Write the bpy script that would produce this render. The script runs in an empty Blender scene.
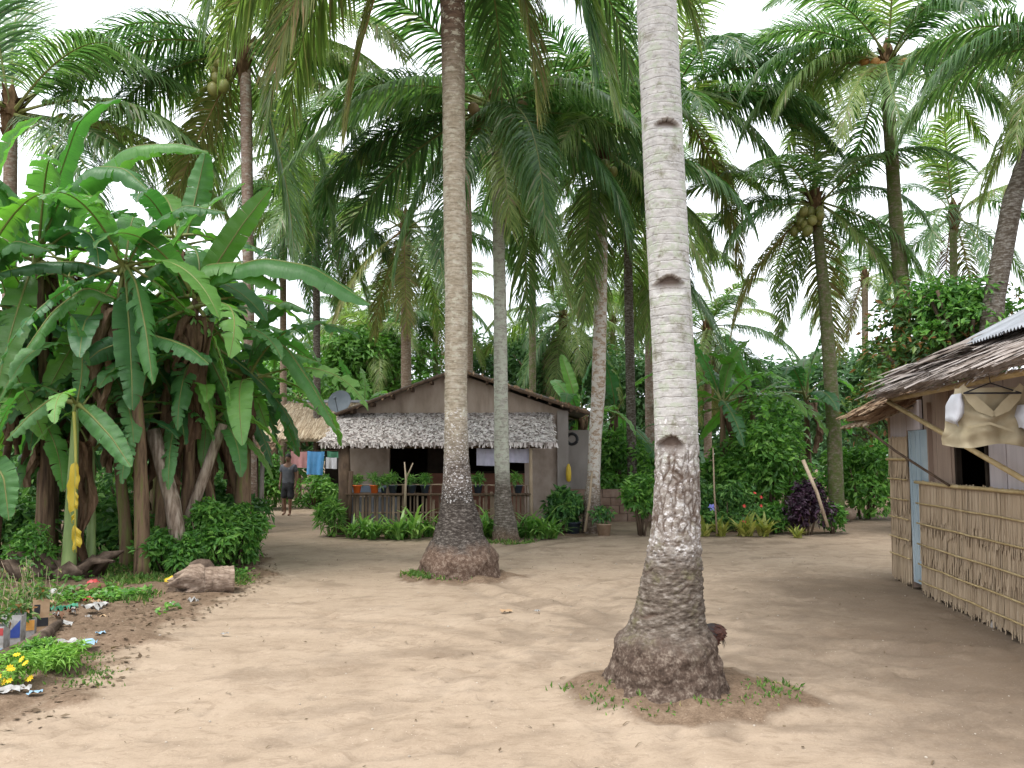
import bpy, bmesh, math, random
import numpy as np
from mathutils import Vector, Matrix, noise as mn

R = math.radians
C = bpy.context.scene.collection
F = 820.0
PITCH = math.atan(69 / F)
CAMH = 1.7
rng = np.random.default_rng(7)
random.seed(7)

# ------------------------------------------------------------------ camera geometry helpers
def ray(px, py):
    u, v = (px - 512) / F, (384 - py) / F
    return np.array([u, math.cos(PITCH) - v * math.sin(PITCH), math.sin(PITCH) + v * math.cos(PITCH)])

def at(px, py, D):
    d = ray(px, py)
    return np.array([0, 0, CAMH]) + d * (D / d[1])

def gnd(px, py, z=0.0):
    d = ray(px, py)
    return np.array([0, 0, CAMH]) + d * ((z - CAMH) / d[2])

# ------------------------------------------------------------------ mesh building
class MB:
    def __init__(s):
        s.v, s.f, s.m, s.n, s.lc = [], [], [], 0, []
    def add(s, v, f, mi=0, lc=None):
        v = np.asarray(v, float).reshape(-1, 3)
        s.v.append(v)
        n = s.n
        s.f.extend([tuple(i + n for i in q) for q in f])
        s.m.extend([mi] * len(f))
        s.lc.append(np.zeros((len(v), 3)) if lc is None else np.asarray(lc, float).reshape(-1, 3))
        s.n += len(v)
        return s
    def mesh(s, name, mats, smooth=False):
        me = bpy.data.meshes.new(name)
        v = np.concatenate(s.v)
        me.from_pydata(v.tolist(), [], s.f)
        for m in (mats if isinstance(mats, (list, tuple)) else [mats]):
            me.materials.append(m)
        me.polygons.foreach_set('material_index', np.array(s.m, dtype=np.int32))
        me.polygons.foreach_set('use_smooth', np.full(len(s.f), bool(smooth)))
        a = me.attributes.new('lc', 'FLOAT_VECTOR', 'POINT')
        a.data.foreach_set('vector', np.concatenate(s.lc).astype(np.float32).ravel())
        me.update()
        return me
    def build(s, name, mats, parent=None, smooth=False, world=True):
        if world and parent is not None:
            off = np.array(parent.location if parent.parent is None else parent.parent.location)
            s.v = [a - off for a in s.v]
        return link(name, s.mesh(name, mats, smooth), parent)

def link(name, me, parent=None):
    o = bpy.data.objects.new(name, me)
    C.objects.link(o)
    if parent is not None:
        o.parent = parent
    return o

def tag(o, label=None, cat=None, group=None, kind=None):
    if label: o['label'] = label
    if cat: o['category'] = cat
    if group: o['group'] = group
    if kind: o['kind'] = kind
    return o

def thing(name, label, cat, loc=(0, 0, 0), group=None, rz=0.0):
    o = bpy.data.objects.new(name, None)
    o.empty_display_size = .2
    C.objects.link(o)
    o.location = tuple(loc)
    o.rotation_euler = (0, 0, rz)
    return tag(o, label, cat, group)

def nrm(a):
    a = np.asarray(a, float)
    return a / (np.linalg.norm(a) + 1e-12)

def box(mb, x0, x1, y0, y1, z0, z1, mi=0):
    v = [(x, y, z) for x in (x0, x1) for y in (y0, y1) for z in (z0, z1)]
    f = [(0, 1, 3, 2), (4, 6, 7, 5), (0, 4, 5, 1), (2, 3, 7, 6), (0, 2, 6, 4), (1, 5, 7, 3)]
    return mb.add(v, f, mi)

def tube(mb, pts, rad, n=8, mi=0, caps=True, rough=0.0, seed=0):
    pts = np.asarray(pts, float)
    k = len(pts)
    rad = np.full(k, rad) if np.isscalar(rad) else np.asarray(rad, float)
    rg = np.random.default_rng(seed)
    V = []
    ref = np.array([0.31, 0.2, 0.93]) if abs(nrm(pts[-1] - pts[0])[2]) < .8 else np.array([1.0, 0.1, 0])
    for i in range(k):
        t = nrm(pts[min(i + 1, k - 1)] - pts[max(i - 1, 0)])
        a = nrm(np.cross(ref, t)); b = np.cross(t, a)
        for j in range(n):
            th = 2 * math.pi * j / n
            r = rad[i] * (1 + rough * rg.normal())
            V.append(pts[i] + r * (math.cos(th) * a + math.sin(th) * b))
    Fc = [(i * n + j, i * n + (j + 1) % n, (i + 1) * n + (j + 1) % n, (i + 1) * n + j) for i in range(k - 1) for j in range(n)]
    if caps:
        Fc += [tuple(range(n - 1, -1, -1)), tuple((k - 1) * n + j for j in range(n))]
    return mb.add(V, Fc, mi)

def lathe(mb, c, prof, n=20, mi=0, sx=1.0, sy=1.0, closed=True):
    V = []
    for r, z in prof:
        for j in range(n):
            th = 2 * math.pi * j / n
            V.append((c[0] + sx * r * math.cos(th), c[1] + sy * r * math.sin(th), c[2] + z))
    k = len(prof)
    Fc = [(i * n + j, i * n + (j + 1) % n, (i + 1) * n + (j + 1) % n, (i + 1) * n + j) for i in range(k - 1) for j in range(n)]
    if closed:
        Fc += [tuple(range(n - 1, -1, -1)), tuple((k - 1) * n + j for j in range(n))]
    return mb.add(V, Fc, mi)

def ball(mb, c, r, n=10, k=7, mi=0, M=None):
    V, prof = [], []
    for i in range(k):
        ph = math.pi * (i + .001) / (k - 1 + .002)
        for j in range(n):
            th = 2 * math.pi * j / n
            p = np.array([math.sin(ph) * math.cos(th), math.sin(ph) * math.sin(th), math.cos(ph)]) * np.asarray(r)
            V.append((M @ p if M is not None else p) + np.asarray(c))
    Fc = [(i * n + j, (i + 1) * n + j, (i + 1) * n + (j + 1) % n, i * n + (j + 1) % n) for i in range(k - 1) for j in range(n)]
    return mb.add(V, Fc, mi)

def ribbon(mb, P, W, mi=0, lc=None):
    """strip along points P with half-width vectors W"""
    P = np.asarray(P, float); W = np.asarray(W, float)
    k = len(P)
    V = np.empty((2 * k, 3)); V[0::2] = P - W; V[1::2] = P + W
    return mb.add(V, [(2 * i, 2 * i + 1, 2 * i + 3, 2 * i + 2) for i in range(k - 1)], mi, lc)

def sheet(mb, G, mi=0, lc=None):
    """grid of points G[k][n] as a surface"""
    G = np.asarray(G, float)
    k, n = G.shape[:2]
    return mb.add(G.reshape(-1, 3), [(i * n + j, i * n + j + 1, (i + 1) * n + j + 1, (i + 1) * n + j) for i in range(k - 1) for j in range(n - 1)], mi, lc)

def kites(mb, pos, axis, nor, ln, wd, mi=0, fold=.25, curl=.15):
    """many folded leaf blades at once"""
    n = len(pos)
    axis = axis / (np.linalg.norm(axis, axis=1, keepdims=True) + 1e-9)
    side = np.cross(axis, nor); side /= (np.linalg.norm(side, axis=1, keepdims=True) + 1e-9)
    up = np.cross(side, axis)
    ln = np.asarray(ln).reshape(-1, 1); wd = np.asarray(wd).reshape(-1, 1)
    mid = pos + axis * ln * .45
    V = np.stack([pos, mid - side * wd + up * wd * fold, pos + axis * ln - up * ln * curl, mid + side * wd + up * wd * fold], 1).reshape(-1, 3)
    b = np.arange(n) * 4
    Fc = np.concatenate([np.stack([b, b + 1, b + 2], 1), np.stack([b, b + 2, b + 3], 1)]).tolist()
    return mb.add(V, Fc, mi)

def rdir(n, g):
    d = g.normal(size=(n, 3))
    return d / np.linalg.norm(d, axis=1, keepdims=True)

def leaf_cloud(mb, c, r, n, size, seed, lobes=12, aspect=.42, lobe_r=(.28, .5), up=.5, mi=0, low=-.5, fill=.55):
    g = np.random.default_rng(seed)
    c = np.asarray(c, float); r = np.asarray(r, float)
    ld = rdir(lobes, g); ld[:, 2] = np.where(ld[:, 2] < low, -ld[:, 2], ld[:, 2])
    lc = ld * g.uniform(.35, .8, (lobes, 1))
    lr = g.uniform(lobe_r[0], lobe_r[1], lobes)
    li = g.integers(0, lobes, n)
    d = rdir(n, g); d[:, 2] = np.where((d[:, 2] < -.2) & (g.random(n) < .6), -d[:, 2], d[:, 2])
    q = lc[li] + d * (lr[li] * (fill + (1 - fill) * g.random(n) ** .5) * g.uniform(.9, 1.12, n))[:, None]
    pos = c + q * r
    nor = d * .8 + rdir(n, g) * .7 + np.array([0, 0, up])
    ax = np.cross(nor, rdir(n, g)) + d * .5 + np.array([0, 0, -.25])
    s = size * g.uniform(.6, 1.25, n)
    return kites(mb, pos, ax, nor, s, s * aspect * .5, mi)

# ------------------------------------------------------------------ materials
class NT:
    def __init__(s, name):
        s.mat = bpy.data.materials.new(name); s.mat.use_nodes = True
        s.t = s.mat.node_tree; s.t.nodes.clear()
        s.out = s.n('ShaderNodeOutputMaterial')
    def n(s, typ, **kw):
        nd = s.t.nodes.new(typ)
        for k, v in kw.items():
            if hasattr(nd, k) and k not in ('Scale', 'Detail', 'Vector', 'Color'):
                setattr(nd, k, v)
        return nd
    def l(s, a, b): s.t.links.new(a, b)
    def coord(s, kind='Object', stretch=(1, 1, 1)):
        tc = s.n('ShaderNodeTexCoord'); mp = s.n('ShaderNodeMapping')
        mp.inputs['Scale'].default_value = stretch
        s.l(tc.outputs[kind], mp.inputs['Vector'])
        return mp.outputs[0]
    def attr(s, name):
        a = s.n('ShaderNodeAttribute'); a.attribute_name = name
        return a
    def noise(s, vec, scale, detail=5, rough=.6, dist=0):
        nd = s.n('ShaderNodeTexNoise')
        nd.inputs['Scale'].default_value = scale; nd.inputs['Detail'].default_value = detail
        nd.inputs['Roughness'].default_value = rough; nd.inputs['Distortion'].default_value = dist
        if vec is not None: s.l(vec, nd.inputs['Vector'])
        return nd.outputs['Fac']
    def voro(s, vec, scale, feature='F1', out='Distance', rnd=1):
        nd = s.n('ShaderNodeTexVoronoi'); nd.feature = feature
        nd.inputs['Scale'].default_value = scale; nd.inputs['Randomness'].default_value = rnd
        s.l(vec, nd.inputs['Vector'])
        return nd.outputs[out]
    def math(s, op, a, b=None, clamp=False):
        nd = s.n('ShaderNodeMath'); nd.operation = op; nd.use_clamp = clamp
        for i, x in enumerate((a, b)):
            if x is None: continue
            if isinstance(x, (int, float)): nd.inputs[i].default_value = x
            else: s.l(x, nd.inputs[i])
        return nd.outputs[0]
    def ramp(s, fac, stops):
        nd = s.n('ShaderNodeValToRGB')
        e = nd.color_ramp.elements
        while len(e) < len(stops): e.new(.5)
        for i, (p, c) in enumerate(stops):
            e[i].position = p
            e[i].color = (c, c, c, 1) if isinstance(c, (int, float)) else (*c, 1)
        s.l(fac, nd.inputs[0])
        return nd.outputs[0]
    def mix(s, fac, a, b, mode='MIX'):
        nd = s.n('ShaderNodeMix'); nd.data_type = 'RGBA'; nd.blend_type = mode
        for i, x in ((0, fac), (6, a), (7, b)):
            if isinstance(x, (int, float)): nd.inputs[i].default_value = x
            elif isinstance(x, tuple): nd.inputs[i].default_value = (*x, 1)
            else: s.l(x, nd.inputs[i])
        return nd.outputs[2]
    def shade(s, col, rough=.8, spec=.2, bump=None, bstr=.3, bdist=.02, trans=0, tcol=None, metal=0):
        p = s.n('ShaderNodeBsdfPrincipled')
        if isinstance(col, tuple): p.inputs['Base Color'].default_value = (*col, 1)
        else: s.l(col, p.inputs['Base Color'])
        if isinstance(rough, (int, float)): p.inputs['Roughness'].default_value = rough
        else: s.l(rough, p.inputs['Roughness'])
        p.inputs['Specular IOR Level'].default_value = spec
        p.inputs['Metallic'].default_value = metal
        if bump is not None:
            b = s.n('ShaderNodeBump'); b.inputs['Strength'].default_value = bstr; b.inputs['Distance'].default_value = bdist
            s.l(bump, b.inputs['Height']); s.l(b.outputs[0], p.inputs['Normal'])
        sh = p.outputs[0]
        if trans:
            t = s.n('ShaderNodeBsdfTranslucent'); m = s.n('ShaderNodeMixShader')
            c2 = col if tcol is None else s.mix(1.0, col, tcol, 'MULTIPLY')
            if isinstance(c2, tuple): t.inputs[0].default_value = (*c2, 1)
            else: s.l(c2, t.inputs[0])
            m.inputs[0].default_value = trans
            s.l(sh, m.inputs[1]); s.l(t.outputs[0], m.inputs[2]); sh = m.outputs[0]
        s.l(sh, s.out.inputs[0])
        return s.mat

def lerpc(a, b, t): return tuple(x + (y - x) * t for x, y in zip(a, b))

def leafmat(name, dark, mid, light, rough=.5, spec=.35, trans=.3, island=.5, obj=.3, nscale=1.2, extra=None, eamt=.08):
    s = NT(name)
    ge = s.n('ShaderNodeNewGeometry'); oi = s.n('ShaderNodeObjectInfo')
    nz = s.noise(s.coord(), nscale, 3)
    f = s.math('ADD', s.math('MULTIPLY', ge.outputs['Random Per Island'], island), s.math('MULTIPLY', oi.outputs['Random'], obj))
    f = s.math('ADD', f, s.math('MULTIPLY', nz, 1 - island - obj))
    col = s.ramp(f, [(.12, dark), (.5, mid), (.88, light)])
    if extra:
        sel = s.math('GREATER_THAN', s.math('FRACT', s.math('MULTIPLY', ge.outputs['Random Per Island'], 37.7)), 1 - eamt)
        col = s.mix(sel, col, extra)
    return s.shade(col, rough, spec, trans=trans, tcol=(1.25, 1.5, .8))

def simple(name, stops, scale=5, stretch=(1, 1, 1), rough=.8, spec=.2, bstr=.3, bdist=.01, island=0.0, obj=0.0, trans=0, detail=6, metal=0, bscale=None):
    s = NT(name)
    vec = s.coord('Object', stretch)
    nz = s.noise(vec, scale, detail)
    f = s.ramp(nz, [(.25, 0.0), (.75, 1.0)])
    if island or obj:
        ge = s.n('ShaderNodeNewGeometry'); oi = s.n('ShaderNodeObjectInfo')
        f = s.math('ADD', s.math('MULTIPLY', f, 1 - island - obj), s.math('ADD', s.math('MULTIPLY', ge.outputs['Random Per Island'], island), s.math('MULTIPLY', oi.outputs['Random'], obj)))
    col = s.ramp(f, stops)
    bz = nz if bscale is None else s.noise(vec, bscale, 6)
    return s.shade(col, rough, spec, bump=bz, bstr=bstr, bdist=bdist, trans=trans, metal=metal)

def trunkmat(name, low, up, zsplit, zsoft, lichen, lamt, ring=13.0, dark=None, moss=None, mamt=0.0, white=0.0, wz=(1.0, 1.8), root=None, rootz=.4, crk=None, bstr=.45, ringc=.35, zs2=None, top=None, low2=None, z2=1.0, mott=None):
    """palm bark: pale ringed upper trunk, rough lower trunk, lichen spots, moss, and splashes of lime"""
    s = NT(name)
    vec = s.coord()
    sep = s.n('ShaderNodeSeparateXYZ'); s.l(vec, sep.inputs[0]); z = sep.outputs[2]
    n1 = s.noise(vec, 3.5, 6); n2 = s.noise(vec, 18, 5); n3 = s.noise(s.coord('Object', (1, 1, 5)), 9, 5); n4 = s.noise(vec, 55, 4)
    zz = s.math('ADD', z, s.math('MULTIPLY', s.math('SUBTRACT', n1, .5), zsoft * 1.6))
    t = s.math('DIVIDE', s.math('SUBTRACT', zz, zsplit - zsoft), 2 * zsoft, True)
    upc = s.ramp(s.math('ADD', s.math('MULTIPLY', n3, .65), s.math('MULTIPLY', n2, .35)), [(.3, lerpc(up, (0, 0, 0), .5)), (.48, up), (.7, lerpc(up, (.8, .78, .74), .3))])
    loc = s.ramp(s.math('ADD', s.math('MULTIPLY', n3, .55), s.math('ADD', s.math('MULTIPLY', n2, .25), s.math('MULTIPLY', n4, .2))), [(.36, lerpc(low, (0, 0, 0), .6)), (.5, low), (.64, lerpc(low, (.6, .55, .5), .35))])
    if mott:
        n6 = s.noise(s.coord('Object', (1, 1, 1.5)), 15, 8, .78, .4)
        loc = s.ramp(n6, [(.40, mott[0]), (.49, mott[1]), (.545, mott[1]), (.60, mott[2])])
    if low2:
        t2 = s.math('DIVIDE', s.math('SUBTRACT', zz, z2 - .10), .20, True)
        n5 = s.noise(s.coord('Object', (1, 1, 3.2)), 16, 7, .75)
        lo2 = s.ramp(n5, [(.34, lerpc(low2, (0, 0, 0), .6)), (.5, low2), (.68, lerpc(low2, (.55, .5, .45), .35))])
        loc = s.mix(t2, lo2, loc)
    col = s.mix(t, loc, upc)
    if top:
        col = s.mix(s.math('DIVIDE', s.math('SUBTRACT', zz, top[1] - .6), 1.2, True), col, s.ramp(n3, [(.35, lerpc(top[0], (0, 0, 0), .6)), (.6, top[0])]))
    # ring scars
    rz = s.math('ADD', s.math('MULTIPLY', z, ring), s.math('MULTIPLY', n1, 1.2))
    fr = s.math('FRACT', rz)
    scar = s.ramp(fr, [(0, 0.0), (.08, 1.0), (.9, 1.0), (1, 0.0)])
    col = s.mix(s.math('MULTIPLY', s.math('MULTIPLY', s.math('SUBTRACT', 1.0, scar), t), ringc), col, lerpc(up, (0.02, .015, .01), .8))
    lm = s.ramp(s.noise(s.coord('Object', (1, 1, 1.6)), 7, 7, .72), [(.60 - lamt * .15, 0.0), (.66 - lamt * .15, 1.0)])
    col = s.mix(s.math('MULTIPLY', s.math('MULTIPLY', lm, t), .75), col, lichen)
    if white:
        wm = s.ramp(s.noise(s.coord('Object', (1, 1, 1.7)), 30, 4, .6), [(.57, 0.0), (.61, 1.0)])
        wzz = s.math('MULTIPLY', s.math('GREATER_THAN', zz, wz[0]), s.math('LESS_THAN', zz, wz[1]))
        col = s.mix(s.math('MULTIPLY', s.math('MULTIPLY', wm, wzz), white), col, (.62, .6, .6))
    if moss:
        mm = s.ramp(s.noise(vec, 6.5, 7, .75), [(.50 - mamt * .3, 0.0), (.66 - mamt * .3, 1.0)])
        col = s.mix(s.math('MULTIPLY', mm, .85), col, moss)
    if root:
        tr = s.math('DIVIDE', s.math('SUBTRACT', rootz + .08, zz), .16, True)
        rc = s.ramp(s.math('ADD', s.math('MULTIPLY', n4, .45), s.math('MULTIPLY', n2, .55)), [(.36, lerpc(root, (0, 0, 0), .55)), (.5, root), (.66, lerpc(root, (.5, .42, .34), .35))])
        col = s.mix(tr, col, rc)
    bump = s.math('ADD', s.math('MULTIPLY', s.math('MULTIPLY', scar, t), .5), s.math('ADD', s.math('MULTIPLY', n2, .6), s.math('MULTIPLY', n4, .5)))
    if crk:
        col = s.mix(s.attr('crk').outputs['Fac'], col, crk)
    return s.shade(col, .9, .12, bump=bump, bstr=bstr, bdist=.010)

m = {}
# palm and banana foliage
m['frond'] = leafmat('palm_frond_green', (.034, .085, .030), (.085, .175, .058), (.20, .30, .11), .42, .45, .46, .45, .4, extra=(.24, .25, .16), eamt=.06)
m['frond_pale'] = leafmat('palm_frond_pale', (.075, .135, .038), (.17, .25, .068), (.31, .37, .13), .42, .45, .5, .5, .3, extra=(.26, .22, .12), eamt=.08)
m['frond_old'] = leafmat('palm_frond_old', (.10, .13, .035), (.19, .21, .06), (.30, .28, .10), .55, .3, .3, .5, .3, extra=(.27, .19, .09), eamt=.12)
m['frond_dead'] = leafmat('palm_frond_dead', (.06, .04, .025), (.12, .085, .055), (.21, .16, .11), .8, .15, .15, .5, .3)
m['rachis'] = simple('palm_rachis', [(0, (.10, .13, .035)), (1, (.22, .22, .07))], 4, (1, 1, 1), .5, .3, .2, obj=.4)
m['rachis_old'] = simple('palm_rachis_old', [(0, (.16, .10, .04)), (1, (.30, .20, .09))], 4, (1, 1, 1), .7, .2, .2, obj=.4)
m['fibre'] = simple('palm_fibre', [(0, (.025, .016, .01)), (.5, (.09, .055, .03)), (1, (.2, .13, .07))], 14, (1, 1, .3), .95, .05, .8, .02, island=.4)
m['nut_green'] = simple('coconut_green', [(0, (.10, .12, .025)), (1, (.25, .23, .07))], 3, rough=.45, spec=.4, obj=.5)
m['nut_orange'] = simple('coconut_orange', [(0, (.30, .12, .025)), (1, (.45, .24, .06))], 3, rough=.5, spec=.35, obj=.5)
m['nut_brown'] = simple('coconut_brown', [(0, (.16, .10, .05)), (1, (.34, .24, .14))], 5, rough=.7, spec=.2, obj=.4)

def bananamat(name, dark, mid, light, trans=.34, edge=None):
    s = NT(name)
    a = s.attr('lc'); sep = s.n('ShaderNodeSeparateXYZ'); s.l(a.outputs['Vector'], sep.inputs[0])
    u, v = sep.outputs[0], sep.outputs[1]
    oi = s.n('ShaderNodeObjectInfo'); ge = s.n('ShaderNodeNewGeometry')
    vein = s.noise(None, 1.0, 2)
    nd = vein.node
    cb = s.n('ShaderNodeCombineXYZ'); s.l(s.math('MULTIPLY', u, 190.0), cb.inputs[0]); s.l(s.math('MULTIPLY', v, 1.5), cb.inputs[1]); s.l(oi.outputs['Random'], cb.inputs[2])
    s.l(cb.outputs[0], nd.inputs['Vector'])
    nz = s.noise(s.coord(), 2.2, 4)
    f = s.math('ADD', s.math('MULTIPLY', vein, .22), s.math('ADD', s.math('MULTIPLY', nz, .28), s.math('MULTIPLY', oi.outputs['Random'], .5)))
    col = s.ramp(f, [(.15, dark), (.5, mid), (.85, light)])
    rib = s.math('LESS_THAN', s.math('ABSOLUTE', v), .045)
    col = s.mix(rib, col, lerpc(light, (.32, .36, .12), .6))
    if edge:
        em = s.math('GREATER_THAN', s.math('ADD', s.math('ABSOLUTE', v), s.math('MULTIPLY', s.noise(s.coord(), 6, 5), .5)), 1.28)
        col = s.mix(em, col, edge)
    return s.shade(col, .40, .5, bump=vein, bstr=.6, bdist=.012, trans=trans, tcol=(1.35, 1.7, .65))

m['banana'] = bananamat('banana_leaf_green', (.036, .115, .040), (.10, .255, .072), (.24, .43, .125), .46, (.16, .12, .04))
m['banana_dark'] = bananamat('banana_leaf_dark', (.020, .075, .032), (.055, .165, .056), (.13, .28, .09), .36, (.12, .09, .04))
m['banana_young'] = bananamat('banana_leaf_young', (.07, .17, .035), (.11, .25, .05), (.17, .33, .07), .42)
m['banana_yellow'] = bananamat('banana_leaf_yellow', (.42, .27, .02), (.55, .38, .025), (.62, .46, .05), .3, (.25, .13, .04))
m['banana_dry'] = simple('banana_leaf_dry', [(0, (.03, .018, .012)), (.5, (.13, .08, .05)), (1, (.34, .24, .165))], 9, (2.6, 2.6, .3), .9, .1, .6, .02, obj=.4, trans=.12)
m['banana_stem'] = simple('banana_stem', [(0, (.018, .011, .008)), (.30, (.075, .045, .028)), (.55, (.17, .11, .068)), (.68, (.13, .12, .045)), (1, (.17, .20, .06))], 5.5, (3.2, 3.2, .3), .7, .2, .8, .02, obj=.25)
m['banana_stem_green'] = simple('banana_stem_green', [(0, (.10, .15, .05)), (.5, (.17, .24, .085)), (1, (.27, .33, .13))], 3.2, (2, 2, .4), .5, .3, .3, .01)
# shrubs
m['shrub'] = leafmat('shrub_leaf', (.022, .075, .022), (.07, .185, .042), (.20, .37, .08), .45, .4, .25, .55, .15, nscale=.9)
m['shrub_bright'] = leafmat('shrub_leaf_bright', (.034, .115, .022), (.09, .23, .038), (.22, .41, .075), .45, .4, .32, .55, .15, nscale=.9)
m['shrub_yellow'] = leafmat('shrub_leaf_yellow', (.14, .20, .04), (.30, .31, .07), (.50, .46, .15), .45, .4, .3, .6, .1)
m['shrub_red'] = leafmat('shrub_leaf_red', (.03, .08, .022), (.065, .15, .035), (.17, .24, .055), .42, .45, .28, .6, .1, extra=(.24, .115, .04), eamt=.12)
m['shrub_purple'] = leafmat('shrub_leaf_purple', (.018, .010, .016), (.038, .018, .034), (.085, .035, .075), .45, .4, .15, .6, .1)
m['wood_far'] = leafmat('far_leaf', (.032, .078, .034), (.062, .14, .048), (.12, .23, .075), .55, .3, .25, .5, .1, nscale=.25)
m['mango'] = leafmat('mango_leaf', (.05, .14, .025), (.10, .24, .04), (.20, .38, .07), .45, .4, .3, .5, .05, nscale=.6)
m['grass'] = leafmat('grass_blade', (.05, .10, .022), (.09, .18, .035), (.17, .27, .06), .55, .3, .3, .6, .1, extra=(.28, .23, .11), eamt=.1)
m['picket'] = simple('dark_picket', [(0, (.05, .034, .024)), (.5, (.14, .10, .07)), (1, (.27, .21, .15))], 6, (1, 1, .6), .8, .15, .3, .006, obj=.6)
m['lily'] = leafmat('lily_leaf', (.05, .14, .03), (.12, .27, .05), (.27, .42, .11), .4, .45, .32, .6, .2)
m['bark'] = simple('shrub_bark', [(0, (.05, .035, .025)), (1, (.17, .125, .09))], 9, (1, 1, .3), .9, .1, .6)
# constructions
m['thatch_white'] = simple('thatch_bleached', [(0, (.03, .022, .018)), (.25, (.20, .165, .15)), (.42, (.46, .41, .39)), (1, (.66, .62, .60))], 14, (1, 1, 1), .9, .1, .3, .006, island=.75)
m['thatch_gray'] = simple('thatch_weathered', [(0, (.10, .074, .06)), (.3, (.26, .21, .18)), (.75, (.41, .355, .325)), (1, (.54, .49, .47))], 9, (1, 1, 1), .95, .08, .4, .006, island=.7)
m['thatch_brown'] = simple('thatch_newer', [(0, (.09, .05, .028)), (.5, (.27, .175, .11)), (1, (.46, .34, .23))], 9, (1, 1, 1), .9, .1, .4, .006, island=.7)
m['straw'] = simple('thatch_straw', [(0, (.14, .095, .055)), (.5, (.36, .28, .19)), (1, (.55, .47, .36))], 9, (1, 1, 1), .9, .1, .4, .006, island=.7)
m['reed'] = simple('reed_wall', [(0, (.24, .165, .108)), (.25, (.33, .245, .165)), (.7, (.40, .305, .215)), (1, (.48, .385, .285))], 8, (3, 3, .6), .8, .15, .15, .003, island=.55)
m['bamboo'] = simple('bamboo', [(0, (.27, .185, .085)), (.6, (.42, .315, .16)), (1, (.52, .42, .25))], 6, (1, 1, 1), .55, .3, .2, .004)
m['bamboo_grey'] = simple('bamboo_weathered', [(0, (.12, .085, .05)), (.5, (.27, .205, .14)), (1, (.42, .35, .26))], 6, (1, 1, .6), .75, .15, .3, .006, island=.6)
m['pole_dark'] = simple('dark_pole', [(0, (.04, .026, .018)), (1, (.14, .095, .065))], 8, (1, 1, .5), .8, .15, .4)
m['pole_pale'] = simple('pale_pole', [(0, (.22, .16, .11)), (1, (.48, .39, .29))], 8, (1, 1, .3), .8, .15, .4)
m['plaster'] = simple('house_plaster', [(0, (.22, .17, .135)), (.5, (.36, .29, .24)), (1, (.46, .385, .33))], 2.6, (1, 1, .7), .85, .15, .15, .01, bscale=22)
m['gable'] = simple('gable_board', [(0, (.23, .175, .135)), (.5, (.35, .28, .225)), (1, (.43, .355, .295))], 2.2, (1.5, 1, .5), .85, .15, .2, .01, bscale=14)
m['concrete'] = simple('grey_render', [(0, (.20, .175, .16)), (.5, (.30, .27, .25)), (1, (.38, .345, .325))], 1.5, (1, 1, .5), .9, .1, .2, .01, bscale=25)
m['redwall'] = simple('red_brown_board', [(0, (.13, .055, .036)), (1, (.22, .10, .068))], 2.5, rough=.8)
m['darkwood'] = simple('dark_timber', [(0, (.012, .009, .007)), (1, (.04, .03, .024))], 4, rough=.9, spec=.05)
m['rooftin'] = simple('old_roof_tin', [(0, (.07, .06, .055)), (.5, (.15, .135, .125)), (1, (.25, .22, .20))], 2.5, (1, 1, 1), .6, .35, .2)
m['tin'] = simple('bright_corrugated_tin', [(0, (.26, .265, .28)), (.6, (.38, .39, .42)), (1, (.47, .48, .51))], 3, (1, 1, 1), .6, .35, .1, metal=.2)
m['board'] = simple('weathered_mauve_board', [(0, (.24, .20, .20)), (.5, (.40, .355, .36)), (1, (.52, .47, .475))], 3, (4, 4, .35), .8, .15, .3, .006, island=.4)
m['board_brown'] = simple('brown_board', [(0, (.16, .11, .085)), (1, (.33, .25, .20))], 3, (4, 4, .35), .85, .12, .3, .006, island=.4)
m['doorblue'] = simple('faded_blue_door', [(0, (.19, .25, .29)), (.5, (.28, .345, .39)), (1, (.38, .44, .48))], 2.2, (1, 1, .5), .7, .25, .2)
m['brick'] = simple('low_wall_block', [(0, (.13, .085, .062)), (.5, (.22, .15, .115)), (1, (.31, .235, .19))], 3.5, rough=.9, spec=.1, bstr=.5)
m['log'] = simple('bare_log', [(0, (.07, .045, .033)), (.5, (.19, .135, .10)), (1, (.30, .23, .18))], 7, (1, 1, 1), .9, .1, .5, .015)
m['deadstem'] = simple('dead_stem', [(0, (.05, .034, .025)), (.45, (.20, .15, .115)), (1, (.42, .35, .29))], 7, (3, 3, .45), .9, .1, .8, .02)
m['logbark'] = simple('weathered_log', [(0, (.05, .034, .026)), (.45, (.20, .145, .11)), (.75, (.30, .23, .18)), (1, (.42, .34, .28))], 9, (.5, 2.6, 2.6), .95, .08, .9, .02, bscale=16)
m['stump'] = simple('rotten_wood', [(0, (.022, .016, .013)), (.5, (.10, .072, .055)), (1, (.22, .165, .13))], 6, (1, 1, 1), .95, .08, .7, .03)
m['cutwood'] = simple('cut_notch', [(0, (.035, .02, .014)), (.6, (.12, .065, .045)), (1, (.24, .16, .12))], 20, rough=.95, spec=.05, bstr=.6)
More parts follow.
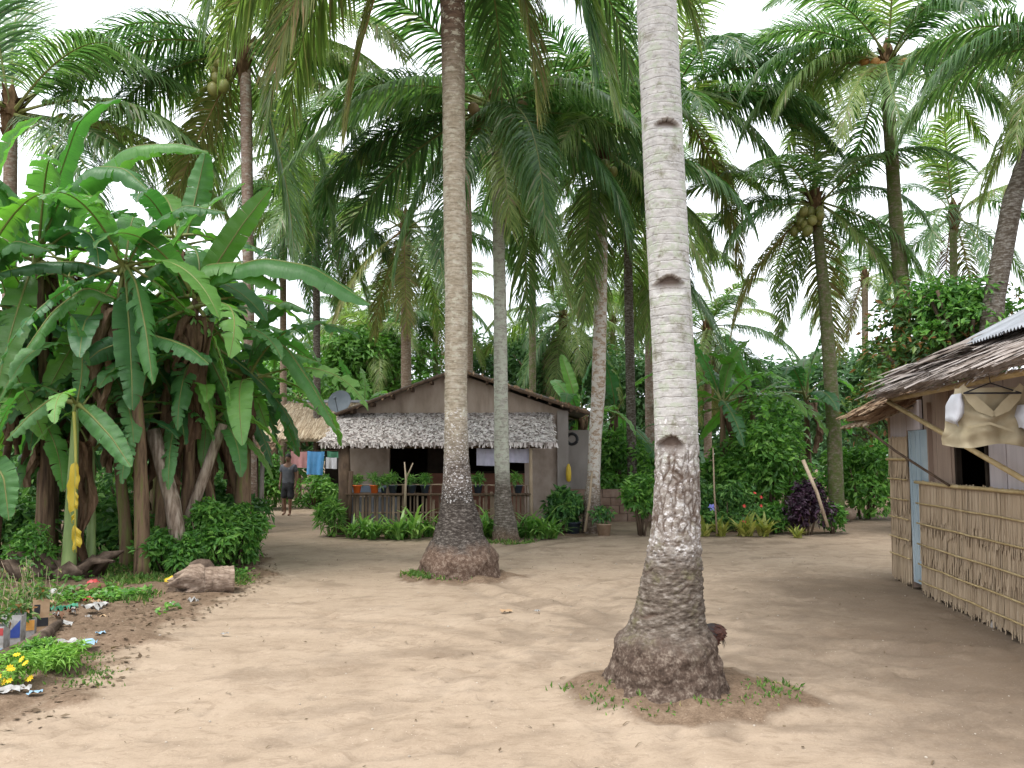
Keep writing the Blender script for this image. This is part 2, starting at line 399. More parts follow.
# cloth, plastics, skin
def cloth(name, c, v=.18, stripes=None):
    return simple(name, [(0, lerpc(c, (0, 0, 0), v)), (1, lerpc(c, (1, 1, 1), v * .4))], 6, rough=.9, spec=.08, bstr=.15, bdist=.004, trans=.12, bscale=160)
m['beige'] = cloth('beige_cotton', (.43, .36, .23))
m['white_cloth'] = cloth('white_cotton', (.62, .63, .68))
m['blue_cloth'] = cloth('blue_towel', (.09, .33, .66))
m['pink_cloth'] = cloth('pink_towel', (.55, .27, .27))
m['lav_cloth'] = cloth('lavender_cloth', (.50, .48, .60))
m['green_cloth'] = cloth('green_cloth', (.05, .22, .12))
m['shirt'] = cloth('charcoal_tshirt', (.105, .112, .135))
m['shorts'] = cloth('black_shorts', (.014, .014, .020))
m['skin'] = simple('brown_skin', [(0, (.17, .092, .06)), (1, (.24, .135, .09))], 12, rough=.5, spec=.35, bstr=.05)
m['hair'] = simple('black_hair', [(0, (.008, .006, .005)), (1, (.02, .016, .013))], 40, rough=.6, spec=.3)
m['yellow'] = simple('yellow_plastic', [(0, (.56, .37, .02)), (1, (.72, .52, .06))], 5, rough=.45, spec=.4)
m['orange_pot'] = simple('orange_plastic', [(0, (.55, .105, .018)), (1, (.70, .16, .035))], 5, rough=.45, spec=.4)
m['dark_pot'] = simple('dark_blue_plastic', [(0, (.02, .028, .04)), (1, (.045, .06, .085))], 5, rough=.45, spec=.4)
m['clay_pot'] = simple('clay_pot', [(0, (.22, .15, .10)), (1, (.34, .25, .18))], 8, rough=.9, spec=.1)
m['dish'] = simple('grey_dish', [(0, (.10, .118, .135)), (1, (.155, .175, .195))], 3, rough=.85, spec=.1)
m['soil'] = simple('potting_soil', [(0, (.03, .02, .014)), (1, (.09, .065, .045))], 20, rough=1, spec=.05, bstr=.8)
m['paper'] = simple('white_litter', [(0, (.12, .105, .09)), (.45, (.28, .27, .26)), (1, (.42, .415, .41))], 14, rough=.6, spec=.3)
m['cyan'] = simple('pale_blue_litter', [(0, (.14, .26, .36)), (1, (.30, .42, .52))], 9, rough=.5, spec=.3)
m['greenplastic'] = simple('green_litter', [(0, (.03, .15, .09)), (1, (.06, .28, .17))], 9, rough=.4, spec=.4)
m['redplastic'] = simple('red_litter', [(0, (.25, .03, .03)), (1, (.45, .07, .07))], 9, rough=.5, spec=.3)
m['card'] = simple('brown_carton', [(0, (.26, .16, .09)), (1, (.46, .33, .21))], 9, rough=.9, spec=.1)
m['blueprint'] = simple('blue_print', [(0, (.02, .04, .20)), (1, (.05, .09, .32))], 9, rough=.5, spec=.3)
m['orangeprint'] = simple('orange_print', [(0, (.50, .22, .04)), (1, (.62, .34, .10))], 9, rough=.5, spec=.3)
m['black'] = simple('black_plastic', [(0, (.012, .012, .014)), (1, (.03, .03, .035))], 9, rough=.5, spec=.3)
m['husk'] = simple('coconut_husk', [(0, (.08, .04, .025)), (1, (.24, .14, .09))], 9, rough=.95, spec=.08, bstr=.7)
m['flower_yellow'] = simple('yellow_petal', [(0, (.62, .38, .01)), (1, (.75, .55, .04))], 9, rough=.6, island=.5)
m['flower_red'] = simple('red_petal', [(0, (.5, .03, .03)), (1, (.62, .12, .09))], 9, rough=.6, island=.5)
m['flower_blue'] = simple('violet_petal', [(0, (.20, .20, .62)), (1, (.34, .34, .75))], 9, rough=.6, island=.5)
m['hen_dark'] = simple('hen_dark_feather', [(0, (.010, .007, .007)), (1, (.035, .02, .017))], 30, (1, 1, 1), .5, .4, .5, island=.4)
m['hen_red'] = simple('hen_russet_feather', [(0, (.025, .009, .007)), (1, (.10, .03, .015))], 30, (1, 1, 1), .55, .35, .5, island=.4)
m['comb'] = simple('hen_comb', [(0, (.35, .02, .02)), (1, (.5, .05, .04))], 30, rough=.5)
m['beak'] = simple('hen_beak', [(0, (.25, .17, .06)), (1, (.4, .28, .12))], 30, rough=.5)
m['hill'] = m['wood_far']
# ------------------------------------------------------------------ ground, sky, camera, light
def smooth(e0, e1, x):
    t = np.clip((x - e0) / (e1 - e0), 0, 1)
    return t * t * (3 - 2 * t)

def fbm(P, sc, octv=4, off=0.0):
    return np.array([mn.fractal(Vector((p[0] * sc + off, p[1] * sc - off, (p[2] if len(p) > 2 else 0) * sc)), .9, 2.1, octv) for p in P])

LEFT_EDGE = [(1.5, -2.6), (4.5, -3.2), (5.9, -3.1), (7.3, -3.35), (8.6, -3.4), (10, -3.35), (11.4, -3.35), (13, -4.0), (16, -5.2), (20, -6.9), (26, -9.0), (40, -14)]
_le = np.array(LEFT_EDGE)
P1X, P1Y = gnd(668, 692)[:2]
P2X, P2Y = gnd(459, 577)[:2]

def GH(x, y):
    """ground height"""
    x, y = np.atleast_1d(x), np.atleast_1d(y)
    i = np.clip(np.searchsorted(GXS, x) - 1, 0, len(GXS) - 2); j = np.clip(np.searchsorted(GYS, y) - 1, 0, len(GYS) - 2)
    u = (x - GXS[i]) / (GXS[i + 1] - GXS[i]); v = (y - GYS[j]) / (GYS[j + 1] - GYS[j])
    return (GZ[j, i] * (1 - u) + GZ[j, i + 1] * u) * (1 - v) + (GZ[j + 1, i] * (1 - u) + GZ[j + 1, i + 1] * u) * v

def make_ground():
    xs = np.concatenate([[-300, -120, -60, -30, -18], np.arange(-12, 9.001, .075), [12, 18, 30, 60, 120, 300]])
    ys = np.concatenate([[-120, -40, -12, -3, 0], np.arange(1.5, 12, .06), np.arange(12, 24, .14), [25, 27, 30, 36, 50, 80, 150, 420]])
    X, Y = np.meshgrid(xs, ys)
    P = np.stack([X.ravel(), Y.ravel()], 1)
    x, y = P[:, 0], P[:, 1]
    P3 = np.c_[P, np.zeros(len(P))]
    n_big = fbm(P3, .35, 3, 3.1)
    n_mid = fbm(P3, 1.6, 4, 11.7)
    Q = P3.copy(); Q[:, 1] *= 1.5; Q[:, 0] *= 1.1
    n_tr = fbm(Q + np.c_[.25 * n_mid, .5 * n_big, 0 * x], 1.7, 4, 23.0)
    n_fine = fbm(P3, 7.0, 3, 5.5)
    z = .008 * n_big + .0035 * n_mid + .005 * n_tr + .0045 * n_fine
    # sweeping tyre and drag marks as shallow real grooves
    for (cx, cy, r, w, a) in ((-2.5, 5.2, 3.1, .10, .014), (-2.5, 5.2, 3.5, .10, .014), (4.5, 12.5, 4.9, .14, .020), (4.5, 12.5, 5.4, .14, .020), (1.5, 1.5, 3.9, .09, .014), (-6, 9, 6.2, .1, .014), (3.2, 9.4, 2.2, .10, .018), (3.2, 9.4, 2.6, .08, .014)):
        d = np.hypot(x - cx, y - cy) + .12 * n_mid - r
        z -= a * np.exp(-(d / w) ** 2) - .5 * a * np.exp(-((np.abs(d) - 2 * w) / w) ** 2)
    g = np.random.default_rng(12)
    for _ in range(700):                                    # footprints and scuffs
        fx, fy = g.uniform(-5, 5.5), g.uniform(3.2, 15)
        an, l, w = g.uniform(0, math.pi), g.uniform(.08, .16), g.uniform(.04, .06)
        k = np.nonzero((np.abs(x - fx) < .45) & (np.abs(y - fy) < .45))[0]
        dx, dy = x[k] - fx, y[k] - fy
        u = (dx * math.cos(an) + dy * math.sin(an)) / l; v = (-dx * math.sin(an) + dy * math.cos(an)) / w
        rr = u * u + v * v
        z[k] += -.022 * np.exp(-rr) + .011 * np.exp(-((np.sqrt(rr) - 1.6) / .45) ** 2)
    scuff_shade = np.clip(-(z - .008 * n_big) / .016, 0, 1)
    edge = np.interp(y, _le[:, 0], _le[:, 1]) + .35 * n_mid
    soil = smooth(.45, -.35, x - edge)                       # planted verge on the left
    z += .05 * soil + .05 * soil * np.clip(n_mid, -.5, 1)
    back = smooth(19.0, 21.5, y + .8 * n_mid) * smooth(-4.5, -2.5, x)
    bed = smooth(16.6, 17.3, y + .35 * n_mid) * smooth(-4.2, -3.6, x) * smooth(1.9, 1.3, x)
    bed = np.maximum(bed, smooth(17.2, 17.8, y + .35 * n_mid) * smooth(2.9, 3.4, x) * smooth(7.2, 6.7, x))
    far = np.maximum(smooth(20, 26, y + n_mid) * smooth(0, 2, np.abs(x + 6.2) - .9), bed)
    far = np.maximum(far, smooth(9.5, 13, np.abs(x)))
    soil = np.maximum(soil, far)
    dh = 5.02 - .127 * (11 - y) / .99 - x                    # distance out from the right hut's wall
    damp_shade = smooth(3.3, .5, dh + .6 * n_mid + .5 * n_tr) * smooth(2.5, 4.5, y) * smooth(12.4, 11.0, y) * .95  # ground tone darkens towards the hut wall
    damp_shade = np.maximum(damp_shade, .6 * smooth(.05, .45, n_tr * .7 + n_big * .55 - .05) * smooth(-3, 0, x))
    damp_shade = np.maximum(damp_shade, .8 * smooth(16.0, 18.5, y + .6 * n_mid) * smooth(3.5, 6, x))
    damp_shade = np.maximum(damp_shade, .45 * smooth(.2, .7, n_tr + .3 * n_mid))
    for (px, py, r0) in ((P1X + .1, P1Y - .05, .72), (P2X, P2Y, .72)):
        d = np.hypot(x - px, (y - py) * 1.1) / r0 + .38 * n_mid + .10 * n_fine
        damp_shade = np.maximum(damp_shade, 1.25 * smooth(1.35, .9, d)); z += .07 * smooth(1.4, .62, d) * (1 + .5 * n_mid) + .03 * n_fine * smooth(1.4, .9, d)
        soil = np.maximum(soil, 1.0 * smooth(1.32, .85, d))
    damp_shade = np.maximum(damp_shade, .42 * scuff_shade)  # hollows of grooves and footprints painted darker to boost their weak shading
    global GXS, GYS, GZ
    GXS, GYS, GZ = xs, ys, z.reshape(len(ys), len(xs))
    V = np.c_[P, z]
    nx, ny = len(xs), len(ys)
    i = (np.arange(ny - 1)[:, None] * nx + np.arange(nx - 1)[None]).ravel()
    F_ = np.stack([i, i + 1, i + nx + 1, i + nx], 1)
    me = bpy.data.meshes.new('ground')
    me.from_pydata(V.tolist(), [], F_.tolist())
    for nm, a in (('soil', soil), ('damp_shade', damp_shade)):
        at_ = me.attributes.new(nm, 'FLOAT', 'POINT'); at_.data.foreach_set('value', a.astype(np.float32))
    me.polygons.foreach_set('use_smooth', np.ones(len(F_), bool))
    s = NT('village_sand')
    vec = s.coord()
    n1 = s.noise(vec, 1.1, 7, .65); n2 = s.noise(vec, 9, 6, .7); n3 = s.noise(vec, 60, 5, .75); n4 = s.noise(s.coord('Object', (1, 1.25, 1)), 1.5, 8, .72, .8)
    so = s.attr('soil').outputs['Fac']; da = s.attr('damp_shade').outputs['Fac']
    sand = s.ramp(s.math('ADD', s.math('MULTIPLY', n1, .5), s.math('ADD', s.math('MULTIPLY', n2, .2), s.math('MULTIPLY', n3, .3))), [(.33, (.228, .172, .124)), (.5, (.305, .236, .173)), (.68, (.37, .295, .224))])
    dark_sand = s.ramp(s.math('ADD', s.math('MULTIPLY', n1, .5), s.math('MULTIPLY', n3, .5)), [(.35, (.105, .078, .057)), (.65, (.19, .144, .108))])
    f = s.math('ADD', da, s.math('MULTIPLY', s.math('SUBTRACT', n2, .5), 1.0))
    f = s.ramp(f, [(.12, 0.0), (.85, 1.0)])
    col = s.mix(s.math('MULTIPLY', f, .85), sand, dark_sand)
    n7 = s.noise(s.coord('Object', (1, 2.2, 1)), 4.5, 9, .78, 1.6)
    col = s.mix(s.ramp(n7, [(.52, 0.0), (.60, .38)]), col, (.165, .118, .082))
    n8 = s.noise(vec, 140, 3, .6)
    col = s.mix(s.ramp(n8, [(.60, 0.0), (.68, .22)]), col, (.13, .095, .07))
    f2 = s.ramp(n4, [(.5, 0.0), (.66, .42)])
    col = s.mix(f2, col, (.175, .126, .088))
    soilc = s.ramp(s.math('ADD', s.math('MULTIPLY', n2, .5), s.math('MULTIPLY', n3, .5)), [(.35, (.075, .05, .033)), (.52, (.155, .108, .074)), (.7, (.26, .192, .138))])
    f3 = s.ramp(s.math('ADD', so, s.math('MULTIPLY', s.math('SUBTRACT', n2, .5), .9)), [(.3, 0.0), (.62, 1.0)])
    col = s.mix(f3, col, soilc)
    peb = s.voro(vec, 26, 'F1')
    pm = s.math('LESS_THAN', s.math('ADD', peb, s.math('MULTIPLY', s.math('SUBTRACT', n2, .5), -.5)), .07)
    col = s.mix(s.math('MULTIPLY', pm, .6), col, (.45, .39, .32))
    bump = s.math('ADD', s.math('MULTIPLY', n3, .5), s.math('ADD', s.math('MULTIPLY', n2, .8), s.math('MULTIPLY', n4, 1.2)))
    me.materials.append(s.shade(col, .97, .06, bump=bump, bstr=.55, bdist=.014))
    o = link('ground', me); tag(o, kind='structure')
make_ground()

sc = bpy.context.scene
w = bpy.data.worlds.new('World'); sc.world = w; w.use_nodes = True
nt = w.node_tree; nt.nodes.clear()
SUN_EL, SUN_AZ = R(66), R(225)       # compass angle clockwise from +Y
sky = nt.nodes.new('ShaderNodeTexSky'); sky.sky_type = 'NISHITA'; sky.sun_disc = False
sky.sun_elevation = SUN_EL; sky.sun_rotation = SUN_AZ; sky.air_density = 1.2; sky.dust_density = 4.0
hs = nt.nodes.new('ShaderNodeHueSaturation'); hs.inputs['Saturation'].default_value = .22
tcw = nt.nodes.new('ShaderNodeTexCoord'); nzw = nt.nodes.new('ShaderNodeTexNoise'); nzw.inputs['Scale'].default_value = 2.2; nzw.inputs['Detail'].default_value = 6
rpw = nt.nodes.new('ShaderNodeValToRGB')
rpw.color_ramp.elements[0].position = .3; rpw.color_ramp.elements[0].color = (8.6, 9.3, 10.2, 1)
rpw.color_ramp.elements[1].position = .7; rpw.color_ramp.elements[1].color = (11.8, 12.1, 12.6, 1)
mxw = nt.nodes.new('ShaderNodeMix'); mxw.data_type = 'RGBA'; mxw.inputs[0].default_value = .8
bg = nt.nodes.new('ShaderNodeBackground'); bg.inputs['Strength'].default_value = .1
ow = nt.nodes.new('ShaderNodeOutputWorld')
L = nt.links.new
L(sky.outputs[0], hs.inputs['Color']); L(tcw.outputs['Generated'], nzw.inputs['Vector']); L(nzw.outputs['Fac'], rpw.inputs[0])
L(hs.outputs[0], mxw.inputs[6]); L(rpw.outputs[0], mxw.inputs[7]); L(mxw.outputs[2], bg.inputs['Color']); L(bg.outputs[0], ow.inputs[0])

sl = bpy.data.lights.new('sun', 'SUN'); sl.energy = 1.7; sl.angle = R(24); sl.color = (1, .96, .9)
so_ = bpy.data.objects.new('sun', sl); C.objects.link(so_)
d_ = Vector((math.sin(SUN_AZ) * math.cos(SUN_EL), math.cos(SUN_AZ) * math.cos(SUN_EL), math.sin(SUN_EL)))
so_.rotation_euler = d_.to_track_quat('Z', 'Y').to_euler(); so_.location = (0, 0, 30)

cd = bpy.data.cameras.new('camera'); cam = bpy.data.objects.new('camera', cd); C.objects.link(cam)
cd.sensor_width = 36; cd.lens = F * 36 / 1024; cd.clip_end = 1500; cd.clip_start = .05
cam.location = (0, 0, CAMH); cam.rotation_euler = (math.pi / 2 + PITCH, 0, 0)
sc.camera = cam
vs = sc.view_settings
vs.view_transform = 'Standard'; vs.look = 'None'; vs.gamma = 1; vs.use_curve_mapping = False; vs.exposure = 1.22
sc.cycles.use_denoising = True
try: sc.cycles.denoiser = 'OPENIMAGEDENOISE'
except Exception: pass
sc.cycles.max_bounces = 7; sc.cycles.diffuse_bounces = 4; sc.cycles.glossy_bounces = 2; sc.cycles.transmission_bounces = 4
sc.cycles.sample_clamp_indirect = 6
sc.render.film_transparent = False

# ------------------------------------------------------------------ coconut palms
CLASSES = [82, 62, 42, 20, 0, -22, -45, -66]
BENDS = {82: 38, 62: 62, 42: 78, 20: 80, 0: 68, -22: 55, -45: 36, -66: 20}
STIFF = {82: .9, 62: 1.2, 42: 1.6, 20: 2.0, 0: 2.3, -22: 2.4, -45: 2.2, -66: 1.6}

def frond_mesh(cls, var, lm, rm, ln=4.4, sparse=False):
    g = np.random.default_rng(1000 + cls * 7 + var * 131)
    mb = MB()
    N = 26
    e0, bend = cls + g.uniform(-5, 5), BENDS[cls] * g.uniform(.85, 1.2)
    sway = g.uniform(-.35, .35)
    P = [np.zeros(3)]; T = []
    for i in range(N):
        t = i / (N - 1)
        e = R(e0 - bend * t ** 1.35)
        a = sway * t
        d = np.array([math.cos(e) * math.cos(a), math.cos(e) * math.sin(a), math.sin(e)])
        T.append(d); P.append(P[-1] + d * ln / N)
    P = np.array(P); T.append(T[-1]); T = np.array(T)
    tt = np.linspace(0, 1, N + 1)
    rad = np.interp(tt, [0, .05, .2, .6, 1], [.062, .036, .024, .013, .004])
    tube(mb, P, rad, 5, 0, False)
    roll = g.uniform(-.5, .5)
    n = 124
    for side in (-1, 1):
        for k in range(n):
            if g.random() < (.35 if sparse else .05): continue
            t = .13 + .87 * (k + g.uniform(-.3, .3)) / n
            t = min(t, .995)
            p = np.array([np.interp(t, tt, P[:, i]) for i in range(3)])
            tn = nrm([np.interp(t, tt, T[:, i]) for i in range(3)])
            lat = nrm(np.cross(tn, [0, 0, 1]) + np.array([0, 1e-4, 0])) * side
            up = np.cross(lat * side, tn)
            lat = lat * math.cos(roll * side * .0 + .22) + up * math.sin(.22 + roll * side * .5)
            ang = R(np.interp(t, [.1, .5, 1], [72, 55, 22]) + g.normal(0, 8))
            d = nrm(tn * math.cos(ang) + lat * math.sin(ang))
            L_ = ln * .275 * np.interp(t, [.1, .25, .5, .8, 1], [.55, .92, 1.0, .72, .36]) * g.uniform(.85, 1.1)
            w0 = .0200 * np.interp(t, [0, .5, 1], [.9, 1.1, .7])
            gs = STIFF[cls] * .85 * g.uniform(.75, 1.35)
            pts, ws = [], []
            S = 4
            wt = (.75, 1.0, .85, .5, .06)
            for q in range(S + 1):
                wv = nrm(np.cross(d, np.cross(tn, d)) + .001) if True else tn
                wv = nrm(tn - d * np.dot(tn, d) + g.normal(0, .12, 3))
                pts.append(p.copy()); ws.append(wv * w0 * wt[q])
                p = p + d * L_ / S
                d = nrm(d + np.array([0, 0, -1]) * gs * L_ / S)
            ribbon(mb, pts, ws, 1)
    return mb.mesh('frond', [m[rm], m[lm]])

_fm = {}
def get_frond(cls, var, mk):
    k = (cls, var, mk)
    if k not in _fm:
        old = mk in ('frond_old', 'frond_dead')
        _fm[k] = frond_mesh(cls, var, mk, 'rachis_old' if old else 'rachis', sparse=(mk == 'frond_dead'))
    return _fm[k]

def trunk_mesh(path, rad, mats, nseg=24, dz=.25, disp=None, notches=(), sm_=.18):
    """path: rows (x,y,z) from the foot up, local to the palm's base"""
    path = np.array(path, float); rad = np.array(rad, float)
    zz = np.arange(path[0, 2], path[-1, 2], dz); zz = np.append(zz, path[-1, 2])
    def sm(v):
        a = np.interp(zz, path[:, 2], v)
        k = max(1, int(sm_ / dz))
        if k > 1:
            pad = np.r_[np.repeat(a[0], k), a, np.repeat(a[-1], k)]
            a = np.convolve(np.convolve(pad, np.ones(k) / k, 'same'), np.ones(k) / k, 'same')[k:-k]
        return a
    xs, ys, rs = sm(path[:, 0]), sm(path[:, 1]), sm(rad)
    th = np.linspace(0, 2 * math.pi, nseg, endpoint=False)
    V = np.zeros((len(zz), nseg, 3)); mi = np.zeros((len(zz), nseg), int); CK = np.zeros((len(zz), nseg))
    for i, z in enumerate(zz):
        r = np.full(nseg, rs[i])
        if disp is not None:
            q = np.array([disp(z, a, rs[i]) for a in th])
            if q.ndim == 2: CK[i] = q[:, 1]; q = q[:, 0]
            r = r + q
        for (nx, nz, hw, hh, dep) in notches:
            if abs(z - nz) > hh * 1.25: continue
            for j, a in enumerate(th):
                if math.sin(a) > -.1: continue
                u = (xs[i] + rs[i] * math.cos(a) - nx) / hw
                if abs(u) >= 1.05: continue
                top = 1 - .75 * u * u
                v = (z - nz) / hh
                if v > top or v < -1 + .5 * u * u: continue
                fdep = np.clip((v + 1) / (top + 1), 0, 1) * math.sqrt(max(0, 1.1 - u * u))
                r[j] -= dep * fdep
                CK[i, j] = max(CK[i, j], .95 * min(1, max(0, fdep * 2.0 - .4)))
        V[i, :, 0] = xs[i] + r * np.cos(th); V[i, :, 1] = ys[i] + r * np.sin(th); V[i, :, 2] = z
    mb = MB()
    k = len(zz)
    q0, q1 = [], []
    for i in range(k - 1):
        for j in range(nseg):
            (q1 if mi[i, j] and mi[i + 1, j] else q0).append((i * nseg + j, i * nseg + (j + 1) % nseg, (i + 1) * nseg + (j + 1) % nseg, (i + 1) * nseg + j))
    mb.add(V.reshape(-1, 3), q0, 0)
    mb.f.extend(q1); mb.m.extend([1] * len(q1))
    mb.f.append(tuple((k - 1) * nseg + j for j in range(nseg))); mb.m.append(0)
    me = mb.mesh('trunk', mats, smooth=True)
    ca = me.attributes.new('crk', 'FLOAT', 'POINT'); ca.data.foreach_set('value', CK.astype(np.float32).ravel())
    return me

def coconuts(root, top, n, mk, seed, r=.105, spread=.5, low=.55, angs=(-1.9, -1.1)):
    g = np.random.default_rng(seed)
    cl = [(g.uniform(0, 6.28), g.uniform(.2, low)) for _ in range(max(2, n // 3))]
    cl = [(a_, low * q_) for a_ in angs for q_ in (.55, .95)]
    me = None
    for i in range(n):
        a, dz = cl[i % len(cl)]
        p = top + np.array([math.cos(a) * spread * .6, math.sin(a) * spread * .6, -dz]) + g.normal(0, .13, 3) * np.array([1, 1, 1.1])
        if me is None:
            b = MB(); ball(b, (0, 0, 0), (r, r, r * 1.22), 10, 8); me = b.mesh('coconut', m[mk], True)
        o = link('coconut', me, root); o.location = p; o.rotation_euler = tuple(g.uniform(-.5, .5, 3)); s_ = g.uniform(.85, 1.12); o.scale = (s_,) * 3

def crown(root, top, nf, seed, scale=1.0, fm=('frond', 'frond', 'frond_pale', 'frond_old'), emax=84, emin=-55, heroes=(), dead=1, az0=None, aw=.9, clear=None):
    g = np.random.default_rng(seed)
    az0 = g.uniform(0, 360) if az0 is None else az0
    lst = []
    for i in range(nf):
        age = i / (nf - 1)
        lst.append((az0 + i * 137.5 + g.uniform(-12, 12), emax + (emin - emax) * age ** aw + g.uniform(-7, 7), None, g.uniform(.88, 1.08)))
    for i in range(dead):
        lst.append((g.uniform(0, 360), -66, 'frond_dead' if g.random() < .6 else 'frond_old', g.uniform(.7, .9)))
    lst += [tuple(h) for h in heroes]
    if clear: lst = [q for q in lst if not (clear[0] < q[0] % 360 < clear[1] and q[1] < clear[2])]
    for az, el, mk, s_ in lst:
        cls = min(CLASSES, key=lambda c: abs(c - el))
        if mk is None:
            mk = fm[int(g.integers(0, 3))]
            if el < -38 and g.random() < .4: mk = fm[3]
        o = link('frond', get_frond(cls, int(g.integers(0, 3)), mk), root)
        rz = R(az)
        o.location = top + np.array([math.cos(rz) * .1, math.sin(rz) * .1, g.uniform(-.15, .15) + .12 * (cls / 80)])
        o.rotation_euler = (g.uniform(-.25, .25), g.uniform(-.06, .06), rz)
        o.scale = (scale * s_, scale * s_ * g.uniform(.85, 1.05), scale * s_)
    mb = MB()                                                # fibrous boots round the growing point
    for i in range(46):
        a, z0 = g.uniform(0, 6.28), g.uniform(-.55, .15)
        p0 = np.array([math.cos(a) * .13, math.sin(a) * .13, z0]); p1 = p0 + np.array([math.cos(a) * g.uniform(.05, .22), math.sin(a) * g.uniform(.05, .22), g.uniform(.1, .45)])
        wv = np.array([-math.sin(a), math.cos(a), 0]) * g.uniform(.03, .07)
        ribbon(mb, [top + p0, top + (p0 + p1) / 2 + np.array([0, 0, .05]), top + p1], [wv, wv, wv * .4])
    lathe(mb, top, [(.10, -.7), (.17, -.3), (.19, 0), (.12, .35), (.03, .6)], 10)
    link('crown_fibre', mb.mesh('crown_fibre', m['fibre']), root)

def palm(label, prof, D, seed, mats, nf=22, scale=1.0, group='coconut palms around the clearing', trunkkw=None, zbase=None, top_extra=None, nuts=None, **kw):
    """prof: rows (py, x_left, x_right) down to up in the photo, at distance D"""
    pts = []
    for py, xl, xr in prof:
        a, b = at(xl, py, D), at(xr, py, D)
        pts.append((*((a + b) / 2), (b[0] - a[0]) / 2))
    if pts[0][2] > 0: pts.insert(0, (pts[0][0], D, 0, pts[0][3] * 1.25))
    if top_extra: pts.append(top_extra)
    pts = np.array(pts)
    base = np.array([pts[0, 0], D, 0.0])
    root = thing('coconut_palm', label, 'palm tree', base, group)
    path = pts[:, :3] - base
    path[0, 2] = min(path[0, 2], -.05)
    order = np.argsort(path[:, 2]); path, rad = path[order], pts[order, 3]
    tk = dict(nseg=20, dz=.2); tk.update(trunkkw or {})
    link('trunk', trunk_mesh(path, rad, mats, **tk), root)
    top = path[-1].copy()
    crown(root, top, nf, seed, scale, **kw)
    if nuts: coconuts(root, top, nuts[0], nuts[1], seed + 5, *(nuts[2:] if len(nuts) > 2 else ()))
    return root

m['t1'] = trunkmat('bark_near_palm', (.30, .265, .235), (.40, .385, .37), 1.75, .22, (.35, .38, .30), .60, 15, white=.8, wz=(1.0, 1.95), root=(.075, .052, .040), rootz=.40, moss=(.12, .11, .055), mamt=-.10, crk=(.085, .058, .044), ringc=.09, low2=(.11, .088, .07), z2=.98, mott=((.125, .095, .078), (.275, .245, .22), (.46, .45, .44)), bstr=.8)
m['t2'] = trunkmat('bark_second_palm', (.105, .085, .072), (.29, .245, .18), 1.85, .3, (.42, .40, .32), .45, 11, white=.75, wz=(1.05, 2.3), root=(.115, .075, .055), rootz=.42, top=((.13, .085, .06), 7.3), low2=(.05, .041, .035), z2=1.2)
m['t3'] = trunkmat('bark_third_palm', (.10, .085, .068), (.30, .29, .245), 1.3, .25, (.42, .44, .36), .9, 12, root=(.12, .085, .06), rootz=.2)
m['t4'] = trunkmat('bark_spotted_palm', (.13, .095, .07), (.27, .19, .125), .9, .3, (.50, .48, .44), .95, 12, white=.6, wz=(.5, 3))
m['t5'] = trunkmat('bark_brown_palm', (.12, .09, .065), (.235, .165, .115), .8, .3, (.33, .30, .25), .2, 12)
m['t6'] = trunkmat('bark_dark_palm', (.05, .04, .032), (.085, .068, .052), .8, .3, (.22, .21, .18), .2, 12)
m['t7'] = trunkmat('bark_mossy_palm', (.07, .06, .04), (.16, .125, .085), .8, .3, (.2, .2, .12), .2, 12, moss=(.085, .125, .03), mamt=.32)
m['t8'] = trunkmat('bark_red_brown_palm', (.14, .09, .07), (.25, .17, .13), .8, .3, (.4, .37, .33), .45, 12)

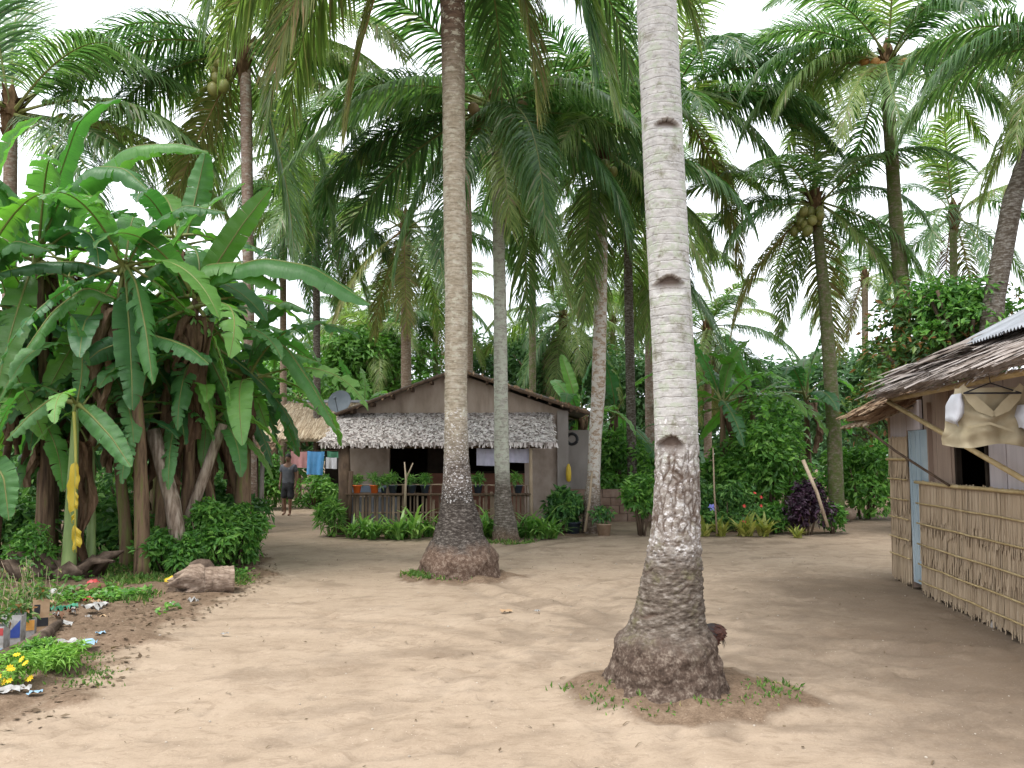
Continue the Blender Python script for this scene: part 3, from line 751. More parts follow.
def n3(x, y, z): return mn.noise(Vector((x, y, z)))
def disp1(z, a, r):
    cx, sy = math.cos(a) * .2, math.sin(a) * .2
    k = float(smooth(1.93, 1.62, z + .10 * n3(cx * 8, sy * 8, 1.0)))
    kr = float(smooth(.50, .40, z + .06 * n3(cx * 9, sy * 9, 4.0)))
    ringd = ((z * 15 + .9 * n3(cx * 4, sy * 4, z)) % 1.0)
    d = (1 - k) * (-.0018 * math.exp(-((ringd - .5) / .1) ** 2) + .003 * n3(cx * 9, sy * 9, z * 9) + .002 * n3(cx * 40, sy * 40, z * 60))
    c = (1 - k) * max(0, .55 * (n3(cx * 30 + 5, sy * 30, z * 55) - .42) * 3)
    if k > 0:
        kd = float(smooth(1.02, 1.16, z)) * k
        wx, wz = .5 * n3(cx * 9, sy * 9, z * 9), .5 * n3(cx * 9 + 7, sy * 9, z * 9)
        uu, vv = a * 1.9 + z * 6.0 + wx, -a * 1.9 + z * 6.0 + wz
        dd, pp = mn.voronoi(Vector((uu, vv, 0)))
        e = (dd[1] - dd[0]) * .8
        plate = n3(pp[0].x * 3.1, pp[0].y * 3.1, pp[0].z * 3.1)
        wob = .5 + .5 * n3(cx * 14 + 2, sy * 14, z * 14)
        g_ = max(0, 1 - e / (.07 + .15 * wob))
        fib = n3(uu * 9, vv * 2.2, 3.0) if plate > 0 else n3(uu * 2.2, vv * 9, 7.0)
        d += kd * (-.008 * g_ + .005 * plate + .007 * n3(cx * 22, sy * 22, z * 22) + .006 * fib)
        c = max(c, kd * min(1, max(0, g_ * (.5 + wob * .6)) + max(0, -plate) * .5 + max(0, fib - .1) * 1.3))
        kh = k * (1 - float(smooth(1.02, 1.16, z)))
        hz = (z * 27 + 2.6 * n3(cx * 6, sy * 6, z * 5)) % 1.0
        gh = max(0, 1 - abs(hz - .5) / .2) * (.35 + .65 * max(0, n3(cx * 12, sy * 12, z * 9) + .35))
        d += kh * (1 - kr) * (-.016 * gh + .014 * n3(cx * 18, sy * 18, z * 24) + .010 * n3(cx * 50, sy * 50, z * 80))
        c = max(c, kh * (1 - kr) * min(1, gh))
    if kr > 0:
        q = n3(cx * 34 + 3, sy * 34, z * 22)
        d += kr * (.036 * n3(cx * 8 + 3, sy * 8, z * 5) + .022 * n3(cx * 22, sy * 22, z * 15) + .010 * q + .008 * n3(cx * 110, sy * 110, z * 50))
        c = max(c, .6 * kr * max(0, min(1, -q * 1.2)))
    return d, c
def disp1_old(z, a, r):
    cx, sy = math.cos(a) * .2, math.sin(a) * .2
    k = smooth(1.86, 1.6, z); kr = smooth(.85, .55, z)
    ringd = ((z * 15 + .9 * n3(cx * 4, sy * 4, z)) % 1.0)
    d = (1 - k) * (-.006 * math.exp(-((ringd - .5) / .1) ** 2) + .005 * n3(cx * 9, sy * 9, z * 9))
    if k > 0:                                              # torn diamond plates
        u, v = a * 2.1 + z * 2.7, -a * 2.1 + z * 2.9
        u += .35 * n3(cx * 5, sy * 5, z * 4); v += .35 * n3(cx * 5 + 9, sy * 5, z * 4)
        e = min(abs(u * 1.0 - round(u)), abs(v - round(v)))
        kk = k * smooth(.9, 1.1, z)
        d += kk * (.016 * min(1, e / .16) - .012 + .008 * n3(cx * 22, sy * 22, z * 22))
        kh = k * smooth(1.15, .95, z)
        hz = abs(((z * 17 + 1.6 * n3(cx * 7, sy * 7, z * 3)) % 1.0) - .5)
        d += kh * (.02 * hz + .014 * n3(cx * 16, sy * 16, z * 20) + .008 * n3(cx * 50, sy * 50, z * 50))
    if kr > 0:
        d += kr * (.055 * n3(cx * 9 + 3, sy * 9, z * 5) + .03 * n3(cx * 24, sy * 24, z * 14) + .013 * n3(cx * 75, sy * 75, z * 55))
    return d
D1 = P1Y
prof1 = [(718, 555, 772), (708, 572, 752), (698, 585, 738), (686, 597, 729), (672, 607, 723), (656, 612, 718), (640, 617, 716), (628, 628, 707), (615, 632, 704), (600, 637, 703), (580, 641.5, 702), (560, 646, 701), (540, 650, 700), (510, 653.5, 700), (480, 655, 699.5), (440, 655, 698), (400, 654, 697), (320, 651, 692), (220, 646, 687), (130, 642, 682.5), (20, 637.5, 677), (-80, 634, 673)]
nt1 = [(at(664, 133, D1), 13, 7), (at(666, 290, D1), 15, 11), (at(667, 449, D1), 13, 13)]
base1 = np.array([P1X, P1Y, 0])
notch1 = []
def palm1():
    pts = [(*((at(a, py, D1) + at(b, py, D1)) / 2), (at(b, py, D1)[0] - at(a, py, D1)[0]) / 2) for py, a, b in prof1]
    top = pts[-1]
    pts.append((top[0] - .15, D1, 9.0, .15)); pts.append((top[0] - .25, D1 + .1, 13.2, .13))
    pts = np.array(pts); base = np.array([P1X, P1Y, 0.])
    root = thing('coconut_palm', 'tall pale grey coconut palm with cut climbing notches nearest the viewer', 'palm tree', base, 'coconut palms around the clearing')
    path = pts[:, :3] - base; path[0, 2] = min(path[0, 2], -.06)
    nn = [(p[0] - base[0], p[2], hw / F * D1, hh / F * D1, .048) for p, hw, hh in nt1]
    low = path[:, 2] <= 5.6
    i_cut = np.nonzero(low)[0][-1]
    me = trunk_mesh(np.vstack([path[:i_cut + 1], path[i_cut + 1] * .02 + path[i_cut] * .98]) if False else path[path[:, 2] < 5.9], pts[path[:, 2] < 5.9, 3], [m['t1'], m['cutwood']], nseg=150, dz=.0095, disp=disp1, notches=nn, sm_=.05)
    t = link('trunk', me, root)
    j = np.nonzero(path[:, 2] < 5.9)[0][-1]
    up = MB(); tube(up, path[j:], pts[j:, 3], 24)
    link('upper_trunk', up.mesh('upper_trunk', m['t1'], True), root)
    crown(root, path[-1], 12, 41, 1.15, dead=0)
    coconuts(root, path[-1], 8, 'nut_green', 9)
    # weeds at the foot
    g = np.random.default_rng(3)
palm1()

def disp2(z, a, r):
    cx, sy = math.cos(a) * .3, math.sin(a) * .3
    k = smooth(1.6, .9, z); kr = smooth(.55, .3, z)
    ringd = ((z * 11 + .9 * n3(cx * 4, sy * 4, z)) % 1.0)
    d = (1 - k) * (-.007 * math.exp(-((ringd - .5) / .12) ** 2) + .006 * n3(cx * 9, sy * 9, z * 9))
    d += k * (.03 * n3(cx * 10, sy * 10, z * 6) + .018 * n3(cx * 26, sy * 26, z * 26))
    d += kr * (.05 * n3(cx * 6 + 2, sy * 6, z * 5) + .022 * n3(cx * 40, sy * 40, z * 40))
    return d
CR2 = at(449, -160, P2Y)
palm('brown ringed coconut palm with a thick root ball in mid clearing', [(580, 418, 500), (572, 418.5, 500), (560, 420, 499), (552, 424, 495), (543, 431, 488), (530, 436, 483), (515, 439.5, 478), (500, 441, 473), (480, 443, 471), (450, 444, 468.5), (400, 444.5, 467), (300, 445, 468), (200, 443, 465.5), (100, 442.5, 465), (0, 440, 465), (-80, 440, 463), (-165, 441, 461)],
     P2Y, 202, [m['t2'], m['cutwood']], nf=13, scale=1.16, clear=(228, 312, 90), trunkkw=dict(nseg=72, dz=.035, disp=disp2), emax=80, emin=-40, dead=0,
     fm=('frond', 'frond_pale', 'frond_pale', 'frond_old'), heroes=[(195, 20, 'frond', 1.1), (200, -45, 'frond_pale', 1.05), (214, -22, 'frond_pale', 1.0), (190, -66, 'frond_old', .95), (222, -45, 'frond_old', .95), (178, -22, 'frond_pale', 1.0), (322, -45, 'frond_pale', 1.0), (340, -66, 'frond_old', .9), (352, -22, 'frond_pale', 1.0), (180, 20, 'frond', 1.15), (335, -22, 'frond_pale', .95), (320, 0, 'frond_pale', 1.0), (350, 0, 'frond', 1.1), (10, 20, 'frond', 1.1), (160, -22, 'frond_pale', 1.0), (20, -22, 'frond', .9)], nuts=(8, 'nut_green'))

def disp3(z, a, r):
    cx, sy = math.cos(a) * .25, math.sin(a) * .25
    k = smooth(1.3, .6, z)
    return .006 * n3(cx * 9, sy * 9, z * 9) + k * (.03 * n3(cx * 10, sy * 10, z * 6) + .015 * n3(cx * 30, sy * 30, z * 30))
D3 = gnd(506, 541)[1]
palm('lichen spotted grey coconut palm standing right before the thatched awning', [(542, 493, 521), (530, 493, 518), (515, 494.5, 514.5), (500, 495, 511.5), (480, 495, 510), (450, 494, 509), (400, 494, 508), (300, 493.5, 506.5), (200, 492, 503), (108, 491, 501)],
     D3, 303, [m['t3'], m['cutwood']], nf=16, scale=1.0, trunkkw=dict(nseg=48, dz=.06, disp=disp3), emax=75, emin=-60, dead=0, nuts=(8, 'nut_brown', .12, .7, .5, (-2.5, -.7)), fm=('frond', 'frond', 'frond', 'frond_pale'),
     heroes=[(185, 20, 'frond', 1.05), (200, 0, 'frond', 1.0), (170, 0, 'frond', 1.0), (345, 20, 'frond', 1.0), (330, -22, 'frond', .95), (10, 0, 'frond', 1.0), (270, -45, 'frond_pale', .8), (300, -45, 'frond', .9), (240, -45, 'frond', .9)])
D4 = gnd(592, 533)[1]
palm('rust and white speckled coconut palm rising just right of the house', [(534, 582, 602), (520, 583, 601), (500, 584, 600.5), (480, 587, 600), (440, 588.5, 601.5), (390, 591.5, 605.5), (300, 594, 607), (245, 596, 607.5), (150, 597, 606)],
     D4, 404, [m['t4'], m['cutwood']], nf=15, dead=0, scale=.95, emin=-62, nuts=(5, 'nut_green'), trunkkw=dict(nseg=36, dz=.1, disp=disp3), fm=('frond', 'frond_pale', 'frond', 'frond_pale'))
PL = [
 # label, profile, D, seed, trunk, kwargs
 ('brown coconut palm with a green nut cluster rising behind the bananas', [(500, 242, 257), (300, 243, 254), (200, 242, 253), (110, 240.5, 252), (52, 239, 250)], 17.5, 505, 't8', dict(nf=20, clear=(195, 300, 30), nuts=(16, 'nut_green', .13, .95, .75, (-2.75, -2.3)), scale=1.05, emin=-62, fm=('frond', 'frond_pale', 'frond_pale', 'frond_old'), heroes=[(345, -22, 'frond_pale', .95), (5, 0, 'frond_pale', .95), (335, 0, 'frond_pale', .9), (180, 42, 'frond', 1.0), (190, 20, 'frond', .95), (172, 0, 'frond', .9)])),
 ('coconut palm with a large upright frond at the far left', [(400, 2, 16), (250, 3, 16), (112, 5, 17)], 17, 606, 't8', dict(nf=8, scale=1.08, emin=-20, dead=0, heroes=[(0, 20, 'frond', 1.0), (20, 42, 'frond', 1.0), (85, 82, 'frond', 1.05), (350, 0, 'frond', .9), (330, -22, 'frond', .9)])),
 ('straight brown coconut palm rising behind the roof slope of the house', [(470, 400, 412), (385, 401, 411.5), (300, 401, 410.5), (225, 401, 410)], 26, 707, 't5', dict(nf=16, scale=.95, emin=-62)),
 ('slim mossy coconut palm rising behind the right roof slope', [(470, 528, 537), (390, 529, 536), (260, 529, 536), (150, 530, 536)], 30, 808, 't7', dict(nf=20, scale=.95, emin=-60)),
 ('dark trunked coconut palm standing right of the speckled palm', [(478, 627, 637), (400, 626, 635.5), (290, 624, 633), (182, 623, 631)], 22, 909, 't6', dict(nf=15, dead=0, fm=('frond', 'frond_pale', 'frond_pale', 'frond_pale'), scale=1.0, emin=-62, nuts=(5, 'nut_brown'))),
 ('slender brown coconut palm half hidden behind the nearest palm', [(500, 646, 655), (400, 645, 654), (320, 645, 653), (252, 645, 652)], 26, 1010, 't8', dict(nf=13, dead=0, fm=('frond', 'frond_pale', 'frond_pale', 'frond_pale'), scale=.92, emin=-60)),
 ('coconut palm whose crown fans out to the right behind the nearest palm', [(500, 668, 680), (300, 668, 678), (100, 667, 676)], 20, 1111, 't5', dict(nf=13, scale=1.0, emin=-50, dead=0, heroes=[(355, 42, 'frond', 1.0), (5, 20, 'frond', 1.0), (350, 0, 'frond', 1.0), (340, -22, 'frond', .95), (180, 20, 'frond', 1.0), (200, 0, 'frond', 1.0)])),
 ('tall moss draped coconut palm with orange nuts at upper right', [(480, 893, 911), (290, 894.5, 909.5), (200, 888, 901), (100, 882, 894.5), (62, 882, 893)], 19, 1212, 't7', dict(nf=15, scale=.95, emin=-25, dead=0, nuts=(9, 'nut_orange', .12, .6, .35, (-2.6, -.6)), heroes=[(185, 20, 'frond', 1.0), (200, 0, 'frond_pale', .95), (170, 42, 'frond', 1.0), (355, 20, 'frond', 1.0), (340, 0, 'frond', .95), (230, -22, 'frond_pale', .9)])),
 ('mossy coconut palm with drooping crown and a nut cluster mid right', [(500, 829, 844), (430, 827, 841), (300, 819, 831), (205, 810, 820)], 20, 1313, 't7', dict(nf=20, clear=(215, 285, 30), scale=.85, emin=-62, dead=0, nuts=(14, 'nut_green', .12, .7, .6, (-2.7, -2.0)))),
 ('leaning coconut palm entering from the right edge above the hut', [(480, 962, 988), (300, 984, 1004), (200, 1003, 1022), (100, 1040, 1058), (40, 1074, 1090)], 14, 1414, 't6', dict(nf=14, scale=.85, emin=-40, heroes=[(185, 20, 'frond', 1.0), (195, 0, 'frond', .95), (215, -22, 'frond_pale', .9)])),
 ('thin dark coconut palm rising behind the small straw roof', [(470, 313, 321), (390, 313.5, 320.5), (290, 313, 320), (205, 313, 319)], 27, 1515, 't6', dict(nf=21, scale=.95, emin=-58)),
 ('brown coconut palm directly behind the mid clearing palm', [(470, 462, 474), (370, 463, 473), (230, 463, 472), (130, 462, 470)], 24, 1616, 't5', dict(nf=11, scale=.9, emin=-30, dead=0)),
 ('small distant coconut palm above the rounded mango tree', [(460, 340, 346), (330, 340, 345), (322, 340, 345)], 44, 1717, 't5', dict(nf=18, scale=.9, emin=-45)),
 ('distant coconut palm with low crown over the middle of the roof ridge', [(460, 372, 379), (345, 372, 378), (338, 372, 378)], 36, 1818, 't5', dict(nf=20, fm=('frond_pale', 'frond_pale', 'frond', 'frond_pale'), scale=.9, emin=-62)),
 ('distant coconut palm with low crown right of the ridge', [(460, 560, 567), (330, 560, 566), (318, 560, 566)], 36, 1919, 't7', dict(nf=21, fm=('frond_pale', 'frond_pale', 'frond', 'frond_pale'), scale=.95, emin=-64)),
 ('far coconut palm low between the dark trunk and the nearest palm', [(460, 610, 616), (340, 610, 615), (322, 610, 615)], 42, 2020, 't5', dict(nf=20, fm=('frond_pale', 'frond_pale', 'frond', 'frond_pale'), scale=.95, emin=-60)),
 ('far coconut palm low behind the right banana clump', [(470, 704, 712), (345, 704, 711), (330, 704, 711)], 31, 2121, 't5', dict(nf=18, scale=.8, emin=-60)),
 #('far coconut palm beyond the drooping mossy palm', [(470, 766, 773), (330, 766, 772), (322, 766, 772)], 36, 2222, 't6', dict(nf=18, scale=.85, emin=-62)),
 ('far coconut palm beyond the tall moss draped palm', [(470, 862, 869), (290, 862, 868), (278, 862, 868)], 38, 2323, 't5', dict(nf=12, scale=.8, emin=-45)),
 ('far coconut palm above the reddish tree by the hut', [(470, 950, 958), (250, 950, 957), (215, 950, 957)], 27, 2424, 't7', dict(nf=13, scale=.9, emin=-45)),
 #('far coconut palm glimpsed over the banana grove', [(470, 140, 148), (200, 140, 147), (168, 140, 147)], 27, 2525, 't5', dict(nf=20, scale=.95, emin=-60)),
 ('far coconut palm between the green nut palm and the thin dark one', [(470, 280, 287), (190, 280, 286), (150, 280, 286)], 28, 2626, 't5', dict(nf=14, scale=1.0, emin=-64)),
 ('far coconut palm over the left roof slope of the house', [(470, 433, 439), (310, 433, 438), (295, 433, 438)], 38, 2727, 't7', dict(nf=20, fm=('frond_pale', 'frond_pale', 'frond', 'frond_pale'), scale=.95, emin=-64)),
]
for lb, pr, D, sd, tm, kw in PL:
    palm(lb, pr, D, sd, [m[tm], m['cutwood']], **kw)
# ------------------------------------------------------------------ banana plants
BCL = [84, 66, 45, 22, 0, -30, -58]
BB = {84: 42, 66: 72, 45: 92, 22: 88, 0: 66, -30: 40, -58: 22}
def leaf_along(P, g, torn, Wd, t0, hang, roll=0.0, lift=.30, mk='banana', thick=1.0):
    """banana leaf whose midrib follows the points P; the blade is cut into wind torn strips"""
    mb = MB()
    P = np.asarray(P, float); N = len(P) - 1
    T = np.gradient(P, axis=0); T /= np.linalg.norm(T, axis=1, keepdims=True)
    tt = np.linspace(0, 1, N + 1)
    tube(mb, P, np.interp(tt, [0, .12, .3, 1], [.042, .024, .016, .004]) * thick, 6, 1, False)
    lat0 = nrm(np.cross(P[N // 2] - P[0], [0, 0, 1]) + np.array([1e-4, 2e-4, 0]))
    ph0 = g.uniform(0, 6)
    for side in (-1, 1):
        cuts = [0.0]
        while cuts[-1] < 1:
            cuts.append(cuts[-1] + (g.uniform(.014, .06) if g.random() < torn else g.uniform(.10, .24)))
        cuts[-1] = 1.0
        hs_ = hang * g.uniform(.6, 1.4)
        for a, b in zip(cuts[:-1], cuts[1:]):
            if b - a < .004: continue
            narrow = (b - a) < .08
            h2 = hs_ + (g.uniform(-.1, .75) if narrow else g.uniform(-.15, .3)) * torn * 1.3
            shear = g.normal(0, .13 if narrow else .06)
            k = max(2, int((b - a) / .022) + 1)
            G, LCs = [], []
            trim = g.uniform(.72, 1.0) if narrow else 1.0
            fold = g.uniform(-.10, .10)
            for q in range(k):
                uu = min(max(a + (b - a) * q / (k - 1), 0), 1)
                t = t0 + (1 - t0) * uu
                p = np.array([np.interp(t, tt, P[:, i]) for i in range(3)])
                tn = nrm([np.interp(t, tt, T[:, i]) for i in range(3)])
                lat = nrm(lat0 - tn * np.dot(lat0, tn))
                upv = nrm(np.cross(lat, tn))
                lr_, ur_ = lat * math.cos(roll) + upv * math.sin(roll), upv * math.cos(roll) - lat * math.sin(roll)
                lr_ = lr_ * side
                wl = Wd * (max(0, math.sin(math.pi * min(1, uu * .96 + .03) ** .8)) ** .5) * trim * (1 - .3 * float(smooth(.9, 1, uu)))
                row, lr = [], []
                x = p.copy()
                for c in range(5):
                    v = c / 4
                    row.append(x + ur_ * ((.015 * math.sin(uu * 62 + side + ph0) + .010 * math.sin(uu * 31 + 2 * ph0)) * v + fold * .09 * math.sin(math.pi * q / max(1, k - 1)) * v)); lr.append((uu, v * side, 0))
                    drop = lift - h2 * 1.5 * (v + .15)
                    dirv = nrm(lr_ * math.cos(drop) + ur_ * math.sin(drop) + np.array([0, 0, -.55 * max(0, h2) * (v + .2)]) + tn * (.16 + shear * (v + .3)))
                    x = x + dirv * wl / 4
                G.append(row); LCs.append(lr)
            sheet(mb, G, 0, LCs)
    return mb.mesh('leaf', [m[mk], m['rachis']], True)

def banana_leaf(cls, var, mk, torn=.5):
    g = np.random.default_rng(5000 + cls * 13 + var * 77 + len(mk))
    ln, pet, N = 2.05 * g.uniform(.92, 1.08), .42, 40
    e0, bend, sway = cls + g.uniform(-4, 4), BB[cls] * g.uniform(.9, 1.25), g.uniform(-.5, .5)
    P = [np.zeros(3)]
    for i in range(N):
        t = i / (N - 1)
        e = R(e0 - bend * t ** 1.4); a = sway * t
        P.append(P[-1] + np.array([math.cos(e) * math.cos(a), math.cos(e) * math.sin(a), math.sin(e)]) * (ln + pet) / N)
    return leaf_along(P, g, torn, .235 * g.uniform(.9, 1.1), pet / (ln + pet), g.uniform(.05, .5), g.uniform(-.35, .35), .32, mk)

_bm = {}
def get_bleaf(cls, var, mk):
    k = (cls, var, mk)
    if k not in _bm: _bm[k] = banana_leaf(cls, var, mk, (.25, .7, .95)[var])
    return _bm[k]

def dry_leaf(var):
    g = np.random.default_rng(900 + var)
    mb = MB()
    ln = g.uniform(1.1, 2.0)
    for s_ in range(3):
        k = 14; G = []
        ph = g.uniform(0, 6.28); wd = g.uniform(.06, .13)
        for i in range(k):
            t = i / (k - 1)
            cx = .10 + .16 * math.sin(min(1, t * 3) * math.pi / 2) + .05 * math.sin(t * 7 + ph)
            cz = .12 * math.sin(min(1, t * 4) * math.pi) - ln * t * (1 - .1 * s_)
            row = []
            for j in range(5):
                v = j / 4 - .5
                w_ = wd * (1 - .55 * t) * (1 + .4 * math.sin(t * 17 + ph))
                row.append((cx + .05 * math.cos(v * 7 + t * 9 + ph) + g.normal(0, .008), (s_ - 1) * .08 + v * 2 * w_ + .03 * math.sin(t * 11 + ph), cz + g.normal(0, .012)))
            G.append(row)
        sheet(mb, G)
    return mb.mesh('dead_leaf', m['banana_dry'], True)
_dry = [dry_leaf(i) for i in range(4)]

def stem_mesh(h, r, lean, seed, mk):
    g = np.random.default_rng(seed)
    z = np.linspace(-.05, h, 16)
    t = z / h
    pts = np.c_[lean[0] * np.clip(t, 0, 1) ** 1.6, lean[1] * np.clip(t, 0, 1) ** 1.6, z]
    mb = MB(); tube(mb, pts, r * (1.25 - .75 * np.clip(t, 0, 1)) * (1 + .03 * g.normal(size=16)), 14)
    return mb.mesh('stem', m[mk], True), pts[-1]

def banana(label, px, py, D, h, seed, group, nl=9, r=.09, lean=(0, 0), scale=1.0, mats=('banana', 'banana', 'banana_dark'), dry=3, stem='banana_stem', emin=-58, heroes=(), base=None, young=.1, emax=84):
    """px, py: where the leaf crown sits in the photo, at distance D; base lies under it, shifted by the lean"""
    g = np.random.default_rng(seed)
    top = at(px, py, D)
    h = top[2] if h is None else h
    b = np.array([top[0] - lean[0], D - lean[1], 0.])
    root = thing('banana_plant', label, 'banana plant', b, group)
    me, tp = stem_mesh(h, r, lean, seed, stem); link('stem', me, root)
    a0 = g.uniform(0, 360)
    L_ = []
    for i in range(nl):
        t = i / max(1, nl - 1)
        L_.append((a0 + i * 137.5 + g.uniform(-18, 18), emax + (emin - emax) * t ** .85, None, g.uniform(.82, 1.05)))
    for az, el, mk, s_ in L_ + list(heroes):
        cls = min(BCL, key=lambda c: abs(c - el))
        if mk is None: mk = 'banana_young' if g.random() < young else mats[int(g.integers(0, 3))]
        o = link('leaf', get_bleaf(cls, int(g.integers(0, 3)), mk), root)
        rz = R(az); o.location = tp + np.array([math.cos(rz) * .03, math.sin(rz) * .03, g.uniform(-.22, .04)])
        o.rotation_euler = (g.uniform(-.35, .35), 0, rz); o.scale = (scale * s_,) * 3
    for i in range(dry):
        o = link('dead_leaf', _dry[int(g.integers(0, 4))], root)
        o.location = tp + np.array([0, 0, -g.uniform(.05, .5) * h * .5]); o.rotation_euler = (0, 0, g.uniform(0, 6.28)); s_ = g.uniform(.75, 1.15); o.scale = (s_, s_, s_ * min(1, h / 2.2))
    return root, b, tp

BG = 'banana grove left of the path'
TRACED = [
 # plant, midrib path in (px, py, distance), half width, tornness, hang, roll, colour
 (21, [(46, 240, 11.5), (58, 180, 11.4), (78, 122, 11.3), (100, 103, 11.2), (122, 98, 11.1)], .22, .15, .35, -.5, 'banana'),
 (21, [(60, 240, 11.6), (85, 180, 11.5), (130, 146, 11.4), (180, 143, 11.4), (208, 152, 11.4)], .30, .3, .75, -.3, 'banana'),
 (21, [(42, 240, 11.4), (62, 195, 11.2), (95, 166, 11.0), (125, 168, 10.9), (148, 190, 10.8)], .32, .6, .7, -.3, 'banana'),
 (21, [(34, 250, 11.4), (-4, 178, 11.2), (12, 140, 11.1), (42, 116, 11.0)], .21, .2, .6, -.3, 'banana'),
 (21, [(30, 255, 11.4), (20, 200, 11.2), (-5, 175, 11.0), (-40, 180, 10.9)], .22, .6, .7, -.3, 'banana'),
 (22, [(128, 268, 11.2), (136, 282, 10.9), (146, 330, 10.6), (153, 384, 10.5)], .22, .95, .55, -.2, 'banana'),
 (22, [(118, 300, 11.2), (86, 286, 11.0), (52, 312, 10.8), (24, 352, 10.6), (-2, 402, 10.5)], .21, .9, .8, -.2, 'banana'),
 (22, [(120, 275, 11.2), (82, 262, 11.0), (40, 262, 10.9), (-6, 274, 10.8)], .22, .95, 1.0, -.2, 'banana_dark'),
 (22, [(140, 332, 11.1), (122, 342, 10.9), (100, 350, 10.8), (84, 363, 10.7)], .20, .1, .6, -.4, 'banana_dark'),
 (22, [(150, 335, 11.2), (170, 340, 11.0), (190, 348, 10.9), (209, 364, 10.8)], .21, .15, .6, -.4, 'banana_dark'),
 (22, [(128, 262, 11.2), (150, 225, 11.0), (185, 205, 10.9), (225, 212, 10.8)], .22, .6, .6, -.3, 'banana'),
 (22, [(120, 262, 11.2), (112, 220, 11.0), (95, 195, 10.8), (66, 200, 10.6)], .22, .6, .6, -.3, 'banana'),
 (24, [(198, 300, 12.0), (218, 272, 11.8), (262, 258, 11.6), (312, 266, 11.4), (370, 304, 11.2)], .36, .2, .75, -.35, 'banana'),
 (24, [(190, 296, 12.0), (205, 265, 11.8), (240, 262, 11.7), (282, 288, 11.6)], .32, .3, .8, -.35, 'banana'),
 (24, [(200, 292, 12.1), (218, 262, 12.0), (242, 225, 11.9), (271, 188, 11.9)], .21, .1, -.1, .9, 'banana_young'),
 (24, [(192, 290, 12.2), (170, 250, 12.1), (195, 215, 12.0), (245, 183, 11.9)], .28, .15, .4, -.5, 'banana'),
 (24, [(185, 296, 12.0), (172, 268, 11.8), (160, 262, 11.6), (128, 285, 11.4)], .22, .8, .7, -.2, 'banana'),
 (35, [(186, 240, 14.6), (194, 205, 14.5), (200, 178, 14.5), (206, 150, 14.4)], .27, .3, -.2, 1.2, 'banana'),
 (26, [(246, 372, 13.0), (262, 340, 12.8), (285, 345, 12.6), (312, 385, 12.5), (337, 430, 12.4)], .21, .3, .7, -.3, 'banana'),
 (26, [(242, 372, 13.0), (260, 350, 12.9), (290, 352, 12.8), (318, 362, 12.7)], .20, .6, .8, -.3, 'banana'),
 (26, [(248, 372, 13.0), (258, 320, 12.9), (285, 300, 12.8), (310, 312, 12.7)], .20, .6, .8, -.3, 'banana_dark'),
 (30, [(200, 342, 13.0), (212, 362, 12.6), (230, 400, 12.3), (244, 448, 12.2)], .20, .95, .6, -.2, 'banana'),
 (30, [(198, 345, 13.2), (205, 380, 12.6), (206, 430, 12.3), (202, 468, 12.2)], .17, .3, .4, -.2, 'banana'),
 (27, [(8, 320, 12.4), (-6, 312, 11.6), (14, 318, 11.3), (36, 344, 11.1)], .21, .1, .4, -.5, 'banana'),
 (27, [(15, 320, 12.4), (30, 345, 11.8), (38, 400, 11.5), (30, 450, 11.4)], .20, .6, .5, -.2, 'banana_dark'),
 (28, [(-30, 300, 11.0), (-10, 262, 10.8), (15, 240, 10.7), (50, 250, 10.6)], .23, .6, .7, -.3, 'banana'),
 (23, [(78, 404, 10.9), (92, 416, 10.6), (112, 438, 10.5), (131, 467, 10.4)], .16, .05, .25, -.7, 'banana'),
 (23, [(72, 402, 10.9), (52, 398, 10.7), (30, 415, 10.6), (6, 440, 10.5)], .16, .3, .4, -.4, 'banana_dark'),
 (34, [(-14, 482, 10.3), (-6, 462, 10.2), (4, 478, 10.1), (9, 520, 10.0)], .17, .05, .2, -.9, 'banana'),
]
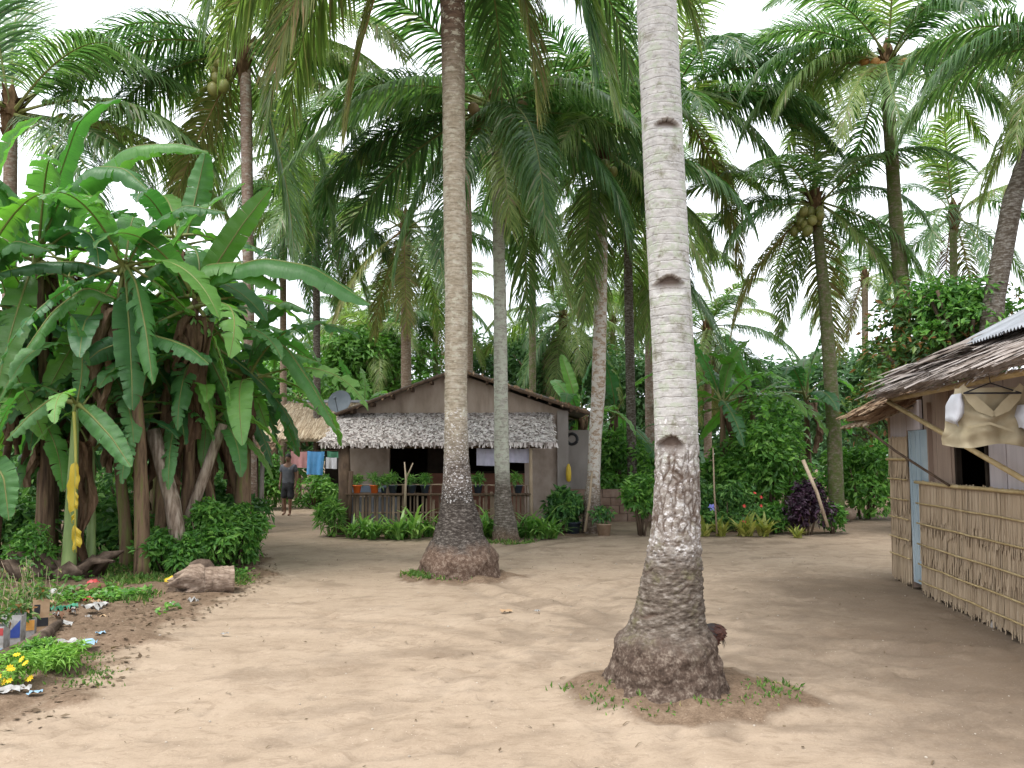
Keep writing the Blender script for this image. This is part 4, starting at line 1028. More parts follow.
BAN = [
 ('tall banana plant with the upright arching leaf at the far left of the grove', 38, 250, 11.6, 21, dict(nl=10, r=.095, dry=3)),
 ('banana plant whose torn leaves arch forward over the grove front', 125, 262, 11.3, 22, dict(nl=10, r=.09, dry=3)),
 ('short banana plant with a hanging yellow leaf in front of the grove', 76, 404, 10.9, 23, dict(nl=4, r=.08, scale=.62, stem='banana_stem_green', emin=30, dry=1)),
 ('banana plant with long arched leaves reaching out over the path', 196, 296, 12.0, 24, dict(nl=9, r=.09)),
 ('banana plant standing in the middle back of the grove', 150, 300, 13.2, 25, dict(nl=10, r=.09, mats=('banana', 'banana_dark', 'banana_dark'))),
 ('banana plant with drooping ragged leaves at the path end of the grove', 246, 372, 13.0, 26, dict(nl=9, r=.12, emin=-10)),
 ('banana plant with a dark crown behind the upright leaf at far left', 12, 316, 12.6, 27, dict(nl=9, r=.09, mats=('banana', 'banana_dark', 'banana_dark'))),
 ('banana plant cut by the left edge of the picture', -34, 292, 11.0, 28, dict(nl=9, r=.09)),
 ('banana plant with brown hanging sheaths left of the leaning dead stem', 112, 330, 12.4, 29, dict(nl=9, r=.095, dry=6, mats=('banana', 'banana_dark', 'banana_dark'))),
 ('banana plant with brown sheaths behind the leaning dead stem', 205, 340, 13.4, 30, dict(nl=9, r=.09, dry=6, mats=('banana_dark', 'banana', 'banana_dark'))),
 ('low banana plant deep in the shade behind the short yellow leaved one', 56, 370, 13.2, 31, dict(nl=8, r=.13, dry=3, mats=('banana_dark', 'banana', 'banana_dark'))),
 ('thin banana sucker between the brown stems at the grove front', 92, 440, 11.6, 32, dict(nl=4, r=.06, scale=.6, dry=0, emin=40, stem='banana_stem_green')),
 ('young banana plant with pale broad leaves at the back of the grove', 226, 318, 14.2, 33, dict(nl=9, r=.12, young=.4)),
 ('low banana plant with one big oval leaf at the left edge', -14, 480, 10.3, 34, dict(nl=3, r=.07, scale=.62, dry=0, emin=45, stem='banana_stem_green')),
 ('tall banana plant behind the grove with pale back lit leaves', 178, 236, 14.6, 35, dict(nl=9, r=.09, young=.2)),
 ('small banana plant with low leaves by the left edge between two brown stems', 18, 396, 11.6, 37, dict(nl=7, r=.07, scale=.72, dry=1, emin=-20, young=.25)),
 ('small banana plant with low leaves left of the leaning dead stem', 138, 392, 11.9, 38, dict(nl=7, r=.07, scale=.72, dry=1, emin=-30, young=.2)),
 ('small banana plant with low leaves right of the leaning dead stem', 182, 404, 12.3, 39, dict(nl=7, r=.07, scale=.7, dry=1, emin=-30, young=.2)),
 ('small banana plant with low leaves at the path corner behind the bushes', 212, 412, 12.8, 40, dict(nl=7, r=.07, scale=.72, dry=1, emin=-30, young=.2)),
 ('banana plant with mid height leaves behind the yellow leaved one', 100, 362, 11.9, 41, dict(nl=8, r=.08, scale=.8, dry=2, emin=-40, young=.2)),
 ('banana plant with mid height leaves over the left brown stems', 44, 338, 12.0, 42, dict(nl=8, r=.08, scale=.82, dry=2, emin=-40, young=.2)),
 ('banana plant with mid height leaves over the right brown stems', 168, 345, 12.3, 43, dict(nl=8, r=.08, scale=.82, dry=2, emin=-40, young=.2)),
 ('banana plant with mid height leaves at the path end', 206, 330, 12.6, 44, dict(nl=8, r=.08, scale=.85, dry=2, emin=-40, young=.2)),
 ('tall banana plant at the back left of the grove', 70, 262, 14.4, 36, dict(nl=9, r=.09)),
]
for lb, px, py, D, sd, kw in BAN:
    gl = np.random.default_rng(sd * 17)
    kw['emax'] = 58 if sd not in (23, 32, 34) else 80
    if sd not in (23, 34): kw['lean'] = (gl.uniform(-.55, .55), gl.uniform(-.35, .35))
    _root, _b, _tp = banana(lb, px, py, D, None, sd, BG, **kw)
    for (s2, path, Wd, torn, hang, roll, mk) in TRACED:
        if s2 != sd: continue
        pts = np.array([at(*p) for p in path]); k = len(pts)
        ts = np.r_[0, np.cumsum(np.linalg.norm(np.diff(pts, axis=0), axis=1))]; ts /= ts[-1]
        P = np.array([[np.interp(q, ts, pts[:, i]) for i in range(3)] for q in np.linspace(0, 1, 41)])
        for _ in range(5): P[1:-1] = .25 * P[:-2] + .5 * P[1:-1] + .25 * P[2:]
        crown_ = _b + _tp
        gg = np.random.default_rng(int(path[0][0] * 3 + path[0][1]) % 9973)
        P = np.vstack([crown_ + (P[0] - crown_) * np.linspace(0, 1, 6)[:-1, None], P]) if np.linalg.norm(P[0] - crown_) > .08 else P
        n0 = len(P) - 41
        me = leaf_along(P - P[0], gg, torn, Wd, max(.08, (n0 + 1) / len(P)), hang * 1.35, roll * (1 if P[-1][0] > P[0][0] else -1), .18, mk)
        o = link('leaf', me, _root); o.location = P[0] - _b
    if sd == 23:
        # the yellow leaf hanging straight down in front of the stem
        mb = MB()
        a, b = at(76, 412, 10.75), at(80, 552, 10.7)
        k = 30; P = []
        for i in range(k):
            t = i / (k - 1); P.append(a + (b - a) * t + np.array([.02 * math.sin(t * 5), -.05 - .03 * math.sin(t * 3), 0]))
        tube(mb, np.array(P), np.linspace(.022, .008, k), 6, 1)
        g = np.random.default_rng(66)
        for side in (-1, 1):
            for (t0, t1, wd) in (((.36, .70, .11), (.72, .76, .05), (.80, .97, .04)) if side < 0 else ((.34, .52, .05), (.55, .66, .045), (.80, .93, .10))):
                G, LC = [], []
                kk = 9
                for q in range(kk):
                    t = t0 + (t1 - t0) * q / (kk - 1)
                    p = np.array([np.interp(t, np.linspace(0, 1, k), np.array(P)[:, i]) for i in range(3)])
                    w_ = wd * math.sin(math.pi * (.12 + .76 * q / (kk - 1))) ** .5 * g.uniform(.8, 1.1)
                    G.append([p, p + np.array([side * w_ * .55, -.03 - .02 * math.sin(q), -.03]), p + np.array([side * w_, .015 * math.sin(q * 1.7), -.07])]); LC.append([(t, 0.06 * side, 0), (t, .5 * side, 0), (t, .9 * side, 0)])
                sheet(mb, G, 0, LC)
        y = mb.build('yellow_leaf', [m['banana_yellow'], m['banana_yellow']], _root, True); y['label'] = 'yellowed dying leaf hanging straight down'

BG2 = 'banana plants behind the yard'
BAN2 = [
 ('young banana plant with one ribbed leaf right of the house roof', 580, 412, 22, 51, dict(nl=8, r=.10, scale=.9, emin=0, heroes=[(120, 84, 'banana_young', .9)])),
 ('dark banana plant between the speckled palm and the dark trunk', 616, 410, 23, 52, dict(nl=8, r=.10, scale=.95)),
 ('banana plant with upright pale leaves just right of the nearest palm', 722, 400, 20.8, 53, dict(nl=9, r=.10, scale=.95, emin=-20, young=.5, heroes=[(200, 84, 'banana', .95), (20, 84, 'banana_young', .9), (100, 66, 'banana', .9)])),
 ('banana plant with wide flat leaf left of the drooping mossy palm', 752, 392, 21.2, 54, dict(nl=9, r=.10, scale=.95, emin=-20, young=.3)),
 ('banana plant with a tall pale leaf beside the mossy trunk', 806, 392, 21, 55, dict(nl=8, r=.10, scale=1.0, emin=-10, young=.3, heroes=[(40, 66, 'banana_young', 1.1), (170, 84, 'banana', .9)])),
 ('banana plant with a tall pale leaf behind the satellite dish', 362, 412, 29, 56, dict(nl=5, r=.10, scale=.9, emin=20, heroes=[(140, 84, 'banana_young', .95), (5, 45, 'banana_young', 1.0)])),
 ('banana plant under the mango tree behind the straw roof', 300, 398, 30, 57, dict(nl=7, r=.10, scale=.85, emin=0)),
 ('banana plant behind the man at the bend of the path', 262, 440, 27, 58, dict(nl=8, r=.10, scale=.8, emin=-20)),
 ('dark banana plant half hidden behind the nearest palm', 672, 418, 25, 59, dict(nl=8, r=.10, scale=.85, emin=-30, mats=('banana', 'banana_dark', 'banana_dark'))),
]
for lb, px, py, D, sd, kw in BAN2:
    banana(lb, px, py, D, None, sd, BG2, dry=1, **kw)

# ------------------------------------------------------------------ shrubs, trees, far woods
def shrub(name, label, cat, px, D, w, h, n, size, mk, seed, group=None, z0=0.0, depth=None, stems=5, aspect=.42, lobes=14, flowers=None, base=None, up=.5):
    g = np.random.default_rng(seed)
    p = at(px, 500, D); b = np.array([p[0], D, 0.0])
    root = thing(name, label, cat, b, group)
    dp = (depth or w * .45)
    mb = MB(); leaf_cloud(mb, (0, 0, z0 + (h - z0) * .5), (w / 2, dp, (h - z0) * .56), n, size, seed, lobes, aspect, low=-.9, up=up)
    v = mb.v[0]; v[:, 2] = np.where(v[:, 2] < .01, .01 + g.random(len(v)) * .05, v[:, 2])
    link('foliage', mb.mesh('foliage', m[mk]), root)
    for i in range(stems):
        st = MB()
        e = np.array([g.uniform(-.38, .38) * w, g.uniform(-.7, .7) * dp, h * g.uniform(.5, .8)])
        s0 = np.array([e[0] * .2, e[1] * .2, -.03])
        tube(st, [s0, s0 * .5 + e * .5 + np.array([0, 0, .08 * h]), e], [.012 + .012 * h, .010 + .007 * h, .005], 6)
        link('stem', st.mesh('stem', m['bark'], True), root)
    if flowers:
        fm = None
        for i in range(flowers[1]):
            if fm is None:
                fb = MB()
                for k in range(6):
                    a = k * math.pi / 3
                    kites(fb, np.zeros((1, 3)), np.array([[math.cos(a), math.sin(a), .5]]), np.array([[0, 0, 1.]]), [flowers[2]], [flowers[2] * .4])
                fm = fb.mesh('flower', m[flowers[0]])
            d = rdir(1, g)[0]; d[1] = -abs(d[1]); 
            o = link('flower', fm, root); o.location = np.array([0, 0, z0 + (h - z0) * .55]) + d * np.array([w * .52, dp * 1.0, (h - z0) * .5]); o.rotation_euler = (g.uniform(.6, 1.4), 0, g.uniform(-.8, .8))
            if o.location.z < .05: o.location.z = .12
    return root
SB = 'leafy bushes beside the path'
shrub('leafy_bush', 'low leafy bush between the leaning dead stem and the log', 'bush', 172, 11.6, .95, .62, 2600, .105, 'shrub_bright', 61, SB)
shrub('leafy_bush', 'bright leafy bush behind the log', 'bush', 206, 11.9, 1.0, .95, 3600, .11, 'shrub_bright', 62, SB)
shrub('leafy_bush', 'leafy bush at the path corner right of the log', 'bush', 238, 12.3, .9, .92, 3600, .11, 'shrub_bright', 63, SB)
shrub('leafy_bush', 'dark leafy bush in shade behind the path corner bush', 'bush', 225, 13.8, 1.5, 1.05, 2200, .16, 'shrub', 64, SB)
shrub('leafy_bush', 'small yellowish green bush beside the rotten stump', 'bush', 33, 11.0, .75, .72, 1300, .085, 'shrub_bright', 65, SB, depth=.35)
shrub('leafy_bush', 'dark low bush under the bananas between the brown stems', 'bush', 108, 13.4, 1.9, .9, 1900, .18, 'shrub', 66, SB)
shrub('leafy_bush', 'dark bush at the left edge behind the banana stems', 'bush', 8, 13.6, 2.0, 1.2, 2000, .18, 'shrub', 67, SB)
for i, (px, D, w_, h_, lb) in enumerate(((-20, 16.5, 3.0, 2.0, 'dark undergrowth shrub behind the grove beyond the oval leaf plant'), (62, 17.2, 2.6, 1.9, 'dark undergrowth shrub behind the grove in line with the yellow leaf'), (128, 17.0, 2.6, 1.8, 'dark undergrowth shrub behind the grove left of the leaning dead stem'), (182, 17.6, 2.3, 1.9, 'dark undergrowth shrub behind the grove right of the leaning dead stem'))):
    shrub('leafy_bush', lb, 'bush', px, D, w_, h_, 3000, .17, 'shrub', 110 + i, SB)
BK = 'shrubs closing the yard on the right'
shrub('garden_shrub', 'light green shrub on a short stem just left of the nearest palm', 'bush', 641, 17.2, .85, 1.25, 1700, .16, 'shrub_bright', 71, BK, z0=.3, stems=7)
shrub('garden_shrub', 'big rounded dense shrub behind the row of pale variegated plants', 'bush', 770, 19.6, 2.3, 2.85, 6400, .19, 'shrub_bright', 72, BK, depth=1.2, lobes=34)
shrub('garden_shrub', 'bright topped shrub leaning left of the big rounded shrub', 'bush', 722, 20.5, 1.7, 1.75, 3200, .19, 'shrub_bright', 73, BK)
shrub('garden_shrub', 'wide dark shrub between the mossy trunk and the hut', 'bush', 862, 21.5, 2.6, 1.9, 4600, .19, 'shrub_bright', 74, BK)
shrub('garden_shrub', 'red flowered shrub behind the variegated plants', 'bush', 727, 18.1, 1.9, 1.0, 2600, .13, 'shrub', 75, BK, flowers=('flower_red', 6, .045))
shrub('garden_shrub', 'yellow green low shrub left of the purple plant', 'bush', 775, 17.6, .75, .62, 900, .15, 'shrub_bright', 76, BK)
shrub('garden_shrub', 'violet flowered shrub peeping out beside the nearest palm', 'bush', 695, 17.9, .7, 1.25, 1100, .15, 'shrub', 77, BK, flowers=('flower_blue', 2, .10))
shrub('purple_shrub', 'dark purple leaved rounded shrub with a leaning stick', 'bush', 806, 17.3, .98, 1.0, 2600, .13, 'shrub_purple', 78, z0=-.12, lobes=18)
shrub('garden_shrub', 'low bright shrub at the right foot of the purple plant', 'bush', 832, 17.6, .5, .62, 600, .14, 'shrub_bright', 79, BK)
shrub('garden_shrub', 'dark shrub behind the low block wall', 'bush', 620, 22.5, 2.6, 2.1, 3600, .19, 'shrub_bright', 80, BK)
shrub('garden_shrub', 'leafy shrub against the right corner of the house', 'bush', 563, 17.7, .9, .9, 1100, .2, 'shrub', 81, BK)
shrub('garden_shrub', 'shrub beside the dark trunk beyond the low wall', 'bush', 655, 24, 2.4, 1.9, 2800, .2, 'shrub_bright', 82, BK)
shrub('garden_shrub', 'bushy green shrub left of the man at the bend of the path', 'bush', 262, 25.0, 1.9, 1.7, 2600, .18, 'shrub_bright', 83, BK)
shrub('garden_shrub', 'low green shrub under the hanging towels', 'bush', 316, 25.6, 2.0, 1.0, 1900, .15, 'shrub_bright', 84, BK)
shrub('garden_shrub', 'tall dark shrub behind the gate post shelter', 'bush', 196, 21, 2.6, 2.9, 4200, .2, 'shrub', 85, BK)
shrub('garden_shrub', 'grassy shrub left of the porch log post', 'bush', 331, 16.9, .5, .75, 800, .2, 'lily', 86, BK, aspect=.16)

def tree(name, label, px, D, hcen, w, h, n, size, mk, seed, group, trunk_r=.18, lobes=30, py=None):
    g = np.random.default_rng(seed)
    p = at(px, 500, D); root = thing(name, label, 'tree', (p[0], D, 0), group)
    mb = MB(); leaf_cloud(mb, (0, 0, hcen), (w / 2, w * .42, h / 2), n, size, seed, lobes, low=-.55, lobe_r=(.2, .42))
    link('crown', mb.mesh('crown', m[mk]), root)
    tb = MB(); tube(tb, [(0, 0, -.1), (.1, .05, hcen * .3), (.05, 0, hcen * .65)], [trunk_r * 1.3, trunk_r, trunk_r * .8], 10)
    for i in range(7):
        a = g.uniform(0, 6.28); e = np.array([math.cos(a) * w * .3, math.sin(a) * w * .25, hcen + g.uniform(-.1, .3) * h])
        s0 = np.array([.05, 0, hcen * .6]); tube(tb, [s0, (s0 + e) / 2 + np.array([0, 0, .2]), e], [trunk_r * .5, trunk_r * .3, .03], 6)
    link('trunk', tb.mesh('trunk', m['bark'], True), root)
TG = 'leafy trees behind the palms'
tree('mango_tree', 'rounded bright green mango tree above the straw roof', 365, 36, 4.5, 6.6, 5.4, 15000, .30, 'mango', 91, TG, lobes=44)
tree('mango_tree', 'bright green tree to the left of the rounded mango tree', 290, 39, 4.1, 6.2, 4.6, 6500, .30, 'mango', 92, TG, lobes=36)
tree('leafy_tree', 'bushy tree with reddish new leaves standing behind the hut', 945, 15.5, 3.45, 3.4, 3.1, 7600, .17, 'shrub_red', 93, TG, .12, lobes=40)
tree('leafy_tree', 'bright topped tree above the hut roof by the right edge', 972, 14.6, 4.15, 2.0, 1.7, 3800, .15, 'shrub_bright', 94, TG, .12)
tree('leafy_tree', 'reddish leaved lower tree between the mossy palms and the hut', 902, 17.5, 2.6, 2.3, 3.0, 4200, .16, 'shrub_red', 95, TG, .1)
tree('leafy_tree', 'dense dark tree beyond the middle of the roof', 500, 42, 5.0, 9, 6.2, 6500, .34, 'wood_far', 96, TG)
tree('leafy_tree', 'dense dark tree beyond the right roof slope', 570, 39, 4.5, 9, 6.4, 6500, .34, 'wood_far', 97, TG)
tree('leafy_tree', 'dense dark tree closing the view behind the grove', 110, 30, 3.6, 8, 5.0, 6500, .30, 'wood_far', 98, TG)
tree('leafy_tree', 'broad dark tree behind the grove at the left edge', 10, 27, 3.4, 8, 5.0, 6500, .30, 'wood_far', 99, TG)
tree('leafy_tree', 'dark spreading tree beyond the right banana clump', 745, 37, 3.7, 9, 5.4, 6500, .34, 'wood_far', 100, TG)
tree('leafy_tree', 'dark spreading tree beyond the two mossy palms', 870, 34, 3.6, 8, 5.4, 6500, .32, 'wood_far', 101, TG)
tree('leafy_tree', 'dark tree beyond the half hidden slender palm', 650, 40, 4.3, 9, 6.2, 6000, .34, 'wood_far', 102, TG)
tree('leafy_tree', 'dark tree seen through the gap beyond the towels', 230, 38, 3.3, 7, 4.6, 5000, .32, 'wood_far', 103, TG)

def far_wood():
    mb = MB(); g = np.random.default_rng(404)
    for i in range(64):
        a = R(-62 + 124 * (i + g.uniform(-.4, .4)) / 63)
        d = g.uniform(50, 66)
        leaf_cloud(mb, (math.sin(a) * d, math.cos(a) * d, g.uniform(1.6, 2.6)), (g.uniform(3.5, 5), 2.5, g.uniform(2.4, 4.0)), 1500, .6, 8000 + i, 12, low=-.6)
    o = mb.build('far_wood', m['wood_far']); tag(o, 'mass of dark green woodland closing the far background', 'woodland', kind='stuff')
far_wood()

def strap_tuft(n, ln, wd, seed, mk, name, arch=1.0):
    g = np.random.default_rng(seed); mb = MB()
    for i in range(n):
        a = g.uniform(0, 6.28); e = R(g.uniform(48, 86)); l = ln * g.uniform(.6, 1.1)
        p = np.array([g.normal(0, .04), g.normal(0, .04), 0]); d = np.array([math.cos(a) * math.cos(e), math.sin(a) * math.cos(e), math.sin(e)])
        wv = np.array([-math.sin(a), math.cos(a), 0]) * wd
        P, W = [], []
        for q, wt in enumerate((.6, 1, 1, .75, .05)):
            P.append(p.copy()); W.append(wv * wt); p = p + d * l / 4; d = nrm(d + np.array([math.cos(a) * .1, math.sin(a) * .1, -.42 * arch]))
        for q in range(5):
            if P[q][2] < .01: P[q][2] = .01
        ribbon(mb, P, W)
    return mb.mesh(name, m[mk])
_tufts = [strap_tuft(34, .62, .022, 300 + i, 'lily', 'lily_clump') for i in range(3)]
g = np.random.default_rng(31)
LX = [(352, 16.6), (364, 16.5), (377, 16.7), (390, 16.5), (403, 16.6), (416, 16.5), (428, 16.8), (441, 17.0), (478, 16.9), (489, 16.7), (521, 16.6), (531, 16.5), (542, 16.4), (553, 16.5), (480, 16.4), (398, 16.25), (372, 16.3)]
for i, (px, D) in enumerate(LX):
    p = at(px, 530, D)
    o = link('lily_clump', _tufts[i % 3]); o.location = (p[0], D, 0); o.rotation_euler = (0, 0, g.uniform(0, 6.28)); s_ = g.uniform(.95, 1.45); o.scale = (s_, s_, s_)
    side = 'left of the mid clearing palm' if px < 445 else ('between the two middle palms' if px < 500 else 'right of the lichen spotted palm')
    tag(o, 'strap leaved green lily clump by the porch fence, ' + side, 'lily', 'lily clumps along the porch fence ' + side)
_var = strap_tuft(30, .42, .026, 777, 'shrub_yellow', 'variegated_plant', .6)
for i, (px, lb) in enumerate(((704, 'pale variegated plant nearest the trunk of the front palm'), (721, 'second pale variegated plant from the front palm'), (745, 'pale variegated plant in the middle of its row'), (764, 'broad pale variegated plant beside the low yellow green shrub'), (797, 'small yellow plant at the foot of the purple shrub'))):
    D = 16.9 if i < 4 else 16.6
    p = at(px, 525, D); o = link('variegated_plant', _var); o.location = (p[0], D, 0); o.rotation_euler = (0, 0, i * 1.3); s_ = (1.25, 1.2, 1.4, 1.35, .8)[i]; o.scale = (s_,) * 3
    tag(o, lb, 'plant', 'pale variegated plants edging the yard')

def grass_stuff():
    mb = MB(); g = np.random.default_rng(88)
    V = []
    def blades(x, y, n, sp, ln):
        pos = np.c_[x + g.normal(0, sp, n), y + g.normal(0, sp, n), np.full(n, .0)]
        return pos, np.full(n, ln)
    ps, ls = [], []
    while sum(len(p) for p in ps) < 12500:
        y = g.uniform(8.6, 14.5) ; e = np.interp(y, _le[:, 0], _le[:, 1])
        x = e - abs(g.normal(0, 1.6)) - .15
        if mn.noise(Vector((x * .9, y * .9, 3))) < .12 or (7.2 < y < 8.8 and x > -4.1 and g.random() < .8): continue
        p, l = blades(x, y, int(g.integers(6, 20)), .09, g.uniform(.025, .085)); ps.append(p); ls.append(l)
    for k in range(42):                                     # tufts about the palms' feet
        a = g.uniform(math.pi * .95, 2.05 * math.pi); r = g.uniform(.5, .85)
        p, l = blades(P1X + .05 + math.cos(a) * r, P1Y + math.sin(a) * r * .75, 7, .05, g.uniform(.02, .05)); ps.append(p); ls.append(l)
    for k in range(46):
        a = g.uniform(math.pi * 1.0, 1.55 * math.pi); r = g.uniform(.55, .72)
        p, l = blades(P2X + math.cos(a) * r, P2Y + math.sin(a) * r * .8, 8, .05, g.uniform(.03, .09)); ps.append(p); ls.append(l)
    for k in range(40):
        p, l = blades(at(506, 540, D3)[0] + g.uniform(-.5, .5), D3 - .4 + g.normal(0, .12), 9, .06, g.uniform(.04, .10)); ps.append(p); ls.append(l)
    for k in range(26):
        q = gnd(g.uniform(60, 110), g.uniform(655, 690)); p, l = blades(q[0], q[1], 10, .06, .035); ps.append(p); ls.append(l)
    P = np.concatenate(ps); Ln = np.concatenate(ls) * g.uniform(.6, 1.4, len(P))
    gz = np.where(P[:, 0] < np.interp(P[:, 1], _le[:, 0], _le[:, 1]) + .2, .035, .0); P[:, 2] = GH(P[:, 0], P[:, 1]) - .005
    ax = rdir(len(P), g); ax[:, 2] = np.abs(ax[:, 2]) + .5
    kites(mb, P, ax, rdir(len(P), g), Ln, Ln * .10 + .004, curl=.3)
    o = mb.build('grass', m['grass']); tag(o, 'sparse green grass and seedlings on the soil verge', 'grass', kind='stuff')
    # broad ground-cover leaves on the verge
    mb = MB(); N = 6000
    y = g.uniform(8.3, 13.2, N); e = np.interp(y, _le[:, 0], _le[:, 1]); x = e - .2 - np.abs(g.normal(0, 1.5, N))
    keep = np.array([mn.noise(Vector((a * 1.1, b * 1.1, 9))) > .08 for a, b in zip(x, y)])
    P = np.c_[x, y, GH(x, y) + g.uniform(.01, .09, N)][keep]; ax = rdir(len(P), g); ax[:, 2] *= .3
    nr = rdir(len(P), g) * .6; nr[:, 2] = 1
    kites(mb, P, ax, nr, g.uniform(.04, .10, len(P)), g.uniform(.02, .035, len(P)))
    o = mb.build('ground_cover', m['shrub_bright']); tag(o, 'low broad leaved weeds carpeting the soil under the bananas', 'weeds', kind='stuff')
    # dry leaf litter and crumbs on sand and soil
    mb = MB(); N = 2600
    y = g.uniform(4, 15, N); e = np.interp(y, _le[:, 0], _le[:, 1]); x = e + .25 - np.abs(g.normal(0, 1.4, N))
    x[:330] = g.uniform(-3.4, 5.0, 330); y[:330] = g.uniform(2.6, 17, 330)
    P = np.c_[x, y, GH(x, y) + .008]
    ax = rdir(N, g); ax[:, 2] *= .15; nr = rdir(N, g) * .4; nr[:, 2] = 1
    s_ = np.where(np.arange(N) < 330, g.uniform(.010, .040, N), g.uniform(.02, .07, N))
    kites(mb, P, ax, nr, s_, s_ * .28, curl=-.1)
    for k in range(150):                                     # twigs and leaflet strips
        x, y = g.uniform(-3.6, 5.0), g.uniform(2.8, 16.5)
        a, l = g.uniform(0, math.pi), g.uniform(.03, .09)
        e = np.array([math.cos(a) * l, math.sin(a) * l, 0]); p = np.array([x, y, GH(x, y)[0] + .006]); q = p + e; q[2] = GH(q[0], q[1])[0] + .006
        wv = np.array([-math.sin(a), math.cos(a), .3]) * g.uniform(.002, .005)
        ribbon(mb, [p, (p + q) / 2 + np.array([0, 0, .008]), q], [wv, wv, wv * .4])
    o = mb.build('leaf_litter', m['frond_dead']); tag(o, 'scattered dry leaves and chips on the ground', 'leaf litter', kind='stuff')
    mb = MB()
    for i in range(300):
        x, y = g.uniform(-4.5, 5.5), g.uniform(2.6, 16); r = g.uniform(.003, .010) * (1.2 if y > 7 else 1)
        ball(mb, (x, y, GH(x, y)[0] + .002), (r, r * g.uniform(.7, 1.3), r * .7), 6, 5)
    o = mb.build('pebbles', simple('pebble', [(0, (.24, .2, .16)), (1, (.42, .37, .31))], 3, island=.8), smooth=True); tag(o, 'small pale pebbles and shell bits scattered on the sand', 'pebbles', kind='stuff')
grass_stuff()
# ------------------------------------------------------------------ thatch
def thatch(mb, o, ea, da, length, depth, rows, per_m, sl, sw, seed, lift=.03, thick=.05, mi=0, jit=.12, slab=True):
    """layered strips on a sloping plane: o = upper corner, ea along the eave, da down the slope"""
    g = np.random.default_rng(seed)
    o, ea, da = np.asarray(o, float), nrm(ea), nrm(da)
    nr = nrm(np.cross(ea, da)); nr = nr if nr[2] > 0 else -nr
    if slab:
        q = [o, o + ea * length, o + ea * length + da * depth, o + da * depth]
        mb.add([p for p in q] + [p - nr * thick for p in q], [(0, 1, 2, 3), (7, 6, 5, 4), (0, 4, 5, 1), (1, 5, 6, 2), (2, 6, 7, 3), (3, 7, 4, 0)], mi)
    for r in range(rows):
        d0 = depth * (1 - (r + 1) / rows)
        n = int(length * per_m)
        for i in range(n):
            a = length * (i + g.uniform(-.8, .8)) / n
            l = sl * g.uniform(.6, 1.25)
            if rows > 1 and r == 0: l = min(l, depth / rows + g.uniform(.02, .14))
            dirv = nrm(da + ea * g.normal(0, jit))
            sd = nrm(np.cross(nr, dirv))
            p0 = o + ea * a + da * (d0 + g.uniform(-.5, .5) * depth / rows * .5) + nr * (.012 + .012 * g.random())
            u = lift * g.uniform(.2, 1.3)
            w_ = sw * g.uniform(.5, 1.3)
            tw = sd + nr * g.uniform(-.35, .35)
            P = [p0, p0 + dirv * l * .5 + nr * u * .8, p0 + dirv * l + nr * (u * .9) + np.array([0, 0, -.02 * g.random()])]
            ribbon(mb, P, [tw * w_, tw * w_, tw * w_ * .45], mi)
    return mb

# ------------------------------------------------------------------ the house behind the palms
GY = 19.5
hx0, hx1 = -3.97, 1.31
root = thing('wooden_house', 'brown gabled village house with bleached thatch awning across its front', 'house', (-1.33, GY, 0))
def P(name, mb, mats, smooth=False): return mb.build(name, mats, root, smooth)
mb = MB(); box(mb, hx0, -2.9, GY, GY + .1, 0, 2.66); P('wall', mb, m['plaster'])
mb = MB(); box(mb, .30, hx1 - .24, GY, GY + .1, 0, 2.66); P('wall', mb, m['plaster'])
mb = MB(); box(mb, -2.0, .30, GY + .002, GY + .1, 0, 1.22); P('half_wall', mb, m['redwall'])
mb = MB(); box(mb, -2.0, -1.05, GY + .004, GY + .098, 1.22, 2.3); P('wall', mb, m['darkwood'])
mb = MB(); box(mb, -2.9, .30, GY + .003, GY + .1, 2.22, 2.66); P('lintel', mb, m['plaster'])
mb = MB(); box(mb, -1.05, .30, GY - .03, GY + .09, 1.222, 1.27); P('window_sill', mb, m['darkwood'])
mb = MB(); box(mb, hx1 - .24, hx1 + .02, GY - .12, GY + .14, 0, 2.7); P('corner_pillar', mb, m['concrete'])
mb = MB(); box(mb, hx0 + .02, -2.92, GY - .03, GY - .002, .78, .97); P('painted_band', mb, cloth('faded_blue_paint', (.24, .31, .42)))
mb = MB()                                                   # gable
ax, az, ez = -1.38, 3.62, 2.64
mb.add([(hx0 - .1, GY - .02, ez), (hx1 + .1, GY - .02, ez), (ax, GY - .02, az), (hx0 - .1, GY + .06, ez), (hx1 + .1, GY + .06, ez), (ax, GY + .06, az)], [(0, 1, 2), (5, 4, 3), (0, 3, 4, 1), (1, 4, 5, 2), (2, 5, 3, 0)])
P('gable', mb, m['gable'])
for x_ in (-2.6, -1.9, -.6, .1, .7):
    zt = az - abs(x_ - ax) * .34 - .06
    mb = MB(); box(mb, x_ - .025, x_ + .025, GY - .045, GY - .022, 2.66, zt); P('batten', mb, m['gable'])
mb = MB(); box(mb, hx0, hx0 + .1, GY + .102, GY + 7, 0, 2.6); box(mb, hx1 - .1, hx1, GY + .15, GY + 7, 0, 2.6); box(mb, hx0 + .1, hx1 - .1, GY + 6.9, GY + 7, 0, 2.6); P('side_walls', mb, m['plaster'])
mb = MB(); box(mb, hx0 + .1, hx1 - .1, GY + 2.6, GY + 2.7, 0, 2.6); box(mb, hx0 + .1, hx1 - .1, GY + .1, GY + 2.6, 2.56, 2.6); P('dark_inner_shell', mb, m['darkwood'])
def slab(mb, a, b, c, d, t, mi=0):
    q = [np.array(p, float) for p in (a, b, c, d)]
    mb.add(q + [p - np.array([0, 0, t]) for p in q], [(0, 1, 2, 3), (7, 6, 5, 4), (0, 4, 5, 1), (1, 5, 6, 2), (2, 6, 7, 3), (3, 7, 4, 0)], mi)
    return mb
Ff, Bb = GY - .5, GY + 7.6
